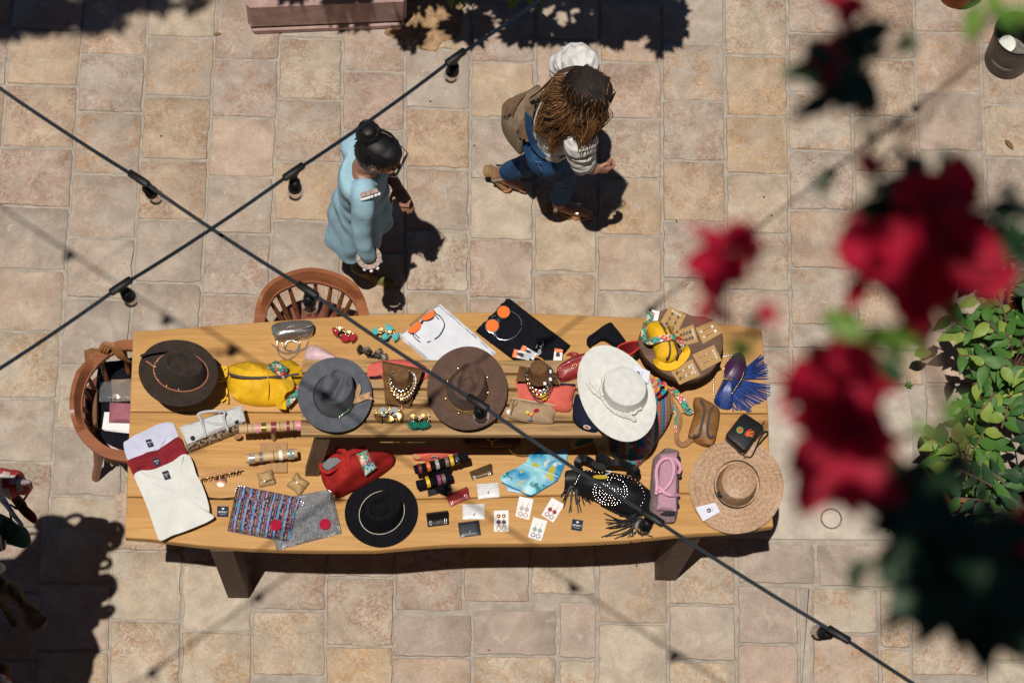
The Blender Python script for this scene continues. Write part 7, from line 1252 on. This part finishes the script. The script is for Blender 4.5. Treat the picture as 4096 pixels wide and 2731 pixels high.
mb = MB(); ca = c + Vector((-.012, -.02, 0)); mb.lathe([(.098, .10), (.098, .12), (.01, .125)], ca, 24); part('ash', mb, mat('grey_ash', (.16, .14, .12), .9, .35, 30, .6, 80), th); mb = MB(); mb.lathe([(.040, 0), (.046, .006), (.044, .010), (.036, .007), (.01, .007)], c + Vector((-.03, .01, .165)), 24, Matrix.Rotation(.5, 3, 'X')); solo('enamel_lid', 'white round lid lying inside the tarnished metal bucket', 'lid', mb, M_lid)
# dry leaves, petals and weeds on the paving
M_dry = leafmat('dry_leaf', (.10, .055, .02), (.20, .12, .04), .8, 0); ld_ = leaf_mesh('dry_leaf', M_dry, 1, .4, .3, .2); M_pet = leafmat('fallen_petal', (.12, .012, .02), (.2, .02, .03), .7, .1); pt_ = leaf_mesh('fallen_petal', M_pet, 1, .6, .3, .2)
def loose(name, label, cat, me, x, y, a, s, grp=None):
    o = bpy.data.objects.new(name, me); COL.objects.link(o); o.location = at(x, y, .012); o.rotation_euler = (0, 0, a); o.scale = (s, s, s); tag(o, label, cat, grp)
loose('dry_leaf', 'brown pointed dry leaf on the paving below the pink plinth', 'leaf', ld_, 855, 138, .15, .045); loose('dry_leaf', 'large brown dry leaf on the paving at the right edge under the bucket', 'leaf', ld_, 4020, 560, -.9, .075)
for i, (x, y, lb_) in enumerate(((1716, 405, 'above the woman in blue'), (1895, 586, 'just left of the walking woman'), (3060, 790, 'on a pale stone, upper of two'), (3090, 858, 'on a pale stone, lower of two'), (2704, 878, 'far right of the walking woman'), (640, 545, 'left of the crossing cables'), (2115, 2268, 'right under the near table edge'), (1960, 2600, 'on a pinkish stone at the bottom'), (3160, 1500, 'beside the far edge of the concrete slab'))): loose('fallen_petal', 'tiny dark red petal fallen ' + lb_, 'petal', pt_, x, y, i * 1.3, .014, 'fallen petals on the paving')
loose('curled_leaf', 'small curled yellow green leaf on the concrete slab', 'leaf', LEAF[2], 3545, 2128, .6, .032)
wd = thing('weed', 'tiny green weed growing in the corner of the concrete slab', 'weed', at(3634, 1541, .0))
for i in range(6): put_leaf(wd, LEAF[0], at(3634, 1541, .012), (math.cos(i * 1.05), math.sin(i * 1.05), .6), .026)
# ------------------------------------------------------------------ trees beyond the top edge, whose crowns shade the paving
def crown(th, blobs, n, L_, m, seed, twigs=None):
    """many leaf faces spread through the crown's lobes, denser inside"""
    rnd = random.Random(seed); mb = MB()
    tot = sum(b[1][0] * b[1][1] for b in blobs)
    for (c, r) in blobs:
        for i in range(int(n * r[0] * r[1] / tot)):
            while True:
                v = Vector((rnd.uniform(-1, 1), rnd.uniform(-1, 1), rnd.uniform(-1, 1)))
                if v.length < 1: break
            v = v * (.55 + .45 * rnd.random() ** .3) / max(v.length, .3) * v.length ** .35
            p = Vector(c) + Vector((v.x * r[0], v.y * r[1], v.z * r[2])); a = rnd.uniform(0, 6.283); d = Vector((math.cos(a), math.sin(a), rnd.uniform(-.8, .3))).normalized(); s = Vector((-d.y, d.x, rnd.uniform(-.3, .3))).normalized(); L2 = L_ * rnd.uniform(.6, 1.2); b = len(mb.v); nn = d.cross(s) * L2 * .12
            mb.v += [p, p + d * L2 * .5 + s * L2 * .22 + nn, p + d * L2, p + d * L2 * .5 - s * L2 * .22 + nn]; mb.face((b, b + 1, b + 2, b + 3))
    o = part('foliage', mb, m, th, smooth=180); o['kind'] = 'stuff'
M_bark2 = mat('tree_bark', (.09, .065, .045), .9, .3, 12, .8, 40)
SY = 42
def S_(x, y, z): p = at(x, y + SY, 0); return Vector((p.x - .127 * z, p.y - .165 * z, z))
bl = [(S_(1780, -40, 2.0) + Vector((0, .25, 0)), (.22, .30, .3)), (S_(2050, -60, 2.1) + Vector((0, .28, 0)), (.30, .42, .3)), (S_(2330, -70, 2.2) + Vector((0, .28, 0)), (.32, .40, .3)), (S_(2560, -60, 2.2) + Vector((0, .2, 0)), (.28, .30, .25)), (S_(1660, -60, 2.0) + Vector((0, .12, 0)), (.12, .2, .2)), (S_(2660, 40, 2.2), (.10, .14, .1)), (S_(2450, 60, 2.3), (.16, .10, .08)), (S_(2290, 110, 2.3), (.08, .06, .05)), (S_(2640, 120, 2.3), (.045, .07, .05)), (S_(1870, 60, 2.0), (.10, .08, .08)), (S_(2120, 70, 2.0), (.14, .08, .08)), (S_(1640, 105, 2.0), (.065, .055, .06)), (S_(1420, 25, 2.4), (.12, .035, .1)), (S_(1200, 0, 2.6), (.10, .04, .1))]
bl += [(S_(1700 + 140 * i, -130, 2.1) + Vector((0, .3, 0)), (.25, .35, .3)) for i in range(7)]
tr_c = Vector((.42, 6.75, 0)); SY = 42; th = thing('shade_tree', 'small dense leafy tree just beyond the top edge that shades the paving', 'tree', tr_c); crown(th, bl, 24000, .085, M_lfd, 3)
mb = MB(); mb.tube(spline([tr_c, tr_c + Vector((.02, -.05, .8)), tr_c + Vector((-.03, -.2, 1.5)), tr_c + Vector((-.02, -.4, 2.0))], 5), [.06] * 8 + [.045] * 5 + [.03] * 3, 10); part('trunk', mb, M_bark2, th)
for e in [b[0] for b in bl[:9]]: mb = MB(); mb.tube(spline([tr_c + Vector((-.02, -.15, 1.4)), (tr_c + Vector((0, -.2, 1.9)) + e) / 2 + Vector((0, 0, .1)), e], 4), [.025] * 4 + [.015] * 3 + [.008] * 2, 6); part('limb', mb, M_bark2, th)
gp = thing('ground_plant', 'low leafy plant peeking in at the top edge below the tree shade', 'plant', at(1960, -60, 0))
for x in (1800, 1850, 2040, 2070, 2130): mb = MB(); mb.tube(spline([at(1960, -70, 0), at((x + 1960) / 2, -60, .2), at(x, -22, .30)], 4), .003, 5); part('stem', mb, M_stem, gp)
for x, y, a in ((1800, 5, -1.4), (1840, -2, -1.2), (2040, 4, -1.5), (2065, 0, -1.7), (2140, -2, -.9), (2115, 0, -1.3)): put_leaf(gp, LEAF[2], at(x, y - 22, .30), (math.cos(a), math.sin(a), -.1), .07)
SY = 2
bl = [(S_(60, -30, 6.0) + Vector((0, .5, 0)), (.45, .60, .5)), (S_(-200, 0, 6.0) + Vector((0, .4, 0)), (.5, .55, .5)), (S_(300, -60, 6.2) + Vector((0, .4, 0)), (.33, .40, .4)), (S_(480, -10, 6.2) + Vector((0, .05, 0)), (.2, .10, .2)), (S_(250, 60, 6.0) , (.10, .07, .1)), (S_(400, 75, 6.4), (.12, .05, .1)), (S_(160, 70, 6.), (.08, .05, .08)), (S_(20, 60, 6.0), (.16, .10, .1)), (S_(620, 0, 6.4), (.10, .035, .1)), (S_(780, 5, 6.6), (.07, .03, .08))]
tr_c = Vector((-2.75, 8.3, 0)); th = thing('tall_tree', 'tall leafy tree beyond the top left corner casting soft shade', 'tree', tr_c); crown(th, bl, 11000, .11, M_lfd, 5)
mb = MB(); mb.tube(spline([tr_c, tr_c + Vector((0, -.3, 2.5)), tr_c + Vector((-.2, -1.5, 4.6)), bl[0][0] + Vector((0, .2, -.2))], 6), [.16] * 7 + [.11] * 7 + [.06] * 5, 10); part('trunk', mb, M_bark2, th)
for e in [b[0] for b in bl]: mb = MB(); mb.tube(spline([tr_c + Vector((-.2, -1.5, 4.6)), (tr_c + Vector((-.2, -1.8, 5.4)) + e) / 2, e], 4), [.05] * 4 + [.03] * 3 + [.015] * 2, 6); part('limb', mb, M_bark2, th)
# ------------------------------------------------------------------ market stall at the left edge: hung canopy and cloths under it
cz = 2.35
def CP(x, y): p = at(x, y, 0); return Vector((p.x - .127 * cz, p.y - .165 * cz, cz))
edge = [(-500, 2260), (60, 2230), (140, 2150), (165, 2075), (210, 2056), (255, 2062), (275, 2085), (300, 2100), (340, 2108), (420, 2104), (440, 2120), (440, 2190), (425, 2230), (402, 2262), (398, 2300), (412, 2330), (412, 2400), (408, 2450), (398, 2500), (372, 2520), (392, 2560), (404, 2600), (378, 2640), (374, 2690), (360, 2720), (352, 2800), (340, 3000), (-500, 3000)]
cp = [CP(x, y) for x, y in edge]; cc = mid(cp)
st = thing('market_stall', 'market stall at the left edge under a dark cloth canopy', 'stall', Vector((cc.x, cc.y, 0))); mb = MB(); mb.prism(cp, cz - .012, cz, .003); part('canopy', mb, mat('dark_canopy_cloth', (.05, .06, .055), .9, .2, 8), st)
for x, y in ((-420, 2130), (330, 2180), (300, 2950), (-420, 2950)): p = CP(x, y); mb = MB(); mb.tube([Vector((p.x, p.y, 0)), Vector((p.x, p.y, cz - .012))], .016, 10); part('pole', mb, M_bark2, st)
p = CP(-60, 2600); mb = MB(); mb.box((p.x + .02, p.y, .66), (.62, 1.0, .04), None, .004); part('stall_table', mb, M_bleg, st)
for dx_ in (-.26, .28):
    for dy_ in (-.45, .45): mb = MB(); mb.box((p.x + dx_, p.y + dy_, .32), (.04, .04, .639)); part('stall_leg', mb, M_bleg, st)
def ringloop(x, y, rx, ry, a, r=.012):
    mb = MB(); c = CP(x, y); mb.tube([c + rz(a) @ Vector((math.cos(t) * rx, math.sin(t) * ry, -.03)) for t in (i * .349 for i in range(18))], r, 6, True); return part('hanging_loop', mb, M_blkcloth, st)
ringloop(292, 2085, .055, .03, .5); ringloop(462, 2120, .035, .035, 0, .018); ringloop(440, 2168, .05, .028, .3, .016); ringloop(420, 2250, .03, .022, .4, .012); ringloop(425, 2340, .045, .05, 0, .016); ringloop(432, 2438, .032, .018, .4, .012)
for x, y, rx, ry in ((210, 2080, .07, .045), (435, 2340, .035, .06), (432, 2440, .035, .022), (480, 2135, .03, .035), (330, 2120, .1, .03)): mb = MB(); c = CP(x, y); mb.puff([c + Vector((math.cos(t) * rx, math.sin(t) * ry, 0)) for t in (i * .449 for i in range(14))], cz - .16, .14, 4, .5, .01); part('hanging_bag', mb, M_blkcloth, st)
M_scf = uvmat('red_scarf_cloth', cells(9, 7, [(.42, .02, .02), (.42, .02, .02), (.35, .06, .05), (.45, .40, .38)]), .8)
def cloth(label, k, pts, z, h, m, seed, cat='cloth', name='hanging_cloth', wr=.04):
    o_ = spline(Q(k, z, pts), 3, True); th = thing(name, label, cat, mid(o_)); mb = MB(); mb.puff(o_, z - h * .6, h, 7, .4, wr, seed)
    c = mid(o_)
    for fi, f_ in enumerate(mb.f): mb.u[fi] = [((mb.v[i].x - c.x) * 4 + .5, (mb.v[i].y - c.y) * 4 + .5) for i in f_]
    part('fabric', mb, m, th, smooth=75); return th
cloth('bright red and white scarf catching the sun at the edge of the stall', 'l', [(-60, 118), (60, 112), (140, 130), (165, 175), (208, 200), (200, 240), (160, 268), (110, 270), (60, 300), (30, 290), (-60, 230)], 1.5, .12, M_scf, 1, 'scarf')
cloth('dark wine red cloth hanging behind the blue one on the stall', 'l', [(60, 300), (120, 290), (170, 340), (185, 385), (235, 420), (240, 450), (220, 470), (170, 440), (110, 380)], 1.1, .1, mat('wine_cloth', (.10, .018, .015), .9, .2, 20), 2)
cloth('long blue and white tie dyed cloth hanging on the stall', 'l', [(-20, 270), (20, 290), (70, 370), (110, 430), (150, 480), (135, 492), (90, 450), (30, 370), (-20, 310)], 1.15, .1, mat('tie_dyed_cloth', (.42, .44, .46), .9, .1, 40, col2=(.01, .12, .26)), 3)
cloth('dark green rounded bag hanging on the stall', 'l', [(-40, 420), (40, 430), (110, 480), (170, 510), (192, 560), (185, 600), (140, 620), (60, 600), (-40, 560)], 1.0, .16, mat('dark_green_cloth', (.012, .055, .045), .85, .2, 18), 4, 'bag')
cloth('black and white striped cloth at the very left edge of the stall', 'l', [(-60, 540), (0, 545), (32, 580), (28, 630), (0, 655), (-60, 650)], 1.0, .1, uvmat('striped_cloth', cells(30, 1, [(.5, .5, .5), (.01, .01, .012)], stripes=2), .8), 5)
cloth('brown crumpled leather piece lying on the shaded stall', 'l', [(-40, 820), (60, 870), (140, 920), (180, 1000), (240, 1040), (275, 1100), (310, 1120), (290, 1170), (210, 1195), (150, 1140), (120, 1060), (40, 980), (-40, 930)], .75, .12, mat('crumpled_leather', (.12, .075, .045), .8, .35, 14), 6, 'leather')
cloth('small pinkish cloth bundle on the shaded stall', 'l', [(60, 1015), (110, 1010), (132, 1035), (110, 1050), (70, 1045)], .80, .06, mat('pink_cloth', (.28, .15, .17), .9), 7); cloth('red patterned cloth at the lower left corner of the stall', 'l', [(-40, 1490), (30, 1510), (75, 1550), (70, 1600), (-40, 1600)], .9, .1, M_scf, 8); cloth('brown patterned bag at the lower left corner of the stall', 'l', [(-40, 1420), (40, 1430), (65, 1460), (50, 1500), (-40, 1510)], .85, .1, mat('brown_cloth', (.11, .06, .03), .9, .3, 20), 9, 'bag'); cloth('cream coil of rope at the left edge of the stall', 'l', [(-40, 750), (10, 752), (30, 775), (15, 800), (-40, 815)], .9, .08, M_rope, 10, 'rope')
mb = MB(); mb.tube(spline([CP(-420, 2130) - Vector((0, 0, .7)), q('l', 40, 200, 1.46), q('l', 120, 390, 1.1), q('l', 60, 370, 1.12), q('l', 80, 520, .96), q('l', 0, 590, .96), q('l', -40, 780, .88)], 4), .005, 6); part('display_rope', mb, M_bark2, st)
# ------------------------------------------------------------------ bougainvillea on the terrace the picture was taken from, close to the lens
tw = MB(); tw.box((0, -.62, 5.35), (16, .6, 10.7), None, .02); solo('terrace_wall', 'tall plastered terrace wall under the viewpoint', 'wall', tw, mat('ochre_plaster', (.30, .20, .12), .9, .15, 3, .4, 40), (0, -.62, 0))
M_br = leafmat('red_bract', (.40, .004, .024), (.54, .010, .045), .6, .5); BR = leaf_mesh('bract', M_br, 1, .85, .25, .25, .04); FG = leaf_mesh('leaf', leafmat('vine_leaf', (.05, .16, .02), (.13, .24, .03)), 1, .6, .2, .25); FD = leaf_mesh('leaf', M_lfd, 1, .6, .2, .25)
bv = thing('bougainvillea', 'red flowering bougainvillea vine hanging close in front of the viewpoint', 'vine', (.42, -.1, 10.7)); rnd = random.Random(5)
def cluster(px, py, rx, ry, n, me, L_, z=10.4, dz=.035, name='bract'):
    for i in range(n):
        while True:
            a, b = rnd.uniform(-1, 1), rnd.uniform(-1, 1)
            if a * a + b * b < 1: break
        p = at(px + a * rx, py + b * ry, z + rnd.uniform(-dz, dz)); t = rnd.uniform(0, 6.283); put_leaf(bv, me, p, (math.cos(t), math.sin(t), rnd.uniform(-.5, .5)), L_ * rnd.uniform(.75, 1.2), rnd.uniform(-.6, .6), name)
def twig(pts, r=.0022):
    mb = MB(); mb.tube(spline([at(x, y, z) if len(p_) == 3 else Vector(p_[:3]) for p_ in pts for x, y, z in [p_[:3]]], 4), r, 6); part('stem', mb, M_stem, bv)
def clump(target, z, r, n):
    """unseen leaf clump added to the vine, sunward of a spot, to shade it"""
    k = z - target.z
    for i in range(n):
        p = target + Vector((-.127 * k, -.165 * k, k)) + Vector((rnd.uniform(-1, 1) * r[0], rnd.uniform(-1, 1) * r[1], rnd.uniform(-.03, .03))); t = rnd.uniform(0, 6.283); put_leaf(bv, FD, p, (math.cos(t), math.sin(t), rnd.uniform(-.3, .3)), .035, rnd.uniform(-.3, .3))
cluster(3640, 1010, 240, 200, 40, BR, .024, 10.43); cluster(3770, 1010, 130, 220, 14, BR, .024, 10.43); cluster(3340, 1620, 130, 190, 30, BR, .025, 10.43); cluster(3430, 1790, 100, 120, 12, BR, .024, 10.43); cluster(3250, 1570, 80, 70, 6, BR, .022, 10.43); cluster(2880, 1060, 45, 80, 11, BR, .019, 10.43); cluster(2995, 985, 40, 40, 4, BR, .013); cluster(3060, 1240, 20, 50, 2, BR, .014); cluster(3480, 700, 40, 50, 3, BR, .014); cluster(3380, 20, 110, 40, 5, BR, .016); cluster(3400, 1950, 60, 60, 3, BR, .018); cluster(2840, 1260, 40, 60, 2, BR, .012)
cluster(3560, 1340, 140, 80, 10, FG, .020, name='leaf'); cluster(3740, 1270, 60, 80, 4, FG, .02, name='leaf'); cluster(3460, 1460, 60, 50, 4, FD, .018, name='leaf'); cluster(3950, 30, 90, 60, 6, FG, .020, name='leaf'); cluster(3780, 1700, 50, 90, 2, FG, .016, name='leaf'); cluster(2990, 1360, 40, 70, 3, FG, .014, name='leaf'); cluster(3960, 860, 100, 110, 8, FD, .022, name='leaf'); cluster(4060, 1000, 60, 90, 5, FD, .022, name='leaf')
# dark leaf colour stands for shade; unseen clumps added above shade these parts
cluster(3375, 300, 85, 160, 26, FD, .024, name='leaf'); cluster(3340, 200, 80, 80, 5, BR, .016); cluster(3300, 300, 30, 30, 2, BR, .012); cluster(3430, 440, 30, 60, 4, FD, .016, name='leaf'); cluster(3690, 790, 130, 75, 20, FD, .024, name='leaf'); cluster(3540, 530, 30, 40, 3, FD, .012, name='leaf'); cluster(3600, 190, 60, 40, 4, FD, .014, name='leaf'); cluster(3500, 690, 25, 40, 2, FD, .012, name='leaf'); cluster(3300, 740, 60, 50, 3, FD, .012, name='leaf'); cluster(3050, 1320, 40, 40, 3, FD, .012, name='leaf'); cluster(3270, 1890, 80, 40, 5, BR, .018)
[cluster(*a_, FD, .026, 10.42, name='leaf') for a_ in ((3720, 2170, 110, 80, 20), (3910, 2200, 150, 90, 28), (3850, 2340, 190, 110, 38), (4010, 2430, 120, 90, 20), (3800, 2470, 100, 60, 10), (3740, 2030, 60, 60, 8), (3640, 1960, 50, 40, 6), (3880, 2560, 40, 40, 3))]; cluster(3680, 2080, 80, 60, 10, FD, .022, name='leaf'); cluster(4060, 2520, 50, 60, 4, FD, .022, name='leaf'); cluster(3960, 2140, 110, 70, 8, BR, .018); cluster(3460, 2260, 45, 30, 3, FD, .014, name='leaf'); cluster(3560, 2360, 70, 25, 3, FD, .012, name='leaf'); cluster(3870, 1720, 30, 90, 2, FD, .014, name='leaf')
for t_, r_, n_ in ((at(3375, 290, 10.4), (.020, .032), 40), (at(3690, 800, 10.4), (.026, .016), 34), (at(3880, 2300, 10.4), (.036, .046), 70), (at(3270, 1890, 10.4), (.014, .010), 8), (at(3560, 1010, 10.43), (.022, .030), 8), (at(3800, 1100, 10.43), (.016, .024), 5), (at(3380, 1600, 10.43), (.018, .034), 6), (at(2960, 1100, 10.4), (.012, .016), 4)): clump(t_, 11.17, r_, n_)
twig([(4200, 2300, 10.4), (3950, 2000, 10.4), (3800, 1700, 10.42), (3700, 1350, 10.4), (3640, 1050, 10.4)], .0024); twig([(3800, 1700, 10.42), (3550, 1750, 10.4), (3350, 1650, 10.4)], .0018); twig([(3640, 1050, 10.4), (3500, 700, 10.4), (3430, 440, 10.42), (3370, 260, 10.4)], .0016); twig([(3640, 1050, 10.4), (3300, 1000, 10.42), (3000, 1000, 10.4), (2880, 1060, 10.4)], .0012); twig([(3000, 1000, 10.4), (3050, 1240, 10.4), (2990, 1380, 10.4)], .001); twig([(3500, 700, 10.4), (3750, 400, 10.42), (3970, 60, 10.4)], .0016)
mb = MB(); e = at(4200, 2300, 10.4); mb.tube(spline([Vector((.46, -.38, 10.7)), Vector((.44, -.1, 10.75)), Vector((.40, .12, 10.6)), e], 5), .004, 6); part('stem', mb, M_stem, bv)
for t_ in (at(3370, 280, 10.4), at(3660, 790, 10.4), at(3860, 2250, 10.4)): k = .77; mb = MB(); mb.tube(spline([Vector((.44, -.1, 10.75)), Vector((.36, .2, 11.2)), t_ + Vector((-.127 * k, -.165 * k, k))], 5), .0025, 6); part('stem', mb, M_stem, bv)
pl_ = thing('planter', 'terracotta planter on the terrace wall holding the vine', 'planter', (.5, -.55, 10.7)); mb = MB(); mb.box((.5, -.55, 10.86), (.5, .3, .32), None, .015); part('trough', mb, M_terra, pl_)
